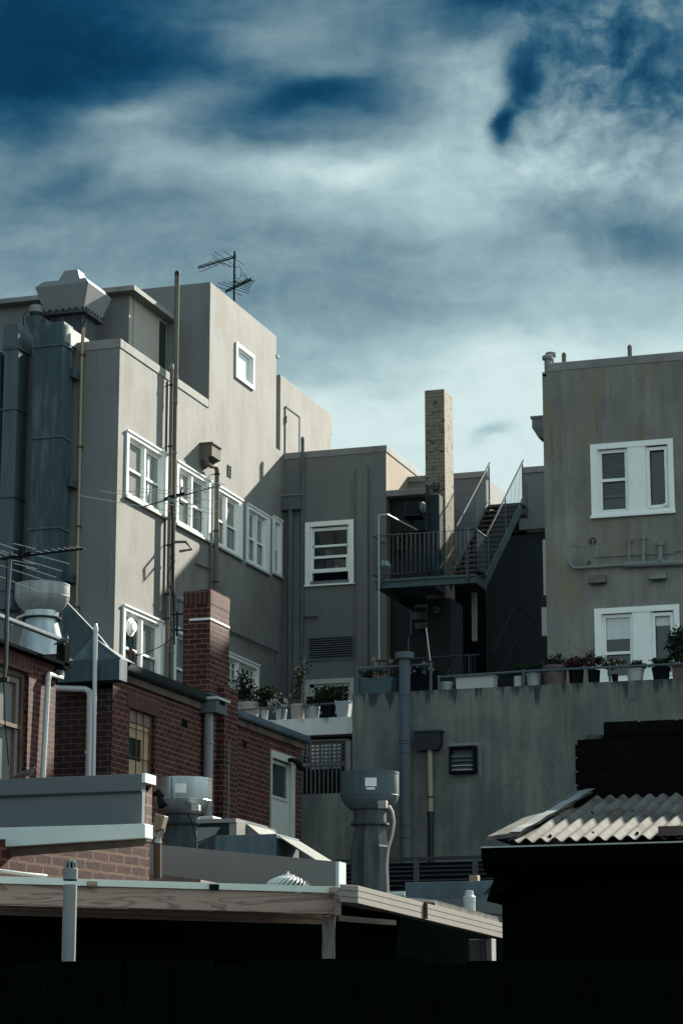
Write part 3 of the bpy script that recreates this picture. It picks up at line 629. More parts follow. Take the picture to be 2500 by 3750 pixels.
# the stair: right stringer line, rising away
s0 = AX(1781, 2105, XR + .02); s1 = AX(1905, 1845, XR + .02); XL = XR - .88; sl_ = (s1.z - s0.z) / (s1.y - s0.y)
print('stair slope', math.degrees(math.atan(sl_)), s0, s1)
ytop = YB - .35; sz = lambda y: s0.z + (y - s0.y) * sl_
ytop = min(ytop, s1.y + .1); ybt = s0.y - .15
b = MB()
for X in (XR, XL - .03):
    b.hexa([(X, ybt, sz(ybt) - .27), (X + .03, ybt, sz(ybt) - .27), (X + .03, ytop, sz(ytop) - .27), (X, ytop, sz(ytop) - .27), (X, ybt, sz(ybt)), (X + .03, ybt, sz(ybt)), (X + .03, ytop, sz(ytop)), (X, ytop, sz(ytop))])
b.build('stringer', 'steel_beam', st)
nt_ = 15; tb = MB(); 
for i in range(nt_):
    y = ybt + (ytop - ybt) * (i + .5) / nt_; tb = MB(); tb.box(XL + .002, XR - .002, y - .13, y + .13, sz(y) - .06, sz(y) - .01); tb.build('tread', 'tread', st)
b = MB(); b.box(XL, XR + .04, ytop, YB - .1, sz(ytop) - .06, sz(ytop) - .01); b.build('landing', 'steel_beam', st)
hr = AX(1777, 1965, XR + .03); h1 = AX(1884, 1755, XR + .03); h2 = AX(1916, 1694, XR + .03); hs = (h2.z - hr.z) / (h2.y - hr.y)
hz = lambda y: hr.z + (y - hr.y) * sl_
ytop2 = ytop + .25
for side, X, ya in ((0, XR + .03, hr.y), (1, XL - .04, AX(1670, 1898, XL - .04).y)):
    sr = MB(); zoff = 0 if side == 0 else AX(1670, 1898, XL - .04).z - hz(ya)
    hh = lambda y: hz(y) + (zoff * 0 if side else 0)
    pts = [(X, ya, hh(ya)), (X, ytop2, hh(ytop2))]
    if side == 0: pts = [(X, ycn, rt)] + pts if abs(ycn - ya) > .02 else pts
    sr.tube(pts, .024); sr.tube([(X, max(ybt, ya - .3), sz(max(ybt, ya - .3)) + .06), (X, ytop2, sz(ytop2) + .06)], .018)
    for t in (.06, .5, .97): y = ya + (ytop2 - ya) * t; sr.rod((X, y, sz(y) - .15), (X, y, hh(y)), .024, 8)
    so = sr.build('stair_railing', 'steel_rail', st)
    kk = 27; y = ya + .05; bb = MB(); bb.rod((X, y, sz(y) + .06), (X, y, hh(y)), .0065); q0 = bb.build('baluster', 'steel_rail', so)
    for i in range(1, kk):
        yy = ya + .05 + (ytop2 - ya - .1) * i / kk; c = q0.copy(); scene.collection.objects.link(c); c.location = (0, yy - y, (yy - y) * sl_)
# lower flight railing in the dark court and the pale post
b = MB(); a = AY(1888, 2215, 59.5); a2 = AY(1803, 2387, 58); b.tube([a2, a, a + Vector((.25, 1.0, -.3))], .02)
for t in (.15, .5, .85, 1): p = a2.lerp(a, t); b.rod(p, p - Vector((0, 0, 1.0)), .014)
b.tube([a2 - Vector((0, 0, .9)), a - Vector((0, 0, .9))], .016)
tag(b.build('stair_handrail', 'dark_metal'), 'dark handrail of a lower stair against the deep court wall', 'handrail')
b = MB(); p = AY(1735, 2170, 59.2); q = AY(1740, 2348, 59.2); b.box(p.x - .06, p.x + .06, 59.15, 59.27, q.z, zu - .01); tag(b.build('hanging_post', 'pipe_grey', None, .01), 'pale grey post hanging under the right end of the balcony', 'post')
b = MB()
for i, (u0, u1, v0, v1) in enumerate(((1509, 1548, 2168, 2187), (1509, 1560, 2204, 2224), (1509, 1561, 2243, 2266), (1519, 1561, 2281, 2300))):
    p = AY(u0, v0, 61.5); q = AY(u1, v1, 61.5); b.box(p.x, q.x, 61.5, 61.53, q.z, p.z)
p = AY(1505, 2150, 61.5); q = AY(1566, 2320, 61.5); b.box(p.x - .04, p.x, 61.5, 61.56, q.z, p.z); b.box(q.x, q.x + .04, 61.5, 61.56, q.z, p.z)
tag(b.build('slatted_screen', 'pipe_mid'), 'narrow screen of pale horizontal boards in the dark under the balcony', 'screen')
b = MB(); p = AY(1562, 2190, 60.2); q = AY(1652, 2560, 60.2); b.box(p.x, q.x, 60.22, 61.4, 6, zu + .1); tag(b.build('chimney_shade_box', 'shade_wall', None, .01), 'dark box added around the chimney foot for its shade below the balcony', 'door')  # box added around the chimney, its dark colour stands for shade below deck
def bulkhead(u, v, Y, r, label):
    p = AY(u, v, Y); t = thing('round_lamp', (p.x, Y, p.z), label, 'lamp')
    b = MB(); b.tube([(p.x, Y, p.z), (p.x, Y - .07, p.z)], r, 20); b.build('base', 'dark_metal', t)
    b = MB(); b.tube([(p.x, Y - .07, p.z), (p.x, Y - .12, p.z)], [r * .85, r * .6], 20); b.build('lens', 'pipe_mid', t)
    b = MB(); b.box(p.x - r, p.x + r, Y - .135, Y - .122, p.z - .012, p.z + .012); b.box(p.x - .012, p.x + .012, Y - .136, Y - .1215, p.z - r, p.z + r); b.build('guard', 'dark_metal', t)
bulkhead(1594, 1784, cY - .001, .11, 'round caged bulkhead lamp on the tall chimney')
bulkhead(1599, 2236, 60.21, .11, 'round caged bulkhead lamp on the dark shade box under the balcony')
# tall dark sheet metal locker left of the chimney
b = MB(); p = AY(1557, 1772, 59.7); q = AY(1604, 2110, 59.7); b.box(p.x, p.x + .03, 59.7, 60.0, zb + .05, p.z); b.box(p.x + .03, q.x, 59.85, 60.25, zb + .05, AY(1604, 1810, 59.85).z)
tag(b.build('steel_flue_casing', 'dark_metal', None, .01), 'dark steel casing standing on the balcony beside the tall chimney', 'casing')
def ac_unit(u0, v0, u1, v1, Y, dep, label, m='pipe_grey'):
    p = AY(u0, v0, Y); q = AY(u1, v1, Y); t = thing('air_conditioner', (p.x, Y, q.z), label, 'air conditioner')
    b = MB(); b.box(p.x, q.x, Y, Y + dep, q.z, p.z); b.build('case', m, t, .02)
    b = MB(); n = 6
    for i in range(n): z = q.z + (p.z - q.z) * (i + .7) / (n + .6); b.box(p.x + .05, q.x - .05, Y - .02, Y - .001, z - .012, z + .012)
    for i in range(4): x = p.x + .06 + (q.x - p.x - .12) * i / 3; b.box(x - .008, x + .008, Y - .03, Y - .021, q.z + .06, p.z - .06)
    b.build('grille', 'dark_metal', t)
    b = MB(); b.box(p.x - .03, q.x + .03, Y - .04, Y + dep, q.z - .06, q.z - .002); b.box(p.x - .02, p.x + .02, Y + dep - .03, Y + dep, q.z - .06, q.z + .3); b.build('bracket', 'dark_metal', t)
ac_unit(1478, 1838, 1535, 1880, 61.2, .5, 'window air conditioner hung on brackets under the concrete canopy', 'dark_metal')
ac_unit(1515, 1905, 1556, 1935, 61.3, .4, 'dark lower air conditioner behind the balcony rail', 'dark_metal')
p = AY(1540, 1858, 61.3); b = MB(); b.lathe((0, 0, 0), [(.0, 0), (.15, .0), (.16, .05), (.12, .11), (.0, .12)], 20)
for i in range(len(b.v)): q = b.v[i]; b.v[i] = Vector((p.x + q.z, 61.35 + q.x, p.z + q.y))
tag(b.build('fan_cowl', 'hood'), 'pale round fan cowl under the concrete canopy', 'fan')
# ================================================================= right building
YR = 50.3; WR = Wall('Y', YR); e0 = AY(1993, 1332, YR); XR0 = AY(1990, 1700, YR).x; zr = e0.z
rbl = thing('rendered_building', (-7, 50, 0), 'weathered grey rendered building on the right with two pairs of white windows', 'building')
rw = []
for (u0, v0, u1, v1, v2) in ((2160, 1630, 2462, 1604, 1895), (2175, 2231, 2485, 2213, 2440)):
    x0, z1 = WR.at(u0, v0); x1, _ = WR.at(u1, v1); _, z0 = WR.at(u0, v2); rw.append((x0, x1, z0, z1))
rw[1] = (rw[1][0], rw[1][1], rw[1][3] - (rw[0][3] - rw[0][2]), rw[1][3])
b = MB(); WR.sheet(b, XR0, -2, 5, zr - .19, [(x0 + .12, x1 - .12, z0 + .1, z1 - .1) for x0, x1, z0, z1 in rw], .2)
b.quad((XR0, YR, 5), (XR0, YR, zr - .3), (XR0, 60, zr - .3), (XR0, 60, 5)); b.build('wall', 'plaster_right', rbl)
b = MB(); xn = AY(1994, 1360, YR).x + .04; b.box(xn, -2, YR - .015, YR + .25, zr - .19, zr); b.box(xn, xn + .25, YR + .25, 60, zr - .3, zr - .003); b.box(XR0, xn, YR, YR + .3, zr - .3, AY(1990, 1368, YR).z); b.build('parapet', 'parapet', rbl, .01)
b = MB(); b.box(xn + .2, -2, YR + .2, 60, zr - .6, zr - .45); b.build('roof', 'roofing', rbl)
for k, (x0, x1, z0, z1) in enumerate(rw):
    f = MB(); T = .15; w = x1 - x0; m0 = x0 + w * .45; m1 = x0 + w * .66 
    WR.box(f, x0, x0 + T, -.02, .045, z0, z1); WR.box(f, x1 - T * .75, x1, -.02, .045, z0, z1); WR.box(f, x0 + T, x1 - T * .75, -.02, .047, z1 - T * .8, z1)
    WR.box(f, m0, m1, -.03, .03, z0 + .09, z1 - T * .8); WR.box(f, x0 + T, x1 - T * .75, -.02, .04, z0, z0 + .09); WR.box(f, x0 - .02, x1 + .02, .046, .085, z0 - .04, z0 + .02)
    WR.box(f, m0 + .01, m0 + .03, .03, .04, z0 + .09, z1 - .15)
    for a in (x0 + T, m0 - .04): WR.box(f, a, a + .04, -.17, -.02, z0 + .09, z1 - .12)
    for a in (m1, x1 - T * .75 - .04): WR.box(f, a, a + .04, -.17, -.02, z0 + .09, z1 - .12)
    wo = f.build('window', 'white', rbl); wo['label'] = ['upper pair of white windows with dark blinds in the left sash', 'lower pair of white windows with a pale roller blind'][k]
    zm_ = z0 + (z1 - z0) * (.50 if k == 0 else .40)
    s = MB(); a, c = x0 + T + .04, m0 - .04
    WR.box(s, a, c, -.09, -.04, zm_ - .03, zm_ + .03); WR.box(s, a, a + .04, -.11, -.05, z0 + .09, z1 - .13); WR.box(s, c - .04, c, -.11, -.05, z0 + .09, z1 - .13); WR.box(s, a + .04, c - .04, -.11, -.05, z1 - .2, z1 - .13)
    WR.box(s, a + .04, c - .04, -.09, -.04, z0 + .09, z0 + .15)
    s.build('sash', 'white', wo)
    s = MB(); a2, c2 = m1 + .03, x1 - T * .75 - .03
    for (p0, p1, q0, q1) in ((a2, a2 + .06, z0 + .11, z1 - .15), (c2 - .06, c2, z0 + .11, z1 - .15), (a2 + .06, c2 - .06, z1 - .22, z1 - .15), (a2 + .06, c2 - .06, z0 + .11, z0 + .18)): WR.box(s, p0, p1, -.07, -.01, q0, q1)
    if k == 0: WR.box(s, c2 - .1, c2 - .03, -.01, .04, z0 + .14, z0 + .19)
    s.build('casement', 'white', wo)
    g = MB(); WR.box(g, a + .04, c - .04, -.14, -.12, z0 + .12, z1 - .15); WR.box(g, a2 + .05, c2 - .05, -.13, -.11, z0 + .12, z1 - .15); g.build('pane', 'glass_dark', wo)
    g = MB()
    if k == 0:
        n = 17; zl = zm_ - (zm_ - z0) * .42
        for i in range(n): z = zl + (z1 - .22 - zl) * i / n; WR.box(g, a + .045, c - .045, -.116, -.105, z, z + .022)
        WR.box(g, a + .05, c - .05, -.104, -.09, zl - .05, zl); g.build('blind', 'pipe_mid', wo)
    else:
        WR.box(g, a + .045, c - .045, -.118, -.112, zm_ + (z1 - zm_) * .32, z1 - .2); g.build('blind', 'curtain', wo); g = MB(); WR.box(g, a2 + .06, c2 - .06, -.108, -.1, z1 - .42, z1 - .22); g.build('blind', 'curtain', wo)
def vent_box(u0, v0, u1, v1, lab):
    p = AY(u0, v0, YR); q = AY(u1, v1, YR); t = thing('vent_hood', (p.x, YR, q.z), lab, 'vent')
    b = MB(); b.prism([(p.x, YR - .001, p.z), (p.x, YR - .02, p.z), (p.x, YR - .16, q.z + .02), (p.x, YR - .16, q.z), (p.x, YR - .001, q.z)], (q.x - p.x, 0, 0)); b.build('hood', 'pipe_warm' if u0 < 2300 else 'pipe_grey', t, .006)
    b = MB(); b.box(p.x - .02, q.x + .02, YR - .17, YR - .161, q.z - .015, q.z + .012); b.build('lip', 'dark_metal', t)
vent_box(2161, 2108, 2220, 2138, 'tan metal vent hood left of the other below the pipes'); vent_box(2379, 2098, 2440, 2124, 'grey metal vent hood under the thick pipe at the frame edge')
def E8(x, y): return (1850 + x * .41454, 1850 + y * .41454)
def P8(x, y, d=.08): return AY(*E8(x, y), YR - d)
pn = thing('waste_pipe', (-9, YR, 11), 'thick grey waste pipe running across the weathered wall with three short risers', 'pipe')
b = MB(); b.tube([P8(565, 510, .02), P8(580, 530), P8(605, 552), P8(640, 554), P8(1040, 527)], .033, 12); b.build('thin_run', 'pipe_grey', pn)
b = MB(); a = P8(1040, 527, .1); c = P8(1568, 507, .1); d = (c - a); b.tube([a, a + d * 1.6], .062, 14)
for t in (.02, .1, .26, .33, .5, .56, .75): q = a + d * t; b.tube([q, q + d * .035], .072, 14)
b.build('thick_run', 'pipe_grey', pn)
for (x, y0, y1, r) in ((1090, 315, 505, .027), (1215, 292, 500, .035), (1362, 345, 500, .058)):
    b = MB(); a = P8(x, y1, .1); c = P8(x, y0, .1); b.tube([a, c, c + Vector((.03, .09, .03))], r, 12); b.tube([a, a.lerp(c, .22)], r * 1.45, 12); b.tube([c - Vector((0, 0, .03)), c + Vector((0, 0, .05))], r * 1.4, 12); b.build('riser', 'pipe_grey', pn)
b = MB(); b.tube([P8(768, 322, .04), P8(770, 420, .04), P8(782, 456, .04), P8(1480, 424, .04), P8(1495, 405, .04), P8(1700, 400, .04)], .014, 8); b.tube([P8(768, 322, .04), P8(768, 300, -.02)], .02, 8)
tag(b.build('water_pipe', 'pipe_grey'), 'thin grey water pipe bent above the thick waste pipe', 'pipe')
b = MB(); p = P8(768, 318, 0); b.tube([(p.x, YR, p.z), (p.x, YR - .012, p.z)], .085, 14); p2 = P8(738, 508, 0); b.tube([(p2.x, YR, p2.z), (p2.x, YR - .05, p2.z)], .035, 10); tag(b.build('wall_penetration', 'rust'), 'patched dark hole in the wall where the thin water pipe enters', 'hole')
def E7(x, y): return (1850 + x * .41454, 1230 + y * .41454)
for (x, yt, yb, r, Y, lab) in ((370, 160, 245, .075, YR + .35, 'round capped flue on the parapet corner, front of two'), (398, 133, 240, .075, YR + 1.0, 'round capped flue on the parapet corner, rear of two')):
    p = AY(*E7(x, yt), Y); q = AY(*E7(x, yb), Y); t = thing('roof_flue', (p.x, Y, q.z), lab, 'flue')
    b = MB(); b.tube([(p.x, Y, q.z - .4), (p.x, Y, p.z - .06)], r, 14); b.build('pipe', 'pipe_grey', t); b = MB(); b.lathe((p.x, Y, p.z - .13), [(0, 0), (r * 1.6, 0), (r * 1.6, .075), (r * 1.3, .09), (0, .095)], 18); b.build('cap', 'pipe_grey', t)
for (x, yt, yb, lab) in ((515, 160, 232, 'short rusty roof vent pipe near the parapet corner'), (1095, 92, 172, 'short rusty roof vent pipe over the upper windows')):
    p = AY(*E7(x, yt), YR + .3); q = AY(*E7(x, yb), YR + .3); b = MB(); b.tube([(p.x, YR + .3, q.z - .3), (p.x, YR + .3, p.z)], .05, 10); b.lathe((p.x, YR + .3, p.z), [(.05, -.08), (.055, -.02), (.03, .03), (0, .035)], 10); tag(b.build('vent_pipe', 'pipe_warm'), lab, 'pipe')
rh = thing('rainwater_head', (XR0 - .15, 51.6, 14.4), 'small grey rainwater head jutting from the edge of the weathered building', 'rainwater head')
p = AY(*E7(250, 750), 51.8); q = AY(*E7(300, 910), 51.8); b = MB(); x = XR0 - .001
b.hexa([(p.x + .12, 51.7, q.z), (x, 51.7, q.z), (x, 52.1, q.z), (p.x + .12, 52.1, q.z), (p.x, 51.6, q.z + .22), (x, 51.6, q.z + .22), (x, 52.2, q.z + .22), (p.x, 52.2, q.z + .22)]); b.box(p.x, x, 51.6, 52.2, q.z + .22, p.z); b.build('box', 'pipe_grey', rh)
b = MB(); b.box(p.x - .03, x, 51.57, 52.23, p.z, p.z + .05); b.build('rim', 'pipe_grey', rh)
sp_ = lambda u0, v0, u1, v1, Y: (AY(u0, v0, Y), AY(u1, v1, Y))
for (u0, v0, u1, v1, m, lab, nm) in ((1985, 1976, 2000, 2180, 'offwhite', 'long pale strip board on the side of the weathered building', 'edge_board'), (1979, 2180, 2003, 2222, 'dark_metal', 'small black box on the side of the weathered building', 'meter_box'), (1981, 2224, 2006, 2328, 'offwhite', 'short pale cabinet on the side of the weathered building', 'wall_cabinet')):
    p, q = sp_(u0, v0, u1, v1, 51.3); b = MB(); b.box(p.x, XR0 - .002, 51.3, 51.9, q.z, p.z); tag(b.build(nm, m, None, .006), lab, nm.split('_')[-1])
# ================================================================= terrace wall
YW = 47.0; WT = Wall('Y', YW); tz = AY(1900, 2512, YW).z; tx0 = AY(1289, 2700, YW).x
zlow = AY(1200, 2906, YW).z; lx = AY(1100, 2900, YW).x
tw = thing('terrace_wall', (-10, 44, 0), 'long stained grey rendered wall carrying the flower pot terrace', 'wall')
b = MB(); WT.sheet(b, tx0, 4, 0, tz); b.quad((tx0, YW, 0), (tx0, YW, tz), (tx0, YW + 1.8, tz), (tx0, YW + 1.8, 0)); b.quad((tx0, YW, tz), (4, YW, tz), (4, YW + .25, tz), (tx0, YW + .25, tz)); b.build('wall_face', 'terrace', tw)
b = MB(); WT.sheet(b, lx - 2, tx0 - .001, 0, zlow); b.quad((lx - 2, YW, zlow), (tx0, YW, zlow), (tx0, YW + .3, zlow), (lx - 2, YW + .3, zlow)); b.build('low_wall', 'terrace', tw)
b = MB(); b.box(tx0 + .001, 4, YW + .25, 66, tz - .25, tz - .1); b.box(XS + .01, tx0, 49.2, 66, 7.7, 8.1); tag(b.build('terrace_floor', 'roofing'), 'dark terrace slab behind the pots', None, None, 'structure')
# ledge with white fascia
YL = 48.8; lz1 = AY(1284, 2624, YL).z; lz0 = AY(1284, 2687, YL).z; lxa = AY(880, 2650, YL).x
b = MB(); b.box(lxa, tx0 - .001, YL, YL + .4, lz0, lz1); lg = tag(b.build('white_ledge', 'ledge', None, .01), 'white rendered balcony ledge with pots standing along it', 'ledge')
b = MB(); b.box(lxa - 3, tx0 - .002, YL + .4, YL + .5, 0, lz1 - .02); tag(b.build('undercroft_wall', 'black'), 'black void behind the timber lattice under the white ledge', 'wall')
# lattice
YQ = 47.25; la = AY(1106, 2722, YQ); lb = AY(1276, 2712, YQ); lc = AY(1200, 2905, YQ)
lt = thing('lattice_screen', (la.x, YQ, zlow), 'dark timber lattice screen with a squared upper half under the white ledge', 'screen')
b = MB(); n = 12
for i in range(n): x = la.x - .1 + (lb.x - la.x + .1) * i / n; b.box(x, x + .035, YQ, YQ + .012, zlow + .001, lb.z)
for i in range(7): z = lb.z - .02 - i * .078; b.box(la.x - .15, lb.x, YQ + .013, YQ + .025, z - .035, z)
b.build('slats', 'lattice', lt)
b = MB(); b.box(lb.x, lb.x + .05, YQ - .03, YQ + .05, zlow + .001, lb.z + .02); b.box(la.x - .2, lb.x, YQ - .03, YQ + .03, lb.z, lb.z + .04); b.build('frame', 'lattice', lt)
b = MB(); p = AY(1289, 2713, YW + .02); q = AY(1302, 2830, YW + .02); b.box(tx0 - .12, tx0 - .03, YW - .05, YW + .1, zlow + .001, p.z); tag(b.build('corner_post', 'timber_v', None, .01), 'weathered grey post at the edge of the lattice', 'post')
b = MB(); p = AY(1120, 2803, YQ + .15); b.rod((p.x - .5, YQ + .15, p.z), (tx0 - .15, YQ + .15, p.z + .0), .03, 10); tag(b.build('lattice_pipe', 'pipe_white'), 'white horizontal pipe showing through the lattice', 'pipe')
b = MB(); x0, x1 = la.x, lb.x
for i in range(3): b.box(x0 + i * .25, x0 + i * .25 + .2, YQ + .5, YQ + .52, zlow + .6, lb.z)
tag(b.build('backing_sheet', 'pipe_white'), 'pale sheets standing behind the squared lattice', 'sheet')
# flue pipe on terrace wall
def E6(x, y): return (1250 + x * .44643, 1900 + y * .44643)
def E6b(x, y): return (1150 + x * .44643, 2700 + y * .44643)
def E3b(x, y): return (1000 + x * .38265, 2250 + y * .38265)
yf = YW - .22; fp = AY(1482, 2600, yf); fr = .115
fl = thing('exhaust_flue', (fp.x, yf, 5), 'thick grey exhaust flue with a flat round cap up the stained wall', 'flue')
zt_ = AY(1481, 2416, yf).z; b = MB(); b.tube([(fp.x, yf, 4.2), (fp.x, yf, zt_)], fr, 20); b.build('pipe', 'duct_light', fl)
for v in (2547, 2714, 2724, 2757, 3025, 3068): z = AY(1482, v, yf).z; b = MB(); b.tube([(fp.x, yf, z), (fp.x, yf, z + .03)], fr + .014, 20); b.build('collar', 'duct_light', fl)
b = MB(); b.lathe((fp.x, yf, zt_), [(0, .0), (.175, .0), (.195, .02), (.195, .13), (.18, .145), (0, .15)], 24); b.build('cap', 'duct_light', fl)
# dark rainwater head and pipes
yb_ = YW - .2; p = AY(1517, 2684, yb_); q = AY(1612, 2744, yb_); hd = thing('hopper_head', (p.x, yb_, q.z), 'wide dark rainwater hopper on the stained wall over a cream pipe', 'hopper')
b = MB(); b.hexa([(p.x + .06, yb_, q.z), (q.x - .06, yb_, q.z), (q.x - .06, YW - .001, q.z), (p.x + .06, YW - .001, q.z), (p.x, yb_, q.z + .12), (q.x, yb_, q.z + .12), (q.x, YW - .001, q.z + .12), (p.x, YW - .001, q.z + .12)]); b.box(p.x, q.x, yb_, YW - .001, q.z + .12, p.z); b.build('box', 'pipe_black', hd)
b = MB(); b.box(p.x - .03, q.x + .03, yb_ - .03, YW - .001, p.z, p.z + .04); b.build('rim', 'pipe_black', hd)
c = AY(1574, 2800, YW - .1); b = MB(); b.tube([(c.x, YW - .1, AY(1574, 2990, YW - .1).z), (c.x, YW - .1, q.z)], .055, 14); cp = tag(b.build('cream_downpipe', 'pipe_cream'), 'cream painted downpipe between the dark hopper and a black pipe', 'pipe')
b = MB(); z = AY(1574, 2985, YW).z; b.tube([(c.x, YW - .1, 3.6), (c.x + .0, YW - .1, z)], .058, 14); b.tube([(c.x, YW - .1, z - .02), (c.x, YW - .1, z + .06)], .068, 14); b.tube([(c.x, YW - .1, z + .33), (c.x, YW - .1, z + .36)], .062, 14)
tag(b.build('black_downpipe', 'pipe_black'), 'black downpipe at the foot of the stained wall', 'pipe')
# louvre vent
p = AY(1641, 2733, YW - .2); q = AY(1738, 2828, YW - .2); lv = thing('wall_louvre', (p.x, YW, q.z), 'rusty framed wall vent with grimy louvres on the stained wall', 'vent')
b = MB(); x0, x1, z0, z1 = p.x, q.x, q.z, p.z; t = .045
for bx_ in ((x0, x0 + t, z0, z1), (x1 - t, x1, z0, z1), (x0 + t, x1 - t, z1 - t, z1), (x0 + t, x1 - t, z0, z0 + t)): b.box(bx_[0], bx_[1], YW - .2, YW - .001, bx_[2], bx_[3])
b.build('frame', 'cable', lv)
b = MB(); b.box(x0 - .003, x0 + .01, YW - .205, YW - .1, z0, z1); b.build('rusty_edge', 'rust', lv)
for i in range(4): b = MB(); z = z0 + t + .01 + i * .085; b.prism([(x0 + t, YW - .17, z), (x0 + t, YW - .17, z + .012), (x0 + t, YW - .10, z + .075), (x0 + t, YW - .09, z + .065)], (x1 - x0 - 2 * t, 0, 0)); b.build('louvre', ['galv', 'galv', 'duct_light', 'duct_light'][i], lv)
b = MB(); b.box(x0 - .06, x1 + .12, YW - .012, YW - .001, z1 + .02, z1 + .08); b.box(x1 + .03, x1 + .08, YW - .012, YW - .001, z0 - .05, z1 + .02); b.build('backplate', 'pipe_grey', lv)
# ================================================================= terrace railings
def railing(pts, posts, r, label, m='steel_rail', drop=.5, br=None, low=None):
    t = thing('pipe_railing', pts[0], label, 'railing'); b = MB(); b.tube(pts, r, 10)
    if low: b.tube([Vector(p) - Vector((0, 0, low)) for p in pts], r * .8, 10)
    b.build('rail', m, t)
    for p in posts: b = MB(); b.tube([p, Vector(p) - Vector((0, 0, drop))], r * 1.15, 10); b.lathe(p, [(0, r * 1.7), (r * 1.4, r * 1.2), (r * 1.8, 0), (r * 1.2, -r * 1.6)], 12); b.build('post', m, t)
    return t
ry = YW + .02
A_ = lambda u, v, Y=ry: AY(u, v, Y)
railing([A_(1306, 2449), A_(1576, 2433)], [A_(1306, 2449), A_(1576, 2433)], .027, 'short higher pipe railing over the teal and black tubs', drop=A_(1306, 2449).z - tz + .02)
b = MB(); b.tube([A_(1306, 2453), A_(1306, 2453) + Vector((.3, 1.4, -.12))], .025, 10); tag(b.build('brace_rail', 'steel_rail'), 'short rail returning back from the terrace corner post', 'rail')
railing([A_(1606, 2480), A_(1915, 2459), A_(2231, 2443), A_(2510, 2431)], [A_(1606, 2480), A_(1915, 2459), A_(2231, 2443)], .025, 'long low pipe railing in front of the planters at the right', drop=A_(1606, 2480).z - tz + .02)
yy = YW + 3.2
t = railing([AY(1376, 2421, yy), AY(1752, 2398, yy)], [AY(1390, 2421, yy), AY(1716, 2400, yy)], .022, 'dark pipe railing further back with thin rods', 'dark_metal', drop=.75)
for i in range(7): b = MB(); p = AY(1665 + i * 12, 2400, yy); b.rod(p, p - Vector((0, 0, .7)), .009); b.build('rod', 'dark_metal', t)
b = MB(); b.tube([AY(1878, 2445, 50), AY(1990, 2428, 50)], .022, 8); tag(b.build('back_rail', 'steel_rail'), 'short rail end beside the dark court wall', 'rail')
yl = YL + .1
railing([AY(850, 2602, yl), AY(1034, 2589, yl), AY(1286, 2571, yl)], [AY(1034, 2592, yl), AY(1118, 2580, yl)], .022, 'low pipe railing along the white ledge pots', 'pipe_mid', drop=AY(1034, 2592, yl).z - lz1 + .01)
b = MB(); b.tube([AY(1560, 2300, 48.5), AY(1575, 2420, 48.2)], .012, 6); tag(b.build('leaning_stick', 'pipe_white'), 'thin white stick leaning on the terrace railing', 'stick')
b = MB(); b.rod(AY(1495, 2330, 49), AY(1495, 2420, 49), .008); tag(b.build('thin_stake', 'pipe_mid'), 'thin grey stake behind the flue cap', 'stake')
# ================================================================= pots and plants
def pot(u0, u1, vt, vb, Y, m, label, kind='pot', taper=.78, square=False, group='pots and planters on the terraces', zbase=None):
    a, c = AY(u0, vt, Y), AY(u1, vt, Y); zb_ = AY((u0 + u1) / 2, vb, Y).z if zbase is None else zbase; zt = AY((u0 + u1) / 2, vt, Y).z; w = (c.x - a.x) / 2; cx = (a.x + c.x) / 2; h = zt - zb_
    o = thing(kind, (cx, Y, zb_), label, kind.replace('_', ' '), group); b = MB()
    if square:
        d = min(w * .9, .16); k = taper
        b.hexa([(cx - w * k, Y - d * k, zb_), (cx + w * k, Y - d * k, zb_), (cx + w * k, Y + d * k, zb_), (cx - w * k, Y + d * k, zb_), (cx - w * .97, Y - d * .97, zt - .03), (cx + w * .97, Y - d * .97, zt - .03), (cx + w * .97, Y + d * .97, zt - .03), (cx - w * .97, Y + d * .97, zt - .03)])
        b.build('body', m, o, .008); b = MB(); b.box(cx - w, cx + w, Y - d, Y + d, zt - .035, zt); b.build('rim', m, o, .005)
        b = MB(); b.box(cx - w * .9, cx + w * .9, Y - d * .85, Y + d * .85, zt - .02, zt + .003); b.build('soil', 'black', o)
    else:
        b.lathe((cx, Y, zb_), [(0, 0), (w * taper, 0), (w * .95, h - .05)], 20); b.build('body', m, o)
        b = MB(); b.lathe((cx, Y, zt), [(w * .9, -.055), (w, -.055), (w, 0), (w * .9, 0), (w * .88, -.03)], 20); b.build('rim', m, o)
        b = MB(); b.lathe((cx, Y, zt - .03), [(w * .9, 0), (0, .005)], 16); b.build('soil', 'black', o)
    return o, Vector((cx, Y, zt)), w
sd = [0]
def plant(c, rx, ry_, rz, n, label, m='leaf', size=.035, flowers=None, stem=True, kind='potted_plant', cat='plant', group='plants on the terraces'):
    sd[0] += 1; rd = random.Random(sd[0]); o = thing(kind, c, label, cat, group); c = Vector(c)
    b = MB(); b.leaves(c + Vector((0, 0, rz)), (rx, ry_, rz), int(n * 2.2), size * .85, sd[0]); b.build('foliage', m, o)
    if stem:
        b = MB()
        for _ in range(4): b.tube([c + Vector((rd.uniform(-.04, .04), 0, -.03)), c + Vector((rd.uniform(-.5, .5) * rx, rd.uniform(-.3, .3) * ry_, rz * rd.uniform(.9, 1.6)))], [.008, .004], 5)
        b.build('stem', 'tread', o)
    if flowers:
        fm, fn, fs = flowers; b = MB()
        for _ in range(fn):
            p = c + Vector((rd.uniform(-1, 1) * rx, -ry_ * rd.uniform(.2, 1), rz * (1 + rd.uniform(-.8, .8))))
            for k in range(5): a = k * 1.257 + rd.random(); q = Vector((math.cos(a), rd.uniform(-.5, .1), math.sin(a))) * fs; e = Vector((-math.sin(a), -.2, math.cos(a))) * fs * .45; b.add([p, p + q * .6 + e, p + q, p + q * .6 - e], [(0, 1, 2, 3)])
        b.build('blossom', fm, o)
    return o
yv = YW + .24; tz_ = tz - .1
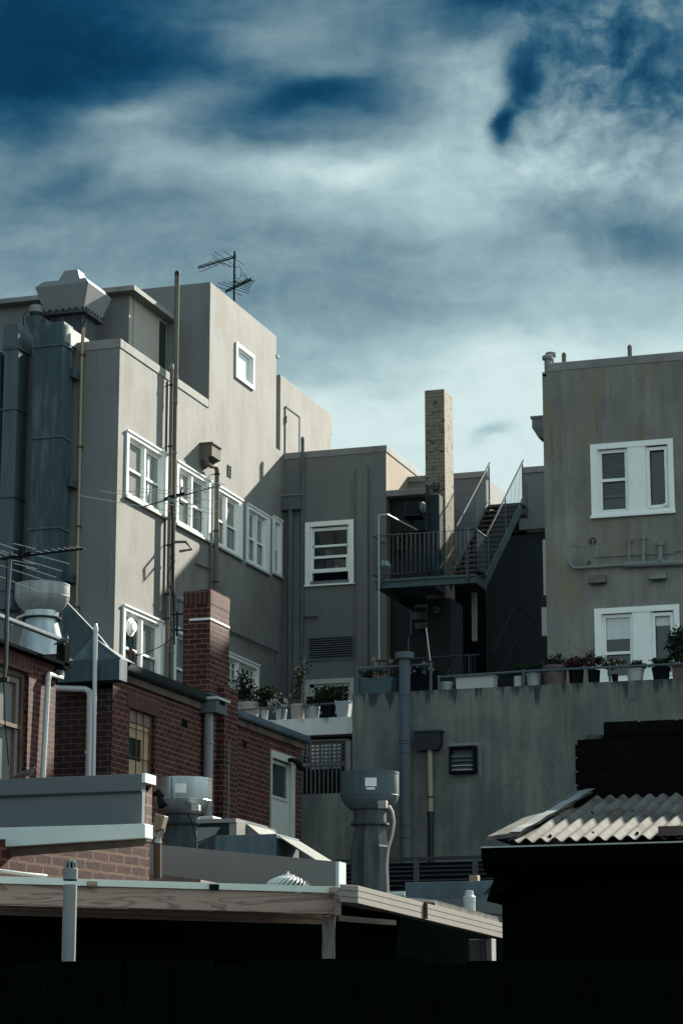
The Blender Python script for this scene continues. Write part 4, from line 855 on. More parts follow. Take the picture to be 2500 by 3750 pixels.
pot(1312, 1446, 2486, 2536, yv, 'pot_teal', 'large dull teal tub at the terrace corner', 'planter', .8, True, zbase=tz_)
plant(AY(1375, 2488, yv), .35, .15, .12, 160, 'straggly plant with a few pink flowers in the teal tub', flowers=('petal_pink', 5, .045))
b = MB(); 
for (u, v) in ((1370, 2412), (1432, 2422), (1380, 2432), (1552, 2428)):
    p = AY(u, v, YW + .1)
    for k in range(6): a = k; q = Vector((math.cos(a), -.2, math.sin(a))) * .05; b.add([p, p + q * .7 + Vector((0, 0, .02)), p + q, p + q * .7 - Vector((0, 0, .02))], [(0, 1, 2, 3)])
    b.rod(p, p - Vector((-.03, 0, .25)), .005, 4)
tag(b.build('tall_blossoms', 'petal_pink'), 'loose pink and cream blossoms rising over the higher railing', 'flowers', 'plants on the terraces')
pot(1505, 1600, 2470, 2526, yv + .1, 'pot_dark', 'black rectangular tub right of the big flue', 'planter', .9, True, zbase=tz_)
plant(AY(1545, 2470, yv + .1), .25, .12, .09, 150, 'low leafy plant with white flowers in the black tub', flowers=('petal', 14, .035))
plant(AY(1590, 2475, yv + .25), .18, .12, .12, 110, 'dark shrub beside the black tub', )
pot(1610, 1660, 2499, 2524, yv, 'pot_grey', 'small round grey bowl left of the long white planter', taper=.7, zbase=tz_)
plant(AY(1636, 2500, yv), .06, .05, .12, 60, 'small spiky succulent in the round grey bowl', 'leaf_yel', .03, stem=False)
pot(1672, 1816, 2478, 2519, yv, 'pot_white', 'long white window box planter behind the low railing', 'planter', .93, True, zbase=tz_)
pot(1880, 1910, 2477, 2511, yv, 'pot_white', 'small straight white pot beside a railing post', taper=.98, zbase=tz_)
plant(AY(1895, 2477, yv + .1), .25, .15, .14, 160, 'dark plant behind the small white pot')
pot(1925, 1980, 2466, 2507, yv, 'pot_grey', 'pale grey round pot next to the terracotta bowl', taper=.75, zbase=tz_)
plant(AY(1952, 2466, yv), .20, .15, .10, 200, 'dark bushy plant in the pale grey round pot')
pot(1984, 2076, 2440, 2507, yv, 'pot_terra', 'wide terracotta bowl in front of the building corner', taper=.74, zbase=tz_)
plant(AY(2030, 2440, yv), .22, .18, .13, 200, 'dark rounded plant in the terracotta bowl')
pot(2080, 2136, 2452, 2506, yv, 'pot_dark', 'dark pot under the red flowering shrub', taper=.8, zbase=tz_)
plant(AY(2110, 2455, yv), .26, .18, .14, 330, 'red flowering shrub in a dark pot', 'leaf_red', .03, flowers=('leaf_red', 20, .03))
pot(2150, 2196, 2455, 2506, yv, 'pot_dark', 'dark pot between the red shrub and the yellowish shrub', taper=.8, zbase=tz_)
plant(AY(2176, 2452, yv), .20, .15, .16, 260, 'second red flowering shrub, thinner and taller', 'leaf_red', .028, flowers=('petal_pink', 8, .02))
plant(AY(2240, 2450, yv), .26, .15, .10, 260, 'yellowish shrub with white flowers under the lower windows', 'leaf_yel', .03, flowers=('petal', 16, .028))
pot(2238, 2262, 2470, 2504, yv, 'pot_dark', 'narrow dark pot beside the pale conical pot', taper=.8, zbase=tz_)
pot(2290, 2358, 2448, 2500, yv, 'pot_white', 'pale conical pot hanging low behind the railing', taper=.66, zbase=tz_)
plant(AY(2324, 2448, yv), .24, .15, .08, 180, 'low dark plant in the pale conical pot')
pot(2384, 2452, 2444, 2498, yv, 'pot_dark', 'black round pot near the right frame edge', taper=.75, zbase=tz_)
plant(AY(2418, 2444, yv), .16, .14, .10, 150, 'dark plant in the black round pot')
pot(2462, 2530, 2440, 2496, yv, 'pot_terra', 'brown square trough cut by the right frame edge', 'planter', .9, True, zbase=tz_)
plant(AY(2492, 2440, yv), .26, .25, .36, 900, 'large dark bushy plant against the lower windows at the right edge', size=.045)
# ledge pots
yv = YL + .2; lzz = lz1 + .001
pot(876, 946, 2573, 2640, yv + .1, 'pot_cream', 'large cream pot standing beside the brick chimney', taper=.88, zbase=lzz)
plant(AY(900, 2575, yv + .3), .30, .25, .32, 700, 'bushy dark plant with white flowers in the large cream pot', size=.04, flowers=('petal', 34, .04))
plant(AY(965, 2590, yv + .3), .30, .22, .22, 500, 'dense dark shrub right of the large cream pot', size=.04)
pot(955, 982, 2600, 2638, yv, 'pot_grey', 'narrow grey pot next to the large cream pot', taper=.7, zbase=lzz)
pot(1010, 1050, 2598, 2636, yv, 'pot_grey', 'grey pot beneath the trailing white flowers', taper=.8, zbase=lzz)
plant(AY(1022, 2612, yv), .22, .15, .16, 320, 'trailing plant with clusters of white flowers over the ledge', size=.03, flowers=('petal', 40, .035))
pot(1063, 1118, 2580, 2634, yv, 'pot_cream', 'cream pot with a rolled rim under the tall sapling', taper=.75, zbase=lzz)
sap = thing('sapling', AY(1100, 2580, yv), 'tall thin sapling tied to a stake in a cream pot', 'sapling', 'plants on the terraces')
p = AY(1102, 2582, yv); b = MB(); b.tube([p, p + Vector((.01, .02, .5)), p + Vector((-.02, 0, .95))], [.012, .008, .004], 6)
for i in range(10): z = .15 + i * .08; a = i * 2.4; b.tube([p + Vector((0, 0, z)), p + Vector((math.cos(a) * .22, math.sin(a) * .2, z + .18))], [.005, .002], 4)
b.build('trunk', 'tread', sap); b = MB(); b.leaves(p + Vector((0, 0, .55)), (.28, .25, .5), 330, .03, 5); b.build('foliage', 'leaf', sap)
b = MB(); b.rod(p + Vector((.06, 0, -.02)), p + Vector((.06, 0, 1.05)), .008); b.build('stake', 'pipe_mid', sap)
pot(1130, 1170, 2588, 2632, yv, 'pot_grey', 'grey pot under the dark shrub near the low window', taper=.74, zbase=lzz)
plant(AY(1150, 2588, yv), .16, .14, .13, 220, 'dark upright shrub in a grey pot near the low window', size=.04)
pot(1176, 1228, 2584, 2628, yv, 'pot_dark', 'black pot between two pale pots on the ledge', taper=.85, zbase=lzz)
plant(AY(1215, 2572, yv), .34, .2, .17, 800, 'broad bonsai shaped shrub in front of the low window', size=.035)
pot(1232, 1285, 2570, 2624, yv, 'pot_grey', 'square tapered grey pot at the end of the ledge', taper=.72, square=True, zbase=lzz)
# bag and plant on the balcony
pot(1382, 1432, 2076, 2103, 58.35, 'pot_terra', 'brown pot on the steel balcony behind the railing', zbase=zb + .05)
b = MB(); p = AY(1405, 2068, 58.35); b.lathe((p.x, 58.35, p.z - .12), [(.05, -.03), (.17, 0), (.18, .1), (.13, .2), (.03, .23)], 9, .8); tag(b.build('plastic_bag', 'teal_cloth'), 'pale teal plastic bag over the pot on the balcony', 'bag')
plant(AY(1468, 2060, 59.5), .28, .25, .45, 260, 'dark leafy plant standing on the steel balcony', size=.05, group=None)
# ================================================================= ducts and hood on the left building
def C1(x, y): return (x * .44643, 880 + y * .44643)
def C3(x, y): return (x * .44643, 1500 + y * .44643)
def C4(x, y): return (600 + x * .44643, 1500 + y * .44643)
def D1(x, y): return (x * .38265, 2150 + y * .38265)
def D2(x, y): return (500 + x * .38265, 2150 + y * .38265)
def G4(x, y): return (x * .44643, 2700 + y * .44643)
def G5(x, y): return (500 + x * .44643, 2700 + y * .44643)
def G7(x, y): return (1750 + x * .47832, 2550 + y * .47832)
yd = 49.25
def duct(u0, u1, vt, vb, Y, D, bands, m, label, elbow=False):
    p = AY(u0, vt, Y); q = AY(u1, vt, Y); zb0 = AY(u0, vb, Y).z; t = thing('ventilation_duct', (p.x, Y, zb0), label, 'duct')
    zs = [p.z] + [AY(u0, v, Y).z for v in bands] + [zb0]; b = MB(); b.box(p.x, q.x, Y, Y + D, zb0, zs[1] if elbow else p.z); b.build('duct_body', m, t, .012)
    if elbow:
        b = MB(); b.prism([(p.x - .03, Y - .03, zs[1] + .03), (p.x - .03, Y - .03, p.z), (p.x - .03, Y + .3, p.z + .02), (p.x - .03, Y + D + 1.3, p.z - .35), (p.x - .03, Y + D + 1.3, zs[1] + .15), (p.x - .03, Y + D, zs[1] + .03)], (q.x - p.x + .02, 0, 0)); b.build('elbow', m, t, .01)
    for z in zs[1:-1]: b = MB(); b.box(p.x - .035, q.x + .035, Y - .035, Y + D - .0, z - .02, z + .025); b.build('flange', 'duct_light', t, .005)
    return t, p, q
t, p, q = duct(128, 235, 1187, 2210, yd, .52, [1272, 1606, 1938, 2130], 'duct', 'wide green grey sheet metal duct rising up the left building, right one of two', False)
b = MB(); b.box(p.x - .02, q.x + .01, yd - .02, yd + .5, AY(128, 1268, yd).z, AY(128, 1190, yd).z); b.box(p.x, q.x - .01, yd + .5, yd + 1.4, AY(128, 1262, yd).z, AY(128, 1200, yd).z); b.build('head_box', 'duct', t, .01)
b = MB(); b.box(q.x + .011, q.x + .02, yd + .02, yd + 1.38, AY(128, 1258, yd).z, AY(128, 1196, yd).z); b.build('bright_panel', 'hood', t)
for v in (1335, 1735, 2085): b = MB(); z = AY(235, v, yd).z; b.box(q.x, q.x + .12, yd + .35, Y1 - .002, z - .2, z); b.build('bracket', 'duct', t)
duct(20, 72, 1190, 2230, yd, .55, [1278, 1500, 1820, 2160], 'duct_light', 'narrow grey sheet metal duct at the left frame edge with a bend at its top', True)
b = MB(); b.tube([AY(6, 1292, 49.6), AY(-2, 2200, 49.6)], .035, 8); b.tube([AY(14, 1300, 49.7), AY(10, 1560, 49.7)], .02, 8); tag(b.build('conduit', 'dark_metal'), 'pair of dark conduits at the left frame edge beside the narrow duct', 'conduit')
b = MB(); y = Y1 - .06; b.tube([AY(306, 1200, y), AY(300, 1320, y)], .042, 12); b.tube([AY(300, 1320, y), AY(281, 2250, y)], .036, 12); 
pc = thing('cream_pipe', AY(281, 2250, y), 'thin cream pipe running up the shaded wall beside the duct', 'pipe')
b.build('pipe', 'pipe_cream', pc)
for v in (1300, 1636, 1928, 2224): z = AY(300, v, y); b = MB(); x = AY(306 - (v - 1200) / 1050 * 25, v, y); b.box(x.x - .06, x.x + .06, y - .05, Y1 - .002, x.z - .012, x.z + .012); b.build('clamp', 'rust', pc)
# big exhaust hood
hY = 51.2; hd = thing('exhaust_hood', AY(240, 1200, hY), 'big pale angular exhaust hood on the low roof with a flared body and small cap', 'exhaust hood')
rl, rr_ = AY(129, 1053, hY - .0), AY(324, 1038, hY - .0); S = rr_.x - rl.x; cx = (rl.x + rr_.x) / 2; zR = rl.z; zF = AY(163, 1134, hY).z
cyy = hY + S / 2
def fr(b, s0, z0, s1, z1, cx=cx, cy=cyy): h = s0 / 2; k = s1 / 2; b.hexa([(cx - h, cy - h, z0), (cx + h, cy - h, z0), (cx + h, cy + h, z0), (cx - h, cy + h, z0), (cx - k, cy - k, z1), (cx + k, cy - k, z1), (cx + k, cy + k, z1), (cx - k, cy + k, z1)]); return b
b = MB(); fr(b, S * .74, zF, S, zR); b.build('flared_body', 'hood', hd, .006)
b = MB(); fr(b, S, zR + .001, S * .80, zR + .17); b.build('sloped_top', 'hood', hd, .006)
b = MB(); fr(b, S * .46, zR + .171, S * .25, zR + .54); b.build('cap', 'hood', hd, .006)
b = MB(); fr(b, S * .82, zF - .10, S * .82, zF - .02); b.build('flange', 'galv_dirty', hd)
for i in range(7):
    x = cx - S * .37 + S * .74 * i / 6; b = MB(); b.box(x - .03, x + .03, cyy - S * .41 - .02, cyy - S * .41, zF - .02, zF + .02)
    b.build('bolt', 'dark_metal', hd); b = MB(); b.box(cx + S * .41, cx + S * .41 + .02, cyy - S * .37 + S * .74 * i / 6 - .03, cyy - S * .37 + S * .74 * i / 6 + .03, zF - .02, zF + .02); b.build('bolt', 'dark_metal', hd)
b = MB(); b.hexa([(cx - .33, cyy - .2, 17.36), (cx + .30, cyy - .2, 17.36), (cx + .30, cyy + .4, 17.36), (cx - .33, cyy + .4, 17.36), (cx - .42, cyy - .4, zF - .1), (cx + .42, cyy - .4, zF - .1), (cx + .42, cyy + .42, zF - .1), (cx - .42, cyy + .42, zF - .1)]); b.build('neck', 'galv_dirty', hd)
b = MB(); b.tube([AY(320, 1130, hY + .1), AY(318, 1160, hY - .1), AY(296, 1205, hY), AY(280, 1240, hY)], .012, 6); b.build('cable', 'cable', hd)
rf = thing('roof_fan', AY(130, 1180, 51), 'small round topped roof fan left of the big hood', 'fan')
c = AY(132, 1140, 51); b = MB(); b.lathe((c.x, 51, c.z), [(.16, -.04), (.17, .06), (.13, .14), (0, .17)], 20); b.build('dome', 'hood', rf)
b = MB(); b.lathe((c.x, 51, c.z - .16), [(.13, 0), (.15, .12), (.0, .12)], 16); b.build('slot', 'dark_metal', rf)
b = MB(); b.hexa([(c.x - .10, 50.85, c.z - .5), (c.x + .12, 50.85, c.z - .5), (c.x + .12, 51.15, c.z - .5), (c.x - .10, 51.15, c.z - .5), (c.x - .19, 50.8, c.z - .17), (c.x + .18, 50.8, c.z - .17), (c.x + .18, 51.2, c.z - .17), (c.x - .19, 51.2, c.z - .17)]); b.box(c.x - .1, c.x + .12, 50.85, 51.15, 17.36, c.z - .5); b.build('base', 'duct', rf)
b = MB(); b.tube([AY(96, 1145, 50.9), AY(86, 1160, 50.9), AY(88, 1200, 50.9)], .012, 6); b.build('cable', 'cable', rf)
# ================================================================= pipes on the sunlit flank
def clamps(par, pts, r, d=.17, m='dark_metal'):
    for p in pts: b = MB(); b.tube([p - Vector((0, 0, .02)), p + Vector((0, 0, .02))], r + .015, 12); b.rod(p, p - Vector((d, 0, 0)), .012); b.build('clamp', m, par)
xa = XS + .17
ya = AX(640, 1600, xa).y; pa = thing('vent_stack', (xa, ya, 0), 'tallest grey vent stack with a dark slotted cap running up the sunlit flank', 'pipe')
zA = AX(647, 1000, xa).z; b = MB(); b.tube([(xa, ya, 8), (xa, ya, AX(640, 1480, xa).z)], .052, 14); b.tube([(xa, ya, AX(640, 1480, xa).z), (xa, ya, zA - .05)], .062, 14); b.build('pipe', 'pipe_warm', pa)
b = MB(); b.tube([(xa, ya, zA - .05), (xa, ya, zA + .02), (xa, ya, zA + .06)], [.066, .066, .05], 14); b.build('cap', 'dark_metal', pa)
for v in (1380, 1470, 1660, 1900, 2060, 2280, 2395): z = AX(638, v, xa).z; b = MB(); b.tube([(xa, ya, z), (xa, ya, z + .05)], .068, 14); b.build('collar', 'pipe_grey', pa)
xb = XS + .14; ybp = AX(624, 1700, xb).y; pb_ = thing('vent_stack', (xb, ybp, 0), 'shorter tan vent stack just left of the tallest one on the sunlit flank', 'pipe')
zB = AX(630, 1336, xb).z; b = MB(); b.tube([(xb, ybp, 8), (xb, ybp, zB)], .045, 14); b.build('pipe', 'pipe_warm', pb_)
b = MB(); b.tube([(xb, ybp, zB - .12), (xb, ybp, zB), (xb, ybp, zB + .03)], [.052, .052, .03], 14); b.build('cap', 'pipe_grey', pb_)
clamps(pb_, [Vector((xb, ybp, AX(626, v, xb).z)) for v in (1408, 1635, 1822, 2000, 2180, 2270)], .045, .13)
b = MB(); y = AX(612, 1700, XS).y; b.box(XS + .002, XS + .03, y - .07, y + .07, AX(612, 2300, XS).z, AX(612, 1395, XS).z); tag(b.build('mounting_board', 'timber_v'), 'long peeling timber board behind the two vent stacks', 'board')
b = MB(); q0 = AX(642, 1985, xa + .05); b.tube([q0, q0 + Vector((.25, .05, -.0)), q0 + Vector((.32, .3, -.14)), q0 + Vector((.05, .15, -.2))], .035, 10); tag(b.build('branch_pipe', 'pipe_warm'), 'short bent branch pipe sticking out right of the vent stacks', 'pipe')
b = MB(); q0 = AX(645, 2190, XS + .1); b.tube([q0, q0 + Vector((.1, 0, -.05))], .06, 12); b.tube([q0 + Vector((.1, 0, -.05)), q0 + Vector((.22, .05, -.08))], .075, 12); b.tube([AX(645, 2230, XS + .1), AX(643, 2170, XS + .1)], .05, 10); tag(b.build('pipe_tee', 'pipe_grey'), 'grey pipe tee left of the brick chimney top', 'pipe')
# scupper box
sb = thing('rainwater_head', AX(770, 1700, XS), 'grey box rainwater head high on the sunlit flank feeding a curved downpipe', 'rainwater head')
yA = 55.12; yB = yA + .62; zt0 = AX(*C4(385, 275), XS + .3).z; zb1 = AX(*C4(385, 375), XS + .3).z
print('scupper', yA, yB, zt0, zb1)
b = MB(); xo = XS + .32; b.hexa([(XS + .001, yA, zb1 - .12), (xo - .0, yA, zb1), (xo, yB, zb1), (XS + .001, yB, zb1 - .12), (XS + .001, yA, zt0), (xo, yA, zt0), (xo, yB, zt0), (XS + .001, yB, zt0)]); b.build('box', 'pipe_warm', sb, .006)
b = MB(); b.box(XS + .001, xo + .03, yA - .03, yB + .03, zt0, zt0 + .04); b.build('rim', 'pipe_warm', sb)
dp = thing('downpipe', (XS + .2, 55.6, 8), 'tan grey downpipe with a swan neck under the box rainwater head', 'pipe')
x = XS + .17; P0 = AX(*C4(345, 400), x); P1 = AX(*C4(355, 440), x); P2 = AX(*C4(385, 462), x); P3 = AX(*C4(425, 468), x); P4 = AX(*C4(437, 500), x); yq = P4.y
b = MB(); b.tube([P0, P1, P2, P3, P4, (x, yq, P4.z - .3), (x, yq, 9)], .06, 14); b.build('pipe', 'pipe_warm', dp)
clamps(dp, [Vector((x, yq, AX(*C4(437, v), x).z)) for v in (530, 1000, 1420)], .06, .16)
b = MB(); x = XS + .05; yy = AX(*C4(395, 1400), x).y; b.tube([AX(*C4(270, 1258), x), AX(*C4(392, 1308), x), (x, yy, 9)], .026, 8); b.tube([AX(*C4(385, 1010), x), (x, AX(*C4(392, 1310), x).y, AX(*C4(392, 1310), x).z)], .025, 8); tag(b.build('thin_pipe', 'pipe_grey'), 'thin grey pipe with a raised side branch left of the swan neck downpipe', 'pipe')
b = MB(); x = XS + .06; b.tube([AX(*D2(880, 412), x), AX(*D2(1345, 622), x), AX(*D2(1330, 700), x)], .028, 8); tag(b.build('sloping_pipe', 'pipe_mid'), 'thin pipe running along the shaded flank behind the brick chimney', 'pipe')
# pipes on the mid building
b = MB(); y = Y2 - .08; p = AY(1108, 1604, y); b.tube([(p.x, y, 8), (p.x, y, p.z)], .05, 12); b.lathe((p.x, y, p.z - .02), [(.055, -.1), (.055, 0), (.03, .05), (0, .05)], 12)
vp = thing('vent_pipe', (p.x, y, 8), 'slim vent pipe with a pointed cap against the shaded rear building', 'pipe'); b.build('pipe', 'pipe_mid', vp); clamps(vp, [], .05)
for v in (1705, 2080, 2260): b = MB(); z = AY(1108, v, y).z; b.tube([(p.x, y, z), (p.x, y, z + .04)], .062, 12); b.build('collar', 'pipe_mid', vp)
b = MB(); p = AY(*E3b(275, 20), y); b.tube([p, AY(*E3b(425, 16), y), AY(*E3b(428, 24), y)], .035, 8); tag(b.build('pipe_stub', 'pipe_mid'), 'short horizontal pipe stub above the louvred vent', 'pipe')
rh2 = thing('rainwater_head', AY(1060, 1866, Y2), 'wide shaded rainwater head in the corner above a vertical downpipe', 'rainwater head')
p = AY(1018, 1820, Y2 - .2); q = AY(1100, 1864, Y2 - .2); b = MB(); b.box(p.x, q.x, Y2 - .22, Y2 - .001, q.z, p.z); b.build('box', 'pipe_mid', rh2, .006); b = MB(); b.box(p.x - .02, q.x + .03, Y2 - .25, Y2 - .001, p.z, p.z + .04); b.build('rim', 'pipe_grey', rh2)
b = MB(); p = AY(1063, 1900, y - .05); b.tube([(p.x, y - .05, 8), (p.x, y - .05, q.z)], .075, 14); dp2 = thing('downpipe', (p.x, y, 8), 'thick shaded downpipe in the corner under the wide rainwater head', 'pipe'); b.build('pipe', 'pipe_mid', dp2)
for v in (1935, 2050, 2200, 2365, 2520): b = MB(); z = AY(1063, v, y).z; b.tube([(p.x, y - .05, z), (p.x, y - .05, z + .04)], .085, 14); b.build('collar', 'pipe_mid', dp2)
b = MB(); yy = 57.6; pt = AY(1386, 1886, yy); b.tube([(pt.x, yy, 8), (pt.x, yy, pt.z), AY(1418, 1884, yy)], .022, 8); b.tube([AY(1418, 1884, yy), AY(1525, 1940, yy + 2)], .02, 8); tag(b.build('white_conduit', 'pipe_white'), 'thin white conduit rising past the left end of the steel balcony', 'conduit')
# ================================================================= brick outbuilding
XB = -15.664; YBk = 36.0; WBs = Wall('X', XB); WBf = Wall('Y', YBk); g0 = WBs.at(459, 2447 + 20); g1 = WBs.at(740, 2567 + 14); zg1 = WBs.at(600, 2512)[1]
g2 = WBs.at(846, 2615); g3 = WBs.at(1100, 2712); zg2 = (g2[1] + g3[1]) / 2; yend = WBs.at(1103, 2900)[0]; ych = WBs.at(765, 2530)[0]; ybr = WBs.at(845, 2650)[0]
print('brick gutters', g0, g1, g2, g3, yend, ych, ybr)
bk = thing('brick_outbuilding', (-17, 40, 0), 'dark red brick outbuilding with a barred window and a white door', 'building')
dy0, dz1 = WBs.at(990, 2745); dy1, _ = WBs.at(1076, 2783); wy0, wz1 = WBs.at(476, 2590); wy1, _ = WBs.at(572, 2622); wz0 = WBs.at(476, 2840)[1]
zA_ = zg1 - .05; zB_ = zg2 - .05
b = MB(); WBs.sheet(b, YBk, ych + .3, 0, zA_, [(wy0, wy1, wz0, wz1)], .2); b.build('side_wall', 'brick', bk)
b = MB(); WBs.sheet(b, ych + .3, ybr, 0, zA_); WBs.sheet(b, ybr, yend, 0, zB_, [(dy0 + .05, dy1 - .05, 0, dz1 - .05)], .15); b.box(XB + .001, XB + .16, ybr - .75, ybr - .05, 3, AX(840, 2530, XB).z) ; b.build('rear_side_wall', 'brick', bk)
b = MB(); b.quad((XB, yend, 0), (XB - 7, yend, 0), (XB - 7, yend, zB_), (XB, yend, zB_)); b.build('end_wall', 'brick', bk)
b = MB(); WBf.sheet(b, XB - 2.6, XB, 0, zA_ - .3); b.build('front_wall', 'brick_shaded', bk)
b = MB(); b.box(XB - 7, XB + .1, YBk + .02, ybr, zA_ + .001, zA_ + .03); b.box(XB - 7, XB + .1, ybr, yend, zB_ + .001, zB_ + .03); b.build('roof', 'roofing', bk)
b = MB(); WBs.box(b, YBk + .05, ybr - .8, .001, .05, zA_ - .13, zA_ + .02); WBs.box(b, ybr, yend + .1, .001, .05, zB_ - .12, zB_ + .02); b.build('fascia', 'timber_rot', bk)
def gut(par, W, a0, a1, z, d=.12, h=.15, m='pipe_black', z1=None):
    b = MB(); z1 = z if z1 is None else z1; n = 8; prof = [(.0 + .03, 0), (.03, -h * .7)] + [(.03 + d / 2 - d / 2 * math.cos(math.pi * i / n), -h * .55 - h * .45 * math.sin(math.pi * i / n)) for i in range(1, n)] + [(.03 + d, -h * .5), (.03 + d, .0), (.03 + d - .012, 0), (.045 + d - .03, -h * .4), (.045, -h * .4), (.045, 0)]
    A = [W.p(a0, q[0], z + q[1]) for q in prof]; B = [W.p(a1, q[0], z1 + q[1]) for q in prof]; k = len(prof)
    b.add(A + B, [(i, (i + 1) % k, (i + 1) % k + k, i + k) for i in range(k)] + [tuple(range(k)), tuple(range(k, 2 * k))[::-1]]); return b.build('gutter', m, par)
gut(bk, WBs, YBk - .12, g1[0] + .1, zA_ + .16, h=.17); gut(bk, WBs, ybr, yend + .15, zB_ + .14, .11, .14, 'galv_blue')
b = MB(); WBs.box(b, wy0 - .1, wy1 + .12, .001, .012, wz1, wz1 + .27); b.build('lintel', 'brick_soldier', bk)
# barred window
f = MB(); WBs.box(f, wy0, wy0 + .06, -.15, -.08, wz0, wz1); WBs.box(f, wy1 - .06, wy1, -.15, -.08, wz0, wz1); WBs.box(f, wy0, wy1, -.149, -.079, wz1 - .2, wz1); wo = f.build('window', 'timber_low', bk); wo['label'] = 'small barred window half covered by plywood'
f = MB(); WBs.box(f, wy0 + .78, wy1 - .06, -.14, -.11, wz0, wz1 - .2); WBs.box(f, wy0, wy0 + .78, -.139, -.109, wz0, wz0 + .30); WBs.box(f, wy0, wy0 + .78, -.139, -.109, wz1 - .45, wz1 - .2); f.build('board', 'ply', wo)
f = MB(); WBs.box(f, wy0 + .06, wy0 + .77, -.17, -.15, wz0, wz1 - .2); WBs.box(f, wy0 + .52, wy0 + .56, -.148, -.13, wz0 + .1, wz1 - .2); f.build('pane', 'glass_dark', wo)
for i in range(4): f = MB(); y = wy0 + .1 + (wy1 - wy0 - .2) * i / 3; f.rod((XB - .05, y, wz0 - .05), (XB - .05, y, wz1 + .01), .011); f.build('bar', 'rust', wo)
f = MB(); 
for t in (.3, .72): f.rod((XB - .045, wy0, wz0 + (wz1 - wz0) * t), (XB - .045, wy1, wz0 + (wz1 - wz0) * t), .01)
f.build('cross_bar', 'rust', wo)
for (u0, v0, u1, v1) in ((666, 2632, 685, 2666), (889, 2712, 902, 2740)): y0, z0 = WBs.at(u0, v0); y1, z1 = WBs.at(u1, v1); f = MB(); WBs.box(f, y0, y1, .001, .008, z1, z0); f.build('air_brick', 'brick_black', bk)
# door
f = MB(); H0 = dz1 - 2.3; T = .09
for (p0, p1, q0, q1) in ((dy0, dy0 + .05, H0, dz1), (dy1 - .16, dy1 - .04, H0, dz1 - .14), (dy1 - .04, dy1, H0, dz1 - .14), (dy0 + .05, dy1, dz1 - .14, dz1)): WBs.box(f, p0, p1, -.06, .03 if p1 != dy1 - .04 else .01, q0, q1)
do = f.build('door', 'offwhite', bk); do['label'] = 'white door with one square pane'
f = MB(); x0, x1 = dy0 + .05, dy1 - .16; pz0, pz1 = dz1 - .85, dz1 - .16
for (p0, p1, q0, q1) in ((x0, x1, H0, pz0), (x0, x0 + .1, pz0, pz1), (x1 - .1, x1, pz0, pz1), (x0 + .1, x1 - .1, pz1 - .06, pz1)): WBs.box(f, p0, p1, -.1, -.05, q0, q1)
WBs.box(f, x0 + .08, x1 - .08, -.05, -.03, pz0 - .04, pz0 + .01); f.build('leaf', 'offwhite', do)
f = MB(); WBs.box(f, x0 + .1, x1 - .1, -.09, -.075, pz0, pz1 - .06); f.build('pane', 'glass_dark', do)
# brick chimney and its mounts
cx1 = XB + .0; k0 = AX(771, 2157, XB + .02); kw = k0.x - AY(672, 2163, k0.y).x; kd = AX(841, 2192, XB + .02).y - k0.y
print('chimney', k0, kw, kd)
chm = thing('brick_chimney', (XB - .3, k0.y, 5), 'dark red brick chimney with a white strap around it above the outbuilding', 'chimney')
b = MB(); b.box(XB + .02 - kw, XB + .02, k0.y, k0.y + kd, zA_ - 1, k0.z - .26); b.build('stack', 'brick', chm, .006)
b = MB(); b.box(XB + .025 - kw, XB + .025, k0.y - .005, k0.y + kd + .005, k0.z - .26, k0.z - .02)
rd = random.Random(3)
for i in range(9): y = k0.y + kd * i / 9; b.box(XB - .2, XB + .02, y + .01, y + kd / 9 - .012, k0.z - .02, k0.z + rd.uniform(0, .012))
b.build('top_course', 'brick_soldier', chm)
zs = AX(771, 2266, XB + .02).z; b = MB(); b.box(XB + .02 - kw * .75, XB + .032, k0.y - .012, k0.y, zs - .02, zs + .02); b.box(XB + .021, XB + .032, k0.y, k0.y + kd, zs - .02, zs + .02); b.build('strap', 'sticker', chm)
b = MB(); b.box(XB - kw - .06, XB + .06, k0.y - .05, k0.y + kd + .05, AX(765, 2545, XB).z - .1, AX(765, 2538, XB).z); b.build('flashing', 'galv_blue', chm)
# rainwater head at the recess
yr_ = k0.y + kd + .1
rr3 = thing('rainwater_head', AX(800, 2600, XB + .1), 'grey rainwater head with a slot where the brick outbuilding gutter ends', 'rainwater head')
p = AX(793, 2570, XB + .32); q = AX(843, 2624, XB + .32); z0 = AX(820, 2618, XB + .32).z; z1 = AX(793, 2560, XB + .32).z; b = MB(); w = XB + .32
b.box(w - .38, w, p.y, p.y + .55, z0, z1); b.build('box', 'panel_grey', rr3, .006); b = MB(); b.box(w - .42, w + .04, p.y - .04, p.y + .59, z1, z1 + .045); b.build('rim', 'pipe_white', rr3)
b = MB(); b.box(w + .0005, w + .006, p.y + .16, p.y + .40, z0 + .16, z0 + .23); b.build('slot', 'black', rr3)
b = MB(); c = AX(781, 2700, w - .15); yq = p.y + .15; b.tube([(w - .2, yq, 3), (w - .2, yq, z0)], .085, 16); dpo = thing('downpipe', (w - .2, yq, 3), 'fat pale grey downpipe below the slotted rainwater head', 'pipe'); b.build('pipe', 'pipe_grey', dpo)
for v in (2730, 2960): b = MB(); z = AX(781, v, w - .2).z; b.tube([(w - .2, yq, z), (w - .2, yq, z + .04)], .098, 16); b.build('collar', 'pipe_grey', dpo)
b = MB(); x = XB + .12; yq2 = AX(831, 2850, x).y; b.tube([(x, yq2, 3), (x, yq2, AX(831, 2712, x).z)], .05, 12); tag(b.build('blue_downpipe', 'galv_blue'), 'slim blue grey downpipe right of the fat pale one', 'pipe')
b = MB(); y = AX(742, 2800, XB).y; b.rod((XB + .03, y, 3), (XB + .03, y, zA_ - .3), .02); tag(b.build('cable_drop', 'cable'), 'thin black cable drop on the brick wall left of the fat downpipe', 'cable')
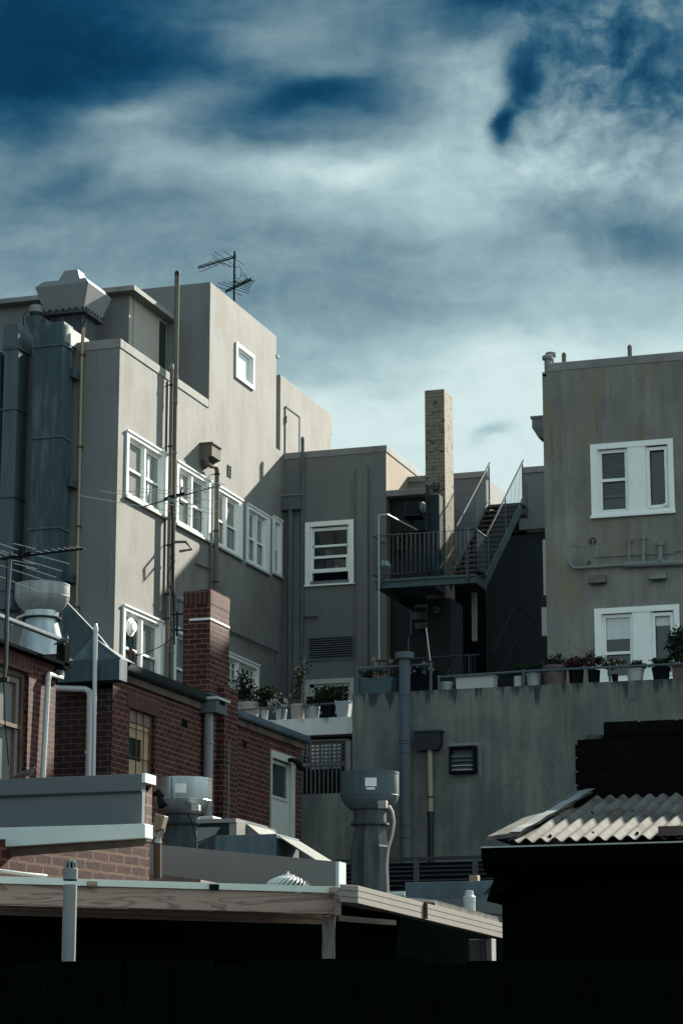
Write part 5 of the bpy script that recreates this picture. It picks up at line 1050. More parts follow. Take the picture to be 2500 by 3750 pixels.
b = MB(); p = AX(1072, 2783, XB + .12); b.tube([p - Vector((.1, 0, 0)), p, p + Vector((.14, .08, -.1))], [.04, .05, .065], 10); b.tube([p + Vector((.05, .15, -.1)), p + Vector((.14, .22, -.16))], .05, 10); tag(b.build('wall_light', 'cable'), 'black twin wall light at the corner above the white door', 'lamp')
# duct hood on the outbuilding front
ph = thing('duct_hood', AY(340, 2450, YBk), 'green grey pyramid duct hood over a dark box at the front of the brick outbuilding', 'duct')
bl = AY(268, 2420, YBk - .3); br = AY(440, 2437, YBk - .3); ap = AY(344, 2337, YBk + .3); zl = bl.z - .0; b = MB(); ybk = YBk + .35
v = [(bl.x, YBk - .3, zl), (br.x, YBk - .3, zl), (br.x, ybk, zl), (bl.x, ybk, zl), (ap.x, YBk + .3, ap.z), (ap.x + .02, YBk + .32, ap.z)]
b.add(v, [(0, 1, 4), (1, 2, 5, 4), (2, 3, 5), (3, 0, 4, 5), (0, 3, 2, 1)]); b.build('pyramid', 'duct', ph)
b = MB()
for a, c in ((0, 4), (1, 4)): b.rod(v[a], v[c], .014)
b.build('seam', 'duct_light', ph)
b = MB(); x0 = AY(212, 2440, YBk - .32).x; b.box(x0, br.x - .0, YBk - .32, YBk - .002, AY(300, 2496, YBk - .3).z, zl - .002); b.box(x0, bl.x, YBk - .31, YBk, zl - .002, zl + .0); b.build('box', 'duct', ph, .008)
b = MB(); Yq = 39.2; pp = [AY(u, v, Yq) for u, v in ((150, 2440), (150, 2150), (245, 2205), (365, 2330), (452, 2440))]; b.prism(pp, (0, .08, 0)); tag(b.build('sloping_duct', 'duct'), 'broad sloping duct transition behind the pyramid hood', 'duct')
# pipes before the dark brick
def wpipe(pts, Y, r, label, m='pipe_white', name='downpipe', cols=()):
    t = thing(name, AY(*pts[-1], Y), label, 'pipe'); b = MB(); b.tube([AY(u, v, Y) for u, v in pts], r, 14); b.build('pipe', m, t)
    for (u, v) in cols: b = MB(); p = AY(u, v, Y); b.tube([p, p + Vector((0, 0, .04))], r * 1.16, 14); b.build('collar', m, t)
    return t
wpipe([(205, 2520), (312, 2524), (326, 2530), (331, 2545), (322, 2980)], YBk - .25, .052, 'white elbowed pipe turning down in front of the dark brick wall', cols=((331, 2540), (324, 2760)))
t = wpipe([(351, 2310), (340, 2980)], YBk - .42, .036, 'tall slim white vent pipe with a ribbed cap in front of the dark brick wall', name='vent_pipe', cols=((346, 2618),))
p = AY(351, 2308, YBk - .42); b = MB(); b.lathe((p.x, p.y, p.z), [(.042, -.03), (.042, .04), (.03, .07), (.025, .10), (.02, .11), (0, .11)], 12); b.build('cap', 'pipe_white', t)
# ================================================================= left brick house
L0 = AY(204, 2560, 33.6); XLh = L0.x; WL = Wall('X', XLh); yend2 = 33.6; gl0 = WL.at(0, 2278 + 16); gl1 = WL.at(252, 2376 + 16); zgl = WL.at(150, 2346)[1]
print('left house', XLh, gl0, gl1)
lh = thing('brick_house', (XLh - 3, 28, 0), 'red brick house at the left frame edge with a peeling sash window', 'building')
ya0, za1 = WL.at(-40, 2420); yb0, _ = WL.at(108, 2480); za1 = WL.at(60, 2450)[1]; zb0_ = WL.at(60, 2900)[1]
zl1 = WL.at(130, 2400)[1]
b = MB(); WL.sheet(b, 20, yend2, 0, zl1, [(ya0, yb0, zb0_, za1)], .2); b.quad((XLh, yend2, 0), (XLh - 4, yend2, 0), (XLh - 4, yend2, zl1), (XLh, yend2, zl1)); b.build('wall', 'brick_house', lh)
b = MB(); WL.box(b, ya0 - .1, yb0 + .1, .001, .012, za1, za1 + .27); b.build('lintel', 'brick_soldier', lh)
f = MB()
for (p0, p1, q0, q1) in ((ya0, yb0, za1 - .08, za1), (yb0 - .1, yb0, zb0_, za1 - .08), (ya0, yb0 - .1, (za1 + zb0_) / 2 + .05, (za1 + zb0_) / 2 + .11)): WL.box(f, p0, p1, -.13, -.07, q0, q1)
wo = f.build('window', 'timber_rot', lh); wo['label'] = 'tall sash window with peeling dark timber frame'
f = MB()
for (p0, p1, q0, q1) in ((yb0 - .2, yb0 - .1, zb0_, za1 - .08), (ya0, yb0 - .2, za1 - .17, za1 - .08)): WL.box(f, p0, p1, -.16, -.11, q0, q1)
f.build('sash', 'timber_low', wo)
f = MB(); WL.box(f, ya0, yb0 - .2, -.18, -.165, zb0_, za1 - .17); f.build('pane', 'glass_frost', wo)
b = MB(); b.add([(XLh + .05, 20, zl1 + .02), (XLh + .05, yend2 + .3, zl1 + .02), (XLh - 5, yend2 + .3, zl1 + .5), (XLh - 5, 20, zl1 + .5)], [(0, 1, 2, 3)]); b.box(XLh - 5, XLh + .06, 20, yend2 + .3, zl1 - .02, zl1 + .02); b.build('roof', 'roofing', lh)
b = MB(); WL.box(b, 20, yend2 + .25, .001, .16, zl1 - .05, zl1 + .0); b.build('soffit', 'cable', lh)
e1 = AX(*D1(660, 600), XLh + .2).y; gut(lh, Wall('X', XLh + .08), 20, e1, zgl + .10, .075, .07, 'galv_blue')
b = MB(); WL.box(b, e1 - .05, e1 + .12, .02, .16, zl1 - .10, zgl + .08); b.build('gutter_end', 'cable', lh)
ydn = 33.4
xd = XLh + .07; hp = thing('downpipe', AX(*D1(420, 1900), xd), 'white downpipe with a double bend on the corner of the left brick house', 'pipe')
b = MB(); b.tube([AY(*D1(594, 728), ydn + .3), AY(*D1(590, 868), ydn + .3), AX(*D1(470, 832), xd), AX(*D1(462, 880), xd), AX(*D1(425, 1560), xd), AX(*D1(408, 1900), xd)], .042, 14); b.build('pipe', 'pipe_white', hp)
b = MB(); p = AX(*D1(462, 885), xd); b.tube([p, p + Vector((0, 0, .05))], .049, 14); b.build('collar', 'pipe_white', hp)
# upblast fans
def fan_unit(Y, ul, ur, vt, v_side, v_bot, neck, label, base, mat, sticker=None, square_base=False, flange_m='dark_metal'):
    a = AY(ul, vt, Y); c = AY(ur, vt, Y); r = (c.x - a.x) / 2; cx = (a.x + c.x) / 2; z = lambda v: AY((ul + ur) / 2, v, Y).z
    t = thing('exhaust_fan', (cx, Y, z(base[-1][1])), label, 'exhaust fan'); u2 = lambda du: du / 2 / F * math.hypot(cx, Y) * 1.0
    b = MB(); b.lathe((cx, Y, 0), [(r * .93, z(vt) - .05), (r * .97, z(vt)), (r, z(vt)), (r, z(v_side)), (r * .96, z(v_side + (v_bot - v_side) * .3)), (r * .84, z(v_side + (v_bot - v_side) * .68)), (r * .66, z(v_bot))], 40); b.build('bowl', mat, t)
    b = MB(); b.lathe((cx, Y, 0), [(r * .985, z(vt) - .012), (r * 1.012, z(vt) - .012), (r * 1.012, z(vt) + .012), (r * .985, z(vt) + .012)], 40); b.lathe((cx, Y, 0), [(r * 1.0, z(v_side)), (r * 1.012, z(v_side) - .006), (r, z(v_side) - .014)], 40); b.build('rim', mat, t)
    b = MB(); b.lathe((cx, Y, 0), [(r * .66, z(v_bot)), (neck[0] * r, z(v_bot) - .01), (neck[0] * r, z(neck[1]))], 32); b.build('neck', base[0][2] if len(base[0]) > 2 else mat, t)
    b = MB(); zz = z(neck[1]); b.lathe((cx, Y, 0), [(0, zz), (neck[0] * r * 1.18, zz), (neck[0] * r * 1.18, zz - .025), (0, zz - .025)], 32); b.build('flange', flange_m, t)
    b = MB(); n = 8 if square_base else 28
    b.lathe((cx, Y, 0), [(k * r, z(v)) for k, v, *_ in base], n); o = b.build('base', base[0][2], t)
    if square_base: o.data.polygons.foreach_set('use_smooth', [False] * len(o.data.polygons))
    b = MB(); x = cx - r * .02; b.box(x - .004, x + .004, Y - r - .004, Y - r + .01, z(v_side), z(vt)); b.build('seam', flange_m, t)
    if sticker:
        for (ua, va, ub, vb) in sticker:
            b = MB(); n = 5; f0 = (ua - (ul + ur) / 2) / ((ur - ul) / 2); f1 = (ub - (ul + ur) / 2) / ((ur - ul) / 2); a0, a1 = math.asin(max(-.99, f0)) - PS * .0, math.asin(min(.99, f1))
            off = PS
            for i in range(n):
                s, e = a0 + (a1 - a0) * i / n, a0 + (a1 - a0) * (i + 1) / n
                pt = lambda w, zz: (cx + math.sin(w - off + .0) * (r + .006) , Y - math.cos(w - off) * (r + .006), zz)
                b.quad(pt(s, z(vb)), pt(e, z(vb)), pt(e, z(va)), pt(s, z(va)))
            b.build('label_plate', 'sticker', t)
    return t, cx, r, z
t, cx, r, z = fan_unit(38.0, 66, 248, 2146, 2188, 2238, (.62, 2264), 'pale bowl shaped exhaust fan standing behind the gutter of the left brick house', [(.60, 2268, 'galv'), (.60, 2280), (.80, 2350), (.86, 2420)], 'galv_pale')
b = MB(); b.tube([AY(98, 2248, 37.6), AY(65, 2262, 37.5), AY(45, 2290, 37.5)], .02, 8); b.build('cable', 'cable_white', t)
b = MB(); c = AY(150, 2420, 38); b.box(c.x - .9, c.x + .6, 37.4, 38.8, 0, c.z); tag(b.build('rear_annex', 'brick_shaded'), 'dark brick annex supporting the bowl shaped fan behind the left house', 'building')
# ================================================================= foreground, left: grey cladding parapet
YG = 18.0; W0 = Wall('Y', YG)
gp = thing('cladding_parapet', AY(300, 3000, YG), 'grey sheet parapet with a folded cap, white gutter and rotten board below', 'parapet')
a = AY(-60, 2866, YG); c = AY(523, 2834, YG); pb0 = AY(*G4(1155, 702), YG); xpl = c.x
b = MB(); b.box(-12, xpl, YG, YG + .06, pb0.z - .02, c.z - .14); b.build('sheet', 'panel_grey', gp)
b = MB(); b.box(-12, xpl, YG - .02, YG + .12, c.z - .14, c.z); b.build('cap', 'panel_grey', gp, .006)
b = MB(); b.box(-12, xpl + .0, YG - .025, YG - .0205, c.z - .15, c.z - .135); b.build('cap_lip', 'dark_metal', gp)
cap2 = AY(563, 2848, YG + .2); b = MB(); b.box(xpl + .002, xpl + .03, YG - .02, YG + .21, c.z - .07, c.z + .005); b.build('end_cap', 'fascia_white', gp)
pr = MB(); pr.box(xpl - .08, xpl + .0, YG + .065, YG + .21, AY(540, 3078, YG).z, c.z - .075); tag(pr.build('brick_pier', 'brick_fg', None, .006), 'short red brick pier closing the right end of the grey parapet', 'pier')
YGg = 17.8; t0 = AY(0, 3040, YGg); 
def sl(u, v, Y=YGg): return AY(u, v, Y)
b = MB()   # white gutter, falling to the left
A = [sl(-80, 3033), sl(531, 3016), sl(531, 3068), sl(-80, 3108)]
b.prism(A, (0, .17, 0)); b.build('gutter', 'fascia_white', gp, .006)
b = MB(); A = [sl(-80, 3110, YGg + .06), sl(529, 3071, YGg + .06), sl(529, 3096, YGg + .06), sl(-80, 3146, YGg + .06)]; b.prism(A, (0, .04, 0)); b.build('rotten_board', 'timber_rot', gp)
b = MB(); b.box(-12, xpl - .02, YG - .02, YG + .5, AY(300, 3105, YG).z - .0, pb0.z - .021); b.build('core', 'brick_fg', gp) if False else None
# skewed near brick wall
def skew_wall(u0, d0, u1, d1, vt0, vt1, zb, th, mat, name, label):
    def pt(u, v, dist):
        r_ = ray(u, v); fx, fy = -math.sin(PS), math.cos(PS); k = dist / (r_[0] * fx + r_[1] * fy); return Vector((r_[0] * k, r_[1] * k, CZ + r_[2] * k))
    p0, p1 = pt(u0, vt0, d0), pt(u1, vt1, d1); d = (p1 - p0); d.z = 0; n = Vector((-d.y, d.x, 0)).normalized() * th
    q0, q1 = p0.copy(), p1.copy(); q0.z = q1.z = zb
    b = MB(); b.hexa([q0, q1, q1 + n, q0 + n, p0, p1, p1 + n, p0 + n]); o = b.build(name, mat); tag(o, label, name.split('_')[-1]); return p0, p1, n
w0, w1, n = skew_wall(-70, 19.3, 550, 21.6, 3075, 3060, 0, .25, 'brick_fg', 'red_brick_wall', 'near red brick wall with thick pale mortar under the rotten board')
# conduit at the pier
yq = 18.9; b = MB(); pcd = thing('rusty_conduit', AY(576, 3200, yq), 'rusty brown conduit with a grey elbow beside the brick pier', 'conduit')
b.tube([AY(577, 3215, yq), AY(577, 3085, yq)], .033, 12); b.build('pipe', 'rust', pcd); b = MB(); b.tube([AY(577, 3088, yq), AY(577, 3060, yq), AY(590, 3040, yq), AY(588, 3020, yq)], .036, 12); b.build('elbow', 'galv', pcd)
b = MB(); p = AY(562, 3043, yq - .05); b.box(p.x - .06, p.x + .03, yq - .1, yq - .02, p.z - .06, p.z + .06); p = AY(586, 3012, yq - .05); b.hexa([tuple(p + Vector(q)) for q in ((-.05, -.05, -.08), (.03, -.05, -.06), (.03, .05, -.06), (-.05, .05, -.08), (-.03, -.05, .07), (.06, -.05, .05), (.06, .05, .05), (-.03, .05, .07))]); tag(b.build('junction_box', 'orange', None, .008), 'tan electrical box and sensor beside the brick pier', 'electrical box')
b = MB(); y = 19.2; p = AY(*G5(120, 465), y); b.tube([p - Vector((.04, 0, 0)), p + Vector((.07, 0, -.005))], .018, 8); b.tube([p + Vector((.06, 0, .02)), p + Vector((.10, -.02, -.03))], .03, 10); b.tube([p + Vector((.09, -.02, -.04)), p + Vector((.125, -.03, -.11))], [.03, .04], 12); b.tube([p - Vector((.05, 0, 0)), p - Vector((.02, 0, 0))], .035, 10); tag(b.build('security_light', 'cable'), 'black security spotlight on an arm beside the brick pier', 'lamp')
# second panel (taupe)
Y2g = 20.6; tp = thing('taupe_parapet', AY(900, 3200, Y2g), 'long taupe sheet parapet falling to the right behind the timber beam', 'parapet')
b = MB(); b.prism([AY(548, 3090, Y2g), AY(1228, 3155, Y2g), AY(1228, 3262, Y2g), AY(548, 3262, Y2g)], (0, .05, 0)); b.build('sheet', 'panel_warm', tp)
b = MB(); p = AY(1229, 3155, Y2g); q = AY(1229, 3250, Y2g); b.prism([p, q, q + Vector((0, .2, 0)), p + Vector((0, .2, -.0))], (.03, 0, 0)); b.build('end_plate', 'fascia_white', tp)
b = MB(); b.prism([AY(548, 3197, 19.6), AY(735, 3222, 19.6), AY(735, 3270, 19.6), AY(548, 3270, 19.6)], (0, .6, 0)); tag(b.build('brown_roof_sheet', 'timber_low'), 'thin brown roof strip at the foot of the taupe parapet', 'roof')
# fans 2 and 3
t, cx, r, z = fan_unit(26.0, 574, 769, 2857, 2932, 2984, (.60, 3015), 'galvanised bowl exhaust fan in front of the red brick outbuilding', [(.58, 3020, 'galv_dirty'), (.56, 3032), (.60, 3120), (.62, 3260)], 'galv', sticker=[(711, 2881, 742, 2914)])
b = MB(); p = AY(720, 2962, 26 - r * .85); b.box(p.x - .045, p.x + .045, p.y - .05, p.y + .02, p.z - .03, p.z + .04); b.build('isolator', 'pot_white', t, .006)
b = MB(); b.tube([AY(690, 2982, 25.7), AY(705, 3020, 25.6), AY(720, 3080, 25.5), AY(715, 3110, 25.5)], .008, 6); b.build('cable', 'cable', t)
t, cx, r, z = fan_unit(28.0, 1252, 1455, 2833, 2914, 2966, (.56, 3015), 'grey bowl exhaust fan on a tall sooty octagonal stack with a looping cable', [(.52, 3018, 'galv_dirty'), (.54, 3024), (.66, 3098), (.68, 3104), (.70, 3290)], 'duct_light', sticker=[(1399, 2860, 1430, 2891), (1403, 2895, 1426, 2903)], square_base=True, flange_m='fence_mid')
b = MB(); yy = 28 - r * .9; p = AY(1405, 2948, yy); b.box(p.x - .055, p.x + .045, yy - .06, yy + .02, p.z - .045, p.z + .045); b.build('isolator', 'pot_cream', t, .006)
b = MB(); b.tube([AY(1385, 2940, yy + .05), AY(1398, 2944, yy - .02)], .02, 8); b.tube([AY(*E6b(612, 562), yy), AY(*E6b(640, 610), yy), AY(*E6b(655, 690), yy), AY(*E6b(640, 800), yy), AY(*E6b(605, 920), yy), AY(*E6b(592, 1050), yy), AY(*E6b(602, 1260), yy), AY(*E6b(602, 1300), yy)], .016, 10); b.build('cable', 'cable_white', t)
# ac plant between
yq = 25.0; un = thing('rooftop_unit', AY(850, 3050, yq), 'boxy rooftop air unit with a louvred side cowl behind the sloping flap', 'air unit')
p = AY(*G5(500, 680), yq); q = AY(*G5(820, 800), yq); b = MB(); b.box(p.x, q.x, yq, yq + .06, q.z - .3, q.z - .02); b.box(p.x, q.x, yq - .02, yq + 1.0, AY(*G5(600, 705), yq).z, AY(*G5(600, 672), yq).z); b.build('top', 'panel_warm', un)
b = MB(); b.box(AY(*G5(760, 700), yq).x, q.x, yq + .002, yq + .9, q.z - .5, AY(*G5(600, 706), yq).z); b.build('case', 'panel_warm', un)
b = MB(); b.box(p.x + .02, AY(*G5(755, 700), yq).x, yq + .03, yq + .8, q.z - .5, AY(*G5(600, 707), yq).z); b.build('recess', 'dark_metal', un)
b = MB(); b.prism([AY(*G5(500, 740), yq - .05), AY(*G5(682, 737), yq - .05), AY(*G5(640, 800), yq - .05), AY(*G5(490, 865), yq - .05)], (0, .05, 0)); b.build('intake_flap', 'hood', un)
c0_ = AY(*G5(890, 690), yq); b = MB(); x = c0_.x; ze = AY(*G5(890, 850), yq).z
b.add([(x, yq, c0_.z), (x, yq + 1.0, c0_.z), (x, yq + 1.0, ze), (x, yq, ze)], [(0, 1, 2, 3)]); b.prism([(x + .001, yq + .05, c0_.z - .02), (x + .14, yq + .05, c0_.z - .13), (x + .14, yq + .05, ze), (x + .001, yq + .05, ze)], (0, .85, 0)); b.build('cowl', 'flap', un)
b = MB()
for i in range(5): zz = c0_.z - .17 - i * .055; b.box(x + .141, x + .17, yq + .1, yq + .85, zz - .02, zz)
b.build('louvre', 'flap', un)
yq = 23.5; dx = thing('galvanised_duct', AY(900, 3120, yq), 'speckled galvanised duct box with a pale hinged flap on its right end', 'duct')
p = AY(790, 3060, yq); q = AY(1013, 3062, yq); zb5 = AY(900, 3160, yq).z; b = MB(); b.box(p.x, q.x, yq, yq + .7, zb5, p.z); b.build('box', 'galv_blue', dx, .004)
b = MB(); pl = AY(722, 3096, yq + .5); b.add([(p.x, yq, p.z), (p.x, yq, zb5), (pl.x, pl.y, zb5), (pl.x, pl.y, pl.z), (p.x, yq + .7, p.z)], [(0, 1, 2, 3), (0, 3, 4)]); b.build('tapered_end', 'duct', dx)
b = MB(); e = AY(1158, 3148, yq); ee = AY(1080, 3134, yq - .1); b.prism([(q.x + .01, yq - .02, q.z), (q.x + .03, yq - .02, q.z), (e.x, yq - .02, e.z), (e.x - .03, yq - .02, e.z)], (0, .02, 0))
b.add([(q.x + .01, yq, q.z + .005), (q.x + .01, yq + .7, q.z + .005), (e.x, yq + .7, e.z), (e.x, yq, e.z)], [(0, 1, 2, 3)]); b.add([(q.x + .01, yq, q.z - .015), (q.x + .01, yq + .7, q.z - .015), (e.x, yq + .7, e.z - .02), (e.x, yq, e.z - .02)], [(0, 1, 2, 3)]); b.build('flap', 'flap', dx)
b = MB(); p = AY(745, 2995, 27); b.box(p.x - .05, p.x + .12, 27, 27.3, p.z - .05, p.z + .02); tag(b.build('small_cap', 'pipe_white', None, .01), 'small white cap beside the galvanised fan', 'cap')
# whirlybird
yq = 17.6; c = AY(1054, 3246, yq); tt = AY(1054, 3206, yq); R0 = (AY(1131, 3246, yq).x - AY(977, 3246, yq).x) / 2; wb = thing('turbine_vent', (c.x, yq, c.z - .2), 'small white turbine roof vent peeping over the timber beam', 'vent')
hh = tt.z - c.z; b = MB(); nb = 26
for i in range(nb):
    a0 = 2 * math.pi * i / nb; pts = []; pts2 = []
    for k in range(7):
        ph_ = math.pi / 2 * k / 6.6; rr = R0 * math.cos(ph_); zz = c.z + hh * math.sin(ph_); a = a0 + ph_ * .5; w = .16
        pts.append(Vector((c.x + rr * math.cos(a), yq + rr * math.sin(a), zz))); pts2.append(Vector((c.x + rr * .93 * math.cos(a + w), yq + rr * .93 * math.sin(a + w), zz)))
    for k in range(6): b.quad(pts[k], pts2[k], pts2[k + 1], pts[k + 1])
b.build('vane', 'fascia_white', wb)
b = MB(); b.lathe((c.x, yq, c.z), [(R0 * .8, -.02), (R0 * .76, .02), (R0 * .3, hh * .85), (0, hh * .9)], 24); b.build('core', 'dark_metal', wb)
b = MB(); b.lathe((c.x, yq, tt.z), [(.05, -.012), (.05, .004), (.01, .01), (.01, .03), (0, .03)], 14); b.build('boss', 'fascia_white', wb)
b = MB(); b.lathe((c.x, yq, c.z - .25), [(R0 * .75, 0), (R0 * .75, .23), (0, .23)], 20); b.build('collar', 'galv', wb)
# ================================================================= timber pergola
def pd(u, v, dist): r_ = ray(u, v); k = dist / (-r_[0] * math.sin(PS) + r_[1] * math.cos(PS)); return Vector((r_[0] * k, r_[1] * k, CZ + r_[2] * k))
dA, dB = 15.8, 16.75
pg = thing('pergola', pd(600, 3400, 16), 'bare pine pergola with white roof sheet edge and layered planks', 'pergola')
def beam(b, u0, u1, v0a, v1a, v0b, v1b, off=0, th=.05):   # left (v0a top, v1a bottom), right (v0b, v1b)
    f = lambda u: dA + (dB - dA) * u / 1215 + off
    P = [pd(u0, v0a, f(u0)), pd(u1, v0b, f(u1)), pd(u1, v1b, f(u1)), pd(u0, v1a, f(u0))]; d = P[1] - P[0]; n = Vector((-d.y, d.x, 0)).normalized() * th
    b.hexa([P[3], P[2], P[2] + n, P[3] + n, P[0], P[1], P[1] + n, P[0] + n]); return P, n
b = MB(); P, nn = beam(b, -60, 1225, 3235, 3309, 3272, 3348); b.build('beam', 'timber', pg, .004)
b = MB(); beam(b, 1226, 1250, 3272, 3350, 3274, 3352, -.03, .12); b.build('beam_end', 'timber', pg, .004)
b = MB(); beam(b, -60, 1178, 3313, 3329, 3349, 3367, .25); b.build('plank', 'timber_low', pg)
b = MB(); beam(b, -60, 1178, 3332, 3348, 3369, 3384, .5); b.build('plank', 'timber_low', pg)
b = MB(); beam(b, 1243, 1450, 3352, 3372, 3370, 3372 + 16, .5); b.build('plank', 'timber_low', pg)
b = MB(); beam(b, -60, 1240, 3207, 3233, 3247, 3270, -.02, .02); e = P[1] - P[0]; b.build('roof_edge', 'poly', pg)
b = MB(); f = lambda u: dA + (dB - dA) * u / 1215
q0, q1 = pd(-60, 3207, f(-60)), pd(1240, 3247, f(1240)); n2 = Vector((-(q1 - q0).y, (q1 - q0).x, 0)).normalized()
b.hexa([q0 - Vector((0, 0, .012)), q1 - Vector((0, 0, .012)), q1 + n2 * 3 - Vector((0, 0, -.07)), q0 + n2 * 3 - Vector((0, 0, -.07)), q0, q1, q1 + n2 * 3 + Vector((0, 0, .082)), q0 + n2 * 3 + Vector((0, 0, .082))]); b.build('roof_sheet', 'panel_warm', pg)
for (u, vt, vb, m) in ((340, 3227, 3246, 'timber'), (786, 3238, 3257, 'cable'), (1228, 3249, 3269, 'timber')):
    b = MB(); w = 17; a_, c_ = pd(u - w, vt, f(u) - .05), pd(u + w, vb, f(u) - .05); dd = (q1 - q0).normalized() * .032; cc = (a_ + c_) / 2; h = (a_.z - c_.z) / 2
    b.hexa([cc - dd - Vector((0, 0, h)), cc + dd - Vector((0, 0, h)), cc + dd + n2 * .06 - Vector((0, 0, h)), cc - dd + n2 * .06 - Vector((0, 0, h)), cc - dd + Vector((0, 0, h)), cc + dd + Vector((0, 0, h)), cc + dd + n2 * .06 + Vector((0, 0, h)), cc - dd + n2 * .06 + Vector((0, 0, h))]); b.build('rafter_end', m, pg)
b = MB(); p = pd(1179, 3353, 16.85); q = pd(1227, 3353, 16.85); dd = q - p; dd.z = 0; n3 = Vector((-dd.y, dd.x, 0)).normalized() * .09; z0 = 0
b.hexa([Vector((p.x, p.y, 0)), Vector((q.x, q.y, 0)), Vector((q.x, q.y, 0)) + n3, Vector((p.x, p.y, 0)) + n3, p, q, q + n3, p + n3]); b.build('post', 'timber_v', pg, .004)
# cream gutter running away to the right
gl = thing('fluted_gutter', pd(1310, 3300, 16.7), 'long cream gutter with horizontal flutes sloping down to the right', 'gutter')
g0p = pd(1310, 3243, 16.6); g0b = pd(1310, 3307, 16.6); g1p = pd(1838, 3380, 21.0); hgt = g0p.z - g0b.z; dirg = g1p - g0p; wv = pd(1243, 3242, 16.45) - pd(1310, 3243, 16.6); wv.z = 0
print('gutter', g0p, g1p, hgt, pd(1838, 3437, 21.0).z)
h1 = g1p.z - pd(1838, 3435, 21.0).z
def gsec(p, h): return [p + Vector((0, 0, -h * t)) + wv.normalized() * o for t, o in ((0, 0), (.04, -.001), (.27, -.001), (.275, .010), (.315, .010), (.32, -.001), (.63, -.001), (.635, .010), (.675, .010), (.68, -.001), (.97, -.001), (1, 0))]
A = gsec(g0p, hgt); B = gsec(g1p, h1); b = MB(); k = len(A); Aw = [a + wv for a in (A[0], A[-1])]; Bw = [a + wv for a in (B[0], B[-1])]
b.add(A + B, [(i, i + k, i + k + 1, i + 1) for i in range(k - 1)]); b.add([A[0], Aw[0], Bw[0], B[0]], [(0, 1, 2, 3)]); b.add([A[-1], B[-1], Bw[1], Aw[1]], [(0, 1, 2, 3)]); b.build('trough', 'gutter_cream', gl)
E0 = gsec(g0p, hgt); b = MB(); u_ = wv.normalized() * wv.length; side = (wv.cross(Vector((0, 0, 1)))).normalized(); side = side if side.dot(dirg) < 0 else -side
for i in range(k - 1):
    o0 = side * .0; a, c = E0[i], E0[i + 1]; a2, c2 = Vector((g0p.x, g0p.y, a.z)), Vector((g0p.x, g0p.y, c.z)); da = -(a - a2).length; dc = -(c - c2).length
    b.quad(a2 - side * da, a2 + wv - side * da, c2 + wv - side * dc, c2 - side * dc)
b.build('stop_end', 'gutter_cream', gl)
b = MB(); m = .40; a = A[0].lerp(B[0], m); c = A[-1].lerp(B[-1], m); b.hexa([c + Vector((.01, -.012, 0)), c + Vector((.03, -.004, 0)), c, c, a + Vector((.01, -.012, 0)), a + Vector((.03, -.004, 0)), a, a]); b.build('rusty_joint', 'rust', gl)
b = MB(); a = Aw[1] - Vector((0, 0, 0)); b.add([A[-1] + Vector((0, 0, .0)), B[-1], B[-1] + wv, A[-1] + wv], [(0, 1, 2, 3)]); b.build('soffit', 'shed', gl)
# corrugated sheet ends above the gutter
b = MB(); n = 34
cr = thing('corrugated_roof', B[0], 'low corrugated roof whose bumpy edge shows above the cream gutter', 'roof'); vs = []; 
for i in range(n * 4 + 1):
    t = .52 + .50 * i / (n * 4); p = A[0].lerp(B[0], t) + wv.normalized() * .08; z = .03 + .022 * math.sin(i / 4 * 2 * math.pi)
    vs += [p + Vector((0, 0, z)), p + wv.normalized() * (-1.6) * -1 + Vector((0, 0, z + .0)), p + Vector((0, 0, z - .04))]
b.add(vs, [(3 * i, 3 * i + 3, 3 * i + 4, 3 * i + 1) for i in range(n * 4)] + [(3 * i + 2, 3 * i + 5, 3 * i + 3, 3 * i) for i in range(n * 4)]); b.build('sheet', 'iron', cr)
b = MB(); p = pd(1715, 3440, 20.8); q = pd(1790, 3440, 20.8); b.box(p.x, q.x, p.y, p.y + .1, 0, p.z); b.box(q.x + .01, q.x + .06, p.y - .1, p.y + .05, 0, p.z); tag(b.build('shed_post', 'timber_v', None, .006), 'stout grey post at the right end under the cream gutter', 'post')
# zinc tray and bits
yq = 24.0; p = AY(1482, 3232, yq); q = AY(1840, 3224, yq); zb6 = AY(1600, 3300, yq).z; b = MB(); b.box(p.x, q.x, yq, yq + .9, zb6, p.z); tag(b.build('zinc_upstand', 'galv_blue', None, .005), 'blue grey zinc box upstand right of the sooty fan stack', 'upstand')
b = MB(); p = AY(1600, 3302, yq - .3); q = AY(1845, 3302, yq - .3); b.box(p.x - .6, q.x, yq - .3, yq + .8, 0, zb6 - .003); tag(b.build('low_block', 'panel_grey'), 'low brown grey block below the zinc upstand', 'block')
wp = thing('capped_vent', AY(1717, 3345, 23.2), 'short white capped vent pipe in front of the zinc upstand', 'vent')
c = AY(1717, 3300, 23.2); b = MB(); b.tube([(c.x, 23.2, AY(1717, 3400, 23.2).z), (c.x, 23.2, c.z)], .058, 14); b.build('pipe', 'pipe_white', wp)
b = MB(); b.lathe((c.x, 23.2, c.z), [(.062, -.01), (.062, .04), (.045, .055), (.04, .1), (0, .105)], 14); b.build('cap', 'pipe_white', wp)
b = MB(); b.tube([AY(1418, 3278, 26), AY(1484, 3276, 26)], .035, 10); tag(b.build('white_pipe_end', 'pipe_white'), 'white pipe end lying left of the zinc upstand', 'pipe')
b = MB(); c = AY(1730, 3213, 24.3); b.box(c.x - .04, c.x + .05, 24.3, 24.4, c.z - .06, c.z + .02); tag(b.build('orange_block', 'orange', None, .006), 'small tan block on top of the zinc upstand', 'block')
b = MB(); b.tube([AY(1230, 3210, 23), AY(1290, 3250, 20), AY(1540, 3300, 21), AY(1700, 3335, 21.8), AY(1840, 3352, 23)], .008, 6); tag(b.build('sagging_cable', 'cable'), 'black cable sagging along the roofs above the cream gutter', 'cable')
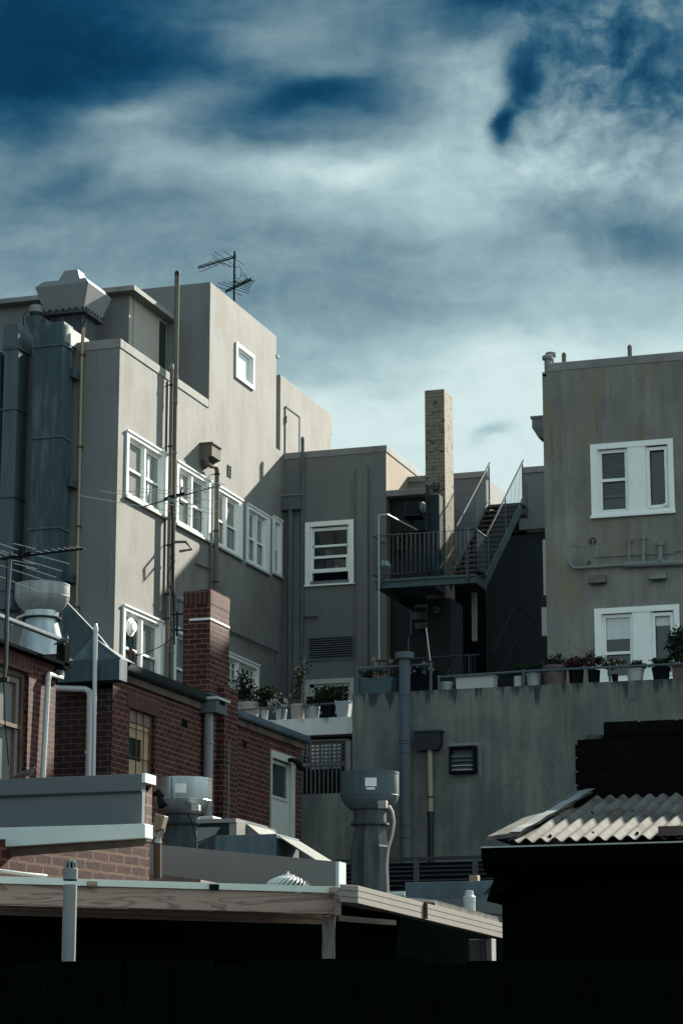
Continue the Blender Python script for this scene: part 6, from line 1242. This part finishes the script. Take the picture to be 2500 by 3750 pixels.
# dark fence at the foot of the terrace wall
yq = 40.0; fe = thing('slat_fence', AY(1500, 3250, yq), 'dark horizontal slat fence at the foot of the stained wall', 'fence')
b = MB(); z = AY(1500, 3140, yq).z; x0, x1 = AY(1230, 3140, yq).x, AY(1850, 3140, yq).x; b.box(x0, x1, yq - .03, yq + .06, z - .05, z); b.build('top_rail', 'fence_mid', fe)
for v in (3172, 3188, 3204, 3222, 3240, 3258): z = AY(1500, v, yq).z; b = MB(); b.box(x0, x1, yq, yq + .02, z - .022, z); b.build('slat', 'fence_mid', fe)
for u in (1525, 1740): p = AY(u - 9, 3145, yq); q = AY(u + 9, 3145, yq); b = MB(); b.box(p.x, q.x, yq - .05, yq - .001, 2, p.z); b.build('post', 'lattice', fe)
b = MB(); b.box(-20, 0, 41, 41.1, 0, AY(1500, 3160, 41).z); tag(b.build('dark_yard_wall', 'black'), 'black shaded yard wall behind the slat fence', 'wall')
# near vent pipe
nv = thing('standing_vent_pipe', pd(255, 3600, 13.5), 'grey standing vent pipe with slotted cap in front of the timber beam', 'vent')
c = pd(258, 3240, 13.5); r0 = 24.5 / F * 13.9; b = MB(); b.tube([(c.x, c.y, .6), (c.x, c.y, c.z)], r0, 24); b.build('pipe', 'pipe_grey', nv)
b = MB(); z1 = pd(258, 3221, 13.5).z; z2 = pd(258, 3182, 13.5).z; z3 = pd(258, 3156, 13.5).z; b.lathe((c.x, c.y, 0), [(r0, z1), (r0 * 1.06, z1), (r0 * 1.06, z2), (r0 * .86, z2 + .004)], 24); b.build('collar', 'pipe_grey', nv)
b = MB(); 
for i in range(8): a = i * math.pi / 4 + .2; p = Vector((c.x + r0 * .82 * math.cos(a), c.y + r0 * .82 * math.sin(a), z2)); q = Vector((c.x + r0 * .66 * math.cos(a), c.y + r0 * .66 * math.sin(a), z3)); b.tube([p, q], .0058, 6)
b.lathe((c.x, c.y, z3), [(r0 * .72, -.004), (r0 * .66, .008), (0, .012)], 20); b.build('slotted_cap', 'pipe_grey', nv)
b = MB(); b.lathe((c.x, c.y, 0), [(r0 * .5, z2), (r0 * .45, z3 - .002)], 16); b.build('inner_core', 'cable', nv)
b = MB(); b.lathe((c.x, c.y, 0), [(r0 * 1.02, z1 - .006), (r0 * 1.02, z1 + .0)], 24); b.build('ring', 'dark_metal', nv)
# white roof-top pipe behind pergola on the left
b = MB(); b.tube([pd(-20, 3186, 17.2), pd(85, 3200, 17.3), pd(170, 3208, 17.5)], .013, 10); tag(b.build('white_roof_pipe', 'pipe_white'), 'thin white pipe lying before the near brick wall', 'pipe')
# black sheet added for the shade under the pergola, then the bottom fence
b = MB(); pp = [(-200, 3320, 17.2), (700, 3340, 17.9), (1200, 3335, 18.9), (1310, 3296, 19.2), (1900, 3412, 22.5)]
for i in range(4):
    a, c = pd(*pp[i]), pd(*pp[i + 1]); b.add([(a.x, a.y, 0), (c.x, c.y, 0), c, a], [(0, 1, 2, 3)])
tag(b.build('shade_backing', 'shed'), 'black sheet added behind the pergola to stand for shade', 'wall')
nf = thing('paling_fence', pd(1200, 3700, 9), 'timber paling fence, shade put into its black colour, across the bottom of the picture', 'fence'); rd = random.Random(5)
pa_, pb2 = pd(-150, 3530, 9.2), pd(2650, 3512, 9.0); n = 18
b = MB()
for i in range(n):
    a = pa_.lerp(pb2, i / n); c = pa_.lerp(pb2, (i + 1) / n + .001); dz = rd.uniform(-.012, .012); d = c - a; q = Vector((-d.y, d.x, 0)).normalized() * .02; s_ = q * (.35 * (i % 2)); a = a + s_; c = c + s_
    b.hexa([Vector((a.x, a.y, 0)), Vector((c.x, c.y, 0)), Vector((c.x, c.y, 0)) + q, Vector((a.x, a.y, 0)) + q, a + Vector((0, 0, dz)), c + Vector((0, 0, dz)), c + q + Vector((0, 0, dz)), a + q + Vector((0, 0, dz))])
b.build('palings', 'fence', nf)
b = MB(); zz = pa_.z - .35; b.add([(pa_.x, pa_.y - .04, zz), (pb2.x, pb2.y - .04, zz), (pb2.x, pb2.y - .04, zz + .07), (pa_.x, pa_.y - .04, zz + .07)], [(0, 1, 2, 3)]); b.build('rail', 'fence', nf)
# ================================================================= right shed
YS = 12.6; sh = thing('corrugated_shed', AY(2100, 3600, YS), 'shed coloured black for its shade with a sunlit corrugated iron roof and flashed hip', 'shed')
gz = AY(2100, 3096, YS); gxl = AY(1761, 3101, YS).x; wxl = AY(1838, 3400, YS + .35).x
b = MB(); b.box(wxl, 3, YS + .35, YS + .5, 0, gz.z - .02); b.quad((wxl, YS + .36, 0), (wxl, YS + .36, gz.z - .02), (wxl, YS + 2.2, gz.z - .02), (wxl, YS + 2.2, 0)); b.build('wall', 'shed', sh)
b = MB(); prof = [(0, 0), (0, -.05), (.03, -.10), (.10, -.13), (.3, -.14), (.3, 0)]
b.prism([(gxl + .0, YS + a, gz.z + c) for a, c in prof], (6, 0, 0)); b.build('gutter', 'shed', sh)
b = MB(); b.box(gxl, 3, YS - .008, YS + .0, gz.z - .001, gz.z + .007); b.build('gutter_lip', 'flash', sh)
b = MB(); b.prism([(gxl, YS + .02, gz.z - .001), (gxl + .11, YS + .02, gz.z - .11), (gxl + .15, YS + .02, gz.z - .2), (wxl, YS + .02, gz.z - .28), (wxl + .1, YS + .02, gz.z - .0)], (0, .5, 0)); b.build('eave_bracket', 'shed', sh)
# corrugated plane
ez = AY(*G7(800, 1100), YS + .1); ridge = AY(*G7(1100, 770), YS + .1)
ye_ = YS + .05; e_l = AY(*G7(235, 1108), ye_); slope = math.tan(R(14.4)); 
# find ridge depth where the roof plane meets the sight line of its upper edge
def on_roof(u, v):
    r_ = ray(u, v); k = (e_l.z - CZ - ye_ * slope) / (r_[2] - r_[1] * slope); return Vector((r_[0] * k, r_[1] * k, CZ + r_[2] * k))
tl = on_roof(*G7(900, 775)); tr = on_roof(*G7(1568, 762)); yrg = (tl.y + tr.y) / 2; print('roof', e_l, tl, tr)
pitch = (AY(*G7(560, 1110), ye_).x - AY(*G7(450, 1110), ye_).x); b = MB(); vs = []; n0 = 0; xs = []; x = e_l.x
while x < e_l.x + 4.2: xs.append(x); x += pitch / 10
hip = lambda x: ye_ + max(0.0, (x - e_l.x) / max(.01, (tl.x - e_l.x))) * (yrg - ye_)
for x in xs:
    dz = .012 * math.sin((x - e_l.x) / pitch * 2 * math.pi); yy = min(hip(x), yrg); vs += [(x, ye_ - .02, e_l.z + dz), (x, max(yy, ye_ + .0), e_l.z + dz + slope * (max(yy, ye_) - ye_ + .02)), (x, ye_ - .02, e_l.z + dz - .004)]
b.add(vs, [(3 * i, 3 * i + 3, 3 * i + 4, 3 * i + 1) for i in range(len(xs) - 1)], True); b.add(vs, [(3 * i + 2, 3 * i + 5, 3 * i + 3, 3 * i) for i in range(len(xs) - 1)]); b.build('corrugated_sheet', 'iron', sh)
# hip side and flashing
hb = AY(*G7(78, 1108), ye_); ht = on_roof(*G7(745, 752)); 
eR = Vector((e_l.x + .05, ye_ - .03, e_l.z + .02)); tR = tl + Vector((-.02, 0, .03)); up = Vector((0, 0, .022)); hb2 = hb + Vector((0, -.03, 0))
b = MB(); b.add([hb2, eR, tR, ht, hb2 + up, eR + up, tR + up, ht + up], [(4, 5, 6, 7), (0, 1, 5, 4), (1, 2, 6, 5), (3, 0, 4, 7)]); b.add([hb2 + up, ht + up, ht + Vector((-.9, 1.2, -.5)), hb + Vector((.0, 2.6, 0))], [(0, 3, 2, 1)]); b.build('hip_sheet', 'iron', sh)
b = MB(); n = 12; w_ = Vector((.04, 0, 0))
for i in range(n):
    p = eR.lerp(tR, i / n) + up; q = eR.lerp(tR, (i + 1) / n) + up; z0, z1 = .004 + .004 * math.sin(i * 1.9), .004 + .004 * math.sin((i + 1) * 1.9)
    b.add([p - w_ + Vector((0, 0, z0)), p + w_ * .5 + Vector((0, 0, z0)), q + w_ * .5 + Vector((0, 0, z1)), q - w_ + Vector((0, 0, z1))], [(0, 1, 2, 3)])
b.build('flashing', 'flash', sh)
b = MB(); rd = random.Random(8)
for (x, y) in ((205, 1080), (550, 1078), (380, 983), (875, 1056), (870, 903), (1175, 893), (545, 895), (1215, 1058), (645, 958), (1110, 925), (1425, 925)): p = on_roof(*G7(x, y)); b = MB(); b.lathe(p, [(0, .016), (.007, .014), (.009, .006), (.009, 0)], 8); b.build('roof_screw', 'cable', sh)
b = MB(); p = on_roof(*G7(1420, 1045)); b.box(p.x, p.x + 1.5, ye_ - .04, ye_ + .3, p.z - .03, p.z + .02); b.build('rusted_patch', 'iron_dark', sh)
b = MB(); b.prism([(wxl, ye_ + .3, gz.z), (wxl, yrg, gz.z), (wxl, yrg, gz.z + .1)], (4, 0, 0)); b.build('roof_core', 'shed', sh)
# black brick stack
ys = yrg + .22; stk = thing('brick_stack', AY(2300, 2900, ys), 'brick chimney stack coloured black for its shade with a stepped broken top behind the corrugated roof', 'chimney')
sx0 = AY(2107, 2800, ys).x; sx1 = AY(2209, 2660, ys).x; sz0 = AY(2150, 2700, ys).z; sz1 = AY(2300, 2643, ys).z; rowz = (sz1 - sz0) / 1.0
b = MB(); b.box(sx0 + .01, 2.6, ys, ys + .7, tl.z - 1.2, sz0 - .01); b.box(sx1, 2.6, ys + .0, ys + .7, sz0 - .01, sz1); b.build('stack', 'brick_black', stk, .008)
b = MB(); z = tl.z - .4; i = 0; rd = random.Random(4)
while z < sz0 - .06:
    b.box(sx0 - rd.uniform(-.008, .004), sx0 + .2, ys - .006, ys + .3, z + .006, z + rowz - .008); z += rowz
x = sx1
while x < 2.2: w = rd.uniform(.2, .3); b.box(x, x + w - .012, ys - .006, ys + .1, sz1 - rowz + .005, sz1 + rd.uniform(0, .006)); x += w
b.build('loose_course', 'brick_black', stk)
b = MB(); 
for i in range(10): p = Vector((sx0 + .1 + rd.uniform(0, sx1 - sx0 - .12), ys + rd.uniform(.0, .1), sz0)); s = rd.uniform(.008, .02); b.box(p.x - s * 2, p.x + s * 2, p.y, p.y + s, p.z - .01, p.z + s)
b.build('mortar_crumb', 'roofing', stk)
# ================================================================= antennas
def yagi(a, c, elems, r=.012, er=.006, name='boom', par=None, mb='ant', me_='ant'):
    b = MB(); b.tube([a, c], r, 8); b.build('boom', mb, par)
    for (t, d, L0, L1) in elems: b = MB(); p = a.lerp(c, t); b.rod(p - d * L0, p + d * L1, er, 5); b.build('element', me_, par)
def C2(x, y): return (600 + x * .44643, 880 + y * .44643)
ra_ = thing('roof_antenna', AY(857, 1100, 57), 'dark roof antenna with two booms and cable loops on top of the tower', 'antenna')
yq = 57.5; xm = AX(857, 1099, XS - .25); yq = xm.y; b = MB(); b.tube([Vector((XS - .25, yq, zt - .2)), Vector((XS - .25, yq, AX(858, 920, XS - .25).z))], .028, 8); b.build('mast', 'ant', ra_)
G = lambda x, y, o=0: AY(*C2(x, y), yq + o)
def yagi2(A, B, el, r=.018):
    b = MB(); b.tube([A, B], r, 8); b.tube([A + Vector((0, 0, .05)), B + Vector((0, 0, .05))], r * .5, 6); b.build('boom', 'ant', ra_)
    for (p, q) in el: b = MB(); b.rod(p, q, .009, 5); b.build('element', 'ant', ra_)
d1 = Vector((.55, .8, 0)).normalized()
A, B = G(280, 228), G(595, 137); yagi2(A, B, [(A.lerp(B, t) - Vector((.42, .5, -.30)) * k, A.lerp(B, t) + Vector((.42, .5, -.30)) * k) for t, k in ((.10, .12), (.25, .14), (.4, .2), (.55, .3), (.62, .45), (.74, .55), (.93, .5))], .022)
A, B = G(505, 425), G(722, 322); yagi2(A, B, [(A.lerp(B, t) - Vector((k, 0, -k * .45)), A.lerp(B, t) + Vector((k, 0, -k * .45))) for t, k in ((.12, .38), (.3, .45), (.42, .38), (.52, .3), (.6, .26), (.68, .22), (.76, .17), (.84, .15), (.92, .13), (.98, .11))], .026)
b = MB()
for (cx_, cy_, rx_, rz_, o) in ((630, 310, 52, 44, 0), (622, 318, 50, 34, .05), (606, 260, 30, 60, 0)):
    b.tube([G(cx_ + rx_ * math.cos(a / 10 * 2 * math.pi * .82 + 2.4), cy_ - rz_ * math.sin(a / 10 * 2 * math.pi * .82 + 2.4), o) for a in range(11)], .008, 5)
b.tube([G(285, 245), G(305, 258), G(380, 225), G(470, 185), G(560, 215), G(575, 225)], .008, 5); b.build('cable', 'cable', ra_)
# mid antenna on the brick chimney
ma = thing('mast_antenna', AY(640, 2300, k0.y - .1), 'wide antenna with long pale rods on a mast bracketed to the brick chimney', 'antenna')
ym = k0.y + .1; mx = AY(640, 2300, ym).x; Gm = lambda x, y: AY(*C4(x, y), ym); b = MB(); pT = AY(629, 1828, ym); b.tube([Vector((mx, ym, AY(640, 2360, ym).z)), pT], .017, 8); b.build('mast', 'ant', ma)
b = MB()
for v in (2250, 2308): p = AY(640, v, ym); b.box(mx - .06, XB - kw + .1, ym - .015, ym + .015, p.z - .015, p.z + .015)
b.box(mx + .03, mx + .06, ym - .015, ym + .015, AY(640, 2330, ym).z, AY(640, 2240, ym).z); b.build('bracket', 'dark_metal', ma)
A = AY(*C3(1170, 797), ym); B = Gm(470, 618); mid_ = (A + B) / 2
b = MB(); b.tube([A, B], .015, 8); b.build('boom', 'pipe_mid', ma)
def el(p0, p1): b = MB(); b.rod(AY(*p0, ym - .02), AY(*p1, ym - .02), .0065, 5); b.build('element', 'ant_pale', ma)
for (x0, y0, x1, y1) in ((660, 706, 1400, 833), (830, 668, 1640, 783), (955, 665, 1410, 690), (1128, 646, 1420, 668), (1430, 625, 1555, 645)): el(C3(x0, y0), C3(x1, y1))
for (x0, y0, x1, y1) in ((0, 766, 415, 858), (75, 840, 335, 898), (0, 720, 440, 832), (120, 710, 460, 757), (160, 650, 415, 690), (250, 650, 330, 662), (295, 638, 360, 650), (340, 628, 400, 640), (380, 614, 425, 624), (430, 600, 505, 615), (85, 625, 210, 648)): el(C4(x0, y0), C4(x1, y1))
b = MB(); c = Gm(75, 700); b.tube([Gm(150, 632), Gm(140, 690), Gm(130, 760), Gm(155, 780)], .014, 6)
for (x, y) in ((20, 735), (75, 712), (120, 700), (155, 690)): p = Gm(x, y); b.box(p.x - .035, p.x + .035, ym - .03, ym + .03, p.z - .02, p.z + .02)
b.build('dipole_box', 'cable', ma)
b = MB(); b.tube([Gm(70, 730), Gm(72, 1000), Gm(75, 1250), Gm(25, 1370), Gm(60, 1480), Gm(75, 1540)], .008, 6); b.build('cable', 'cable', ma)
b = MB(); b.tube([AY(636, 2332, ym), AY(600, 2362, ym - .6), AY(540, 2390, 38.6), AY(*D1(1290, 660), 37.6), AY(*D1(1180, 710), 36.6), AY(*D1(1100, 745), 35.9)], .008, 6); tag(b.build('drooping_cable', 'cable'), 'black cable drooping from the chimney bracket to the duct hood', 'cable')
sc_ = AY(*D1(1250, 650), 36.8); b = MB(); b.tube([sc_ - Vector((0, 0, .3)), sc_ + Vector((0, 0, .12))], .035, 8); b.tube([sc_ + Vector((.08 * math.cos(a), .02, .08 * math.sin(a))) for a in [i * .6 for i in range(11)]], .012, 6); tag(b.build('stub_mast', 'rust'), 'rusty stub mast with a coiled black cable at the roof edge', 'mast')
# left antenna
la_ = thing('left_antenna', AY(30, 2400, 31), 'comb shaped antenna on a slim mast at the left frame edge', 'antenna')
yl_ = 31.0; Gl = lambda x, y, o=0: AY(*C3(x, y), yl_ + o); b = MB(); b.tube([AY(*D1(5, 885), yl_), AY(*D1(45, 860), yl_), AY(*D1(62, 760), yl_), Gl(66, 1568), Gl(92, 1165)], .022, 10); b.build('mast', 'pipe_mid', la_)
b = MB(); b.tube([Gl(-60, 1232), Gl(682, 1142)], .016, 8); b.build('boom', 'cable', la_)
for (x0, y0, x1, y1) in ((0, 1100, 150, 1150), (110, 1097, 290, 1142), (5, 1155, 160, 1200), (-20, 1165, 60, 1190), (-20, 1200, 20, 1212), (215, 1165, 330, 1205), (330, 1200, 570, 1264), (300, 1158, 360, 1176), (368, 1150, 425, 1170), (424, 1143, 480, 1160), (474, 1137, 530, 1152), (524, 1131, 580, 1146), (573, 1125, 625, 1140), (622, 1120, 700, 1142), (190, 1230, 510, 1325), (120, 1262, 300, 1305), (215, 1295, 460, 1376), (-20, 1270, 75, 1298), (95, 1308, 400, 1410), (-20, 1360, 70, 1392), (90, 1402, 290, 1478), (105, 1236, 285, 1265)):
    b = MB(); b.rod(Gl(x0, y0, -.02), Gl(x1, y1, .02), .006, 5); b.build('element', 'ant_pale', la_)
b = MB()
for (x, y) in ((40, 1222), (100, 1210), (170, 1200), (215, 1195), (240, 1180)): p = Gl(x, y, -.02); b.box(p.x - .03, p.x + .03, yl_ - .05, yl_ + .02, p.z - .02, p.z + .02)
b.tube([Gl(200, 1120), Gl(210, 1190)], .012, 6); b.build('dipole_box', 'cable', la_)
b = MB(); b.tube([Gl(60, 1240), Gl(55, 1500), AY(*D1(50, 400), yl_), AY(*D1(40, 900), 30.5), AY(*D1(45, 1200), 30), AY(*D1(75, 1568), 29.8), AY(*D1(85, 1700), 29.8)], .008, 6); b.build('cable', 'cable', la_)
b = MB(); p = AY(*D1(20, 888), yl_); b.box(XLh, p.x + .1, yl_ - .03, yl_ + .03, p.z - .03, p.z + .03); b.build('bracket', 'dark_metal', la_)
# ================================================================= pigeons
def pigeon(u, v, Y, L, label, m, head_right=True, fluffed=False):
    p = AY(u, v, Y); t = thing('pigeon', p, label, 'pigeon'); s = 1 if head_right else -1; b = MB(); n = 14
    # one continuous body swept along a spine: tail, back, breast, neck, head, beak
    sp = [(-.55, .04, .015, .06), (-.38, .09, .03, .07), (-.15, .17, .09, .10), (.08, .21, .125, .12), (.22, .25, .115, .115), (.30, .32, .075, .08), (.34, .38, .06, .06), (.385, .395, .045, .045), (.43, .385, .015, .015), (.47, .375, .004, .004)]
    if fluffed: sp = [(-.50, .02, .015, .05), (-.34, .09, .05, .08), (-.12, .18, .13, .13), (.06, .22, .155, .15), (.18, .24, .14, .13), (.24, .33, .085, .09), (.22, .42, .065, .065), (.26, .46, .045, .045), (.32, .45, .012, .012)]
    vs = []; fs = []
    for i, (x, z, rz, ry_) in enumerate(sp):
        dx_ = sp[min(i + 1, len(sp) - 1)][0] - sp[max(i - 1, 0)][0]; dz_ = sp[min(i + 1, len(sp) - 1)][1] - sp[max(i - 1, 0)][1]; l = math.hypot(dx_, dz_); nx, nz = -dz_ / l, dx_ / l
        for j in range(n): a = 2 * math.pi * j / n; vs.append(p + Vector((s * (x + nx * rz * math.cos(a)) * L, ry_ * math.sin(a) * L, (z + nz * rz * math.cos(a)) * L)))
    for i in range(len(sp) - 1):
        for j in range(n): fs.append((i * n + j, i * n + (j + 1) % n, (i + 1) * n + (j + 1) % n, (i + 1) * n + j))
    b.add(vs, fs, True); b.f += [list(range(n))[::-1], list(range((len(sp) - 1) * n, len(sp) * n))]; b.sm += [False, False]; b.build('body', m, t)
    for sy in (-.05, .05): b = MB(); q = p + Vector((s * .1 * L, sy * L, .12 * L)); b.tube([q, q - Vector((0, 0, .125 * L))], .012 * L, 6); b.tube([q - Vector((0, 0, .12 * L)), q + Vector((s * .07 * L, 0, -.122 * L))], .01 * L, 5); b.build('leg', 'pipe_cream', t)
pigeon(*D1(602, 553), 33.2, .30, 'grey pigeon huddled at the end of the left house gutter', 'feather', True, True)
pigeon(88, 2855, 18.03, .235, 'brownish pigeon standing on the cap of the grey parapet', 'feather2', True, False)

# ================================================================= groups for things that come more than once
GR = {'round_lamp': 'caged bulkhead lamps by the fire escape', 'vent_hood': 'small metal hoods on the weathered wall', 'exhaust_fan': 'bowl shaped exhaust fans', 'vent_stack': 'vent stacks on the sunlit flank',
      'air_conditioner': 'air conditioners under the canopy', 'ventilation_duct': 'sheet metal ducts on the left building', 'rainwater_head': 'rainwater heads', 'pigeon': 'pigeons on the roofs', 'roof_flue': 'capped flues on the parapet corner',
      'vent_pipe': 'slim vent pipes', 'downpipe': 'downpipes', 'pipe_railing': 'pipe railings along the terraces'}
for o in list(scene.collection.objects):
    if o.parent is None and not o.get('group') and o.name.split('.')[0] in GR: o['group'] = GR[o.name.split('.')[0]]
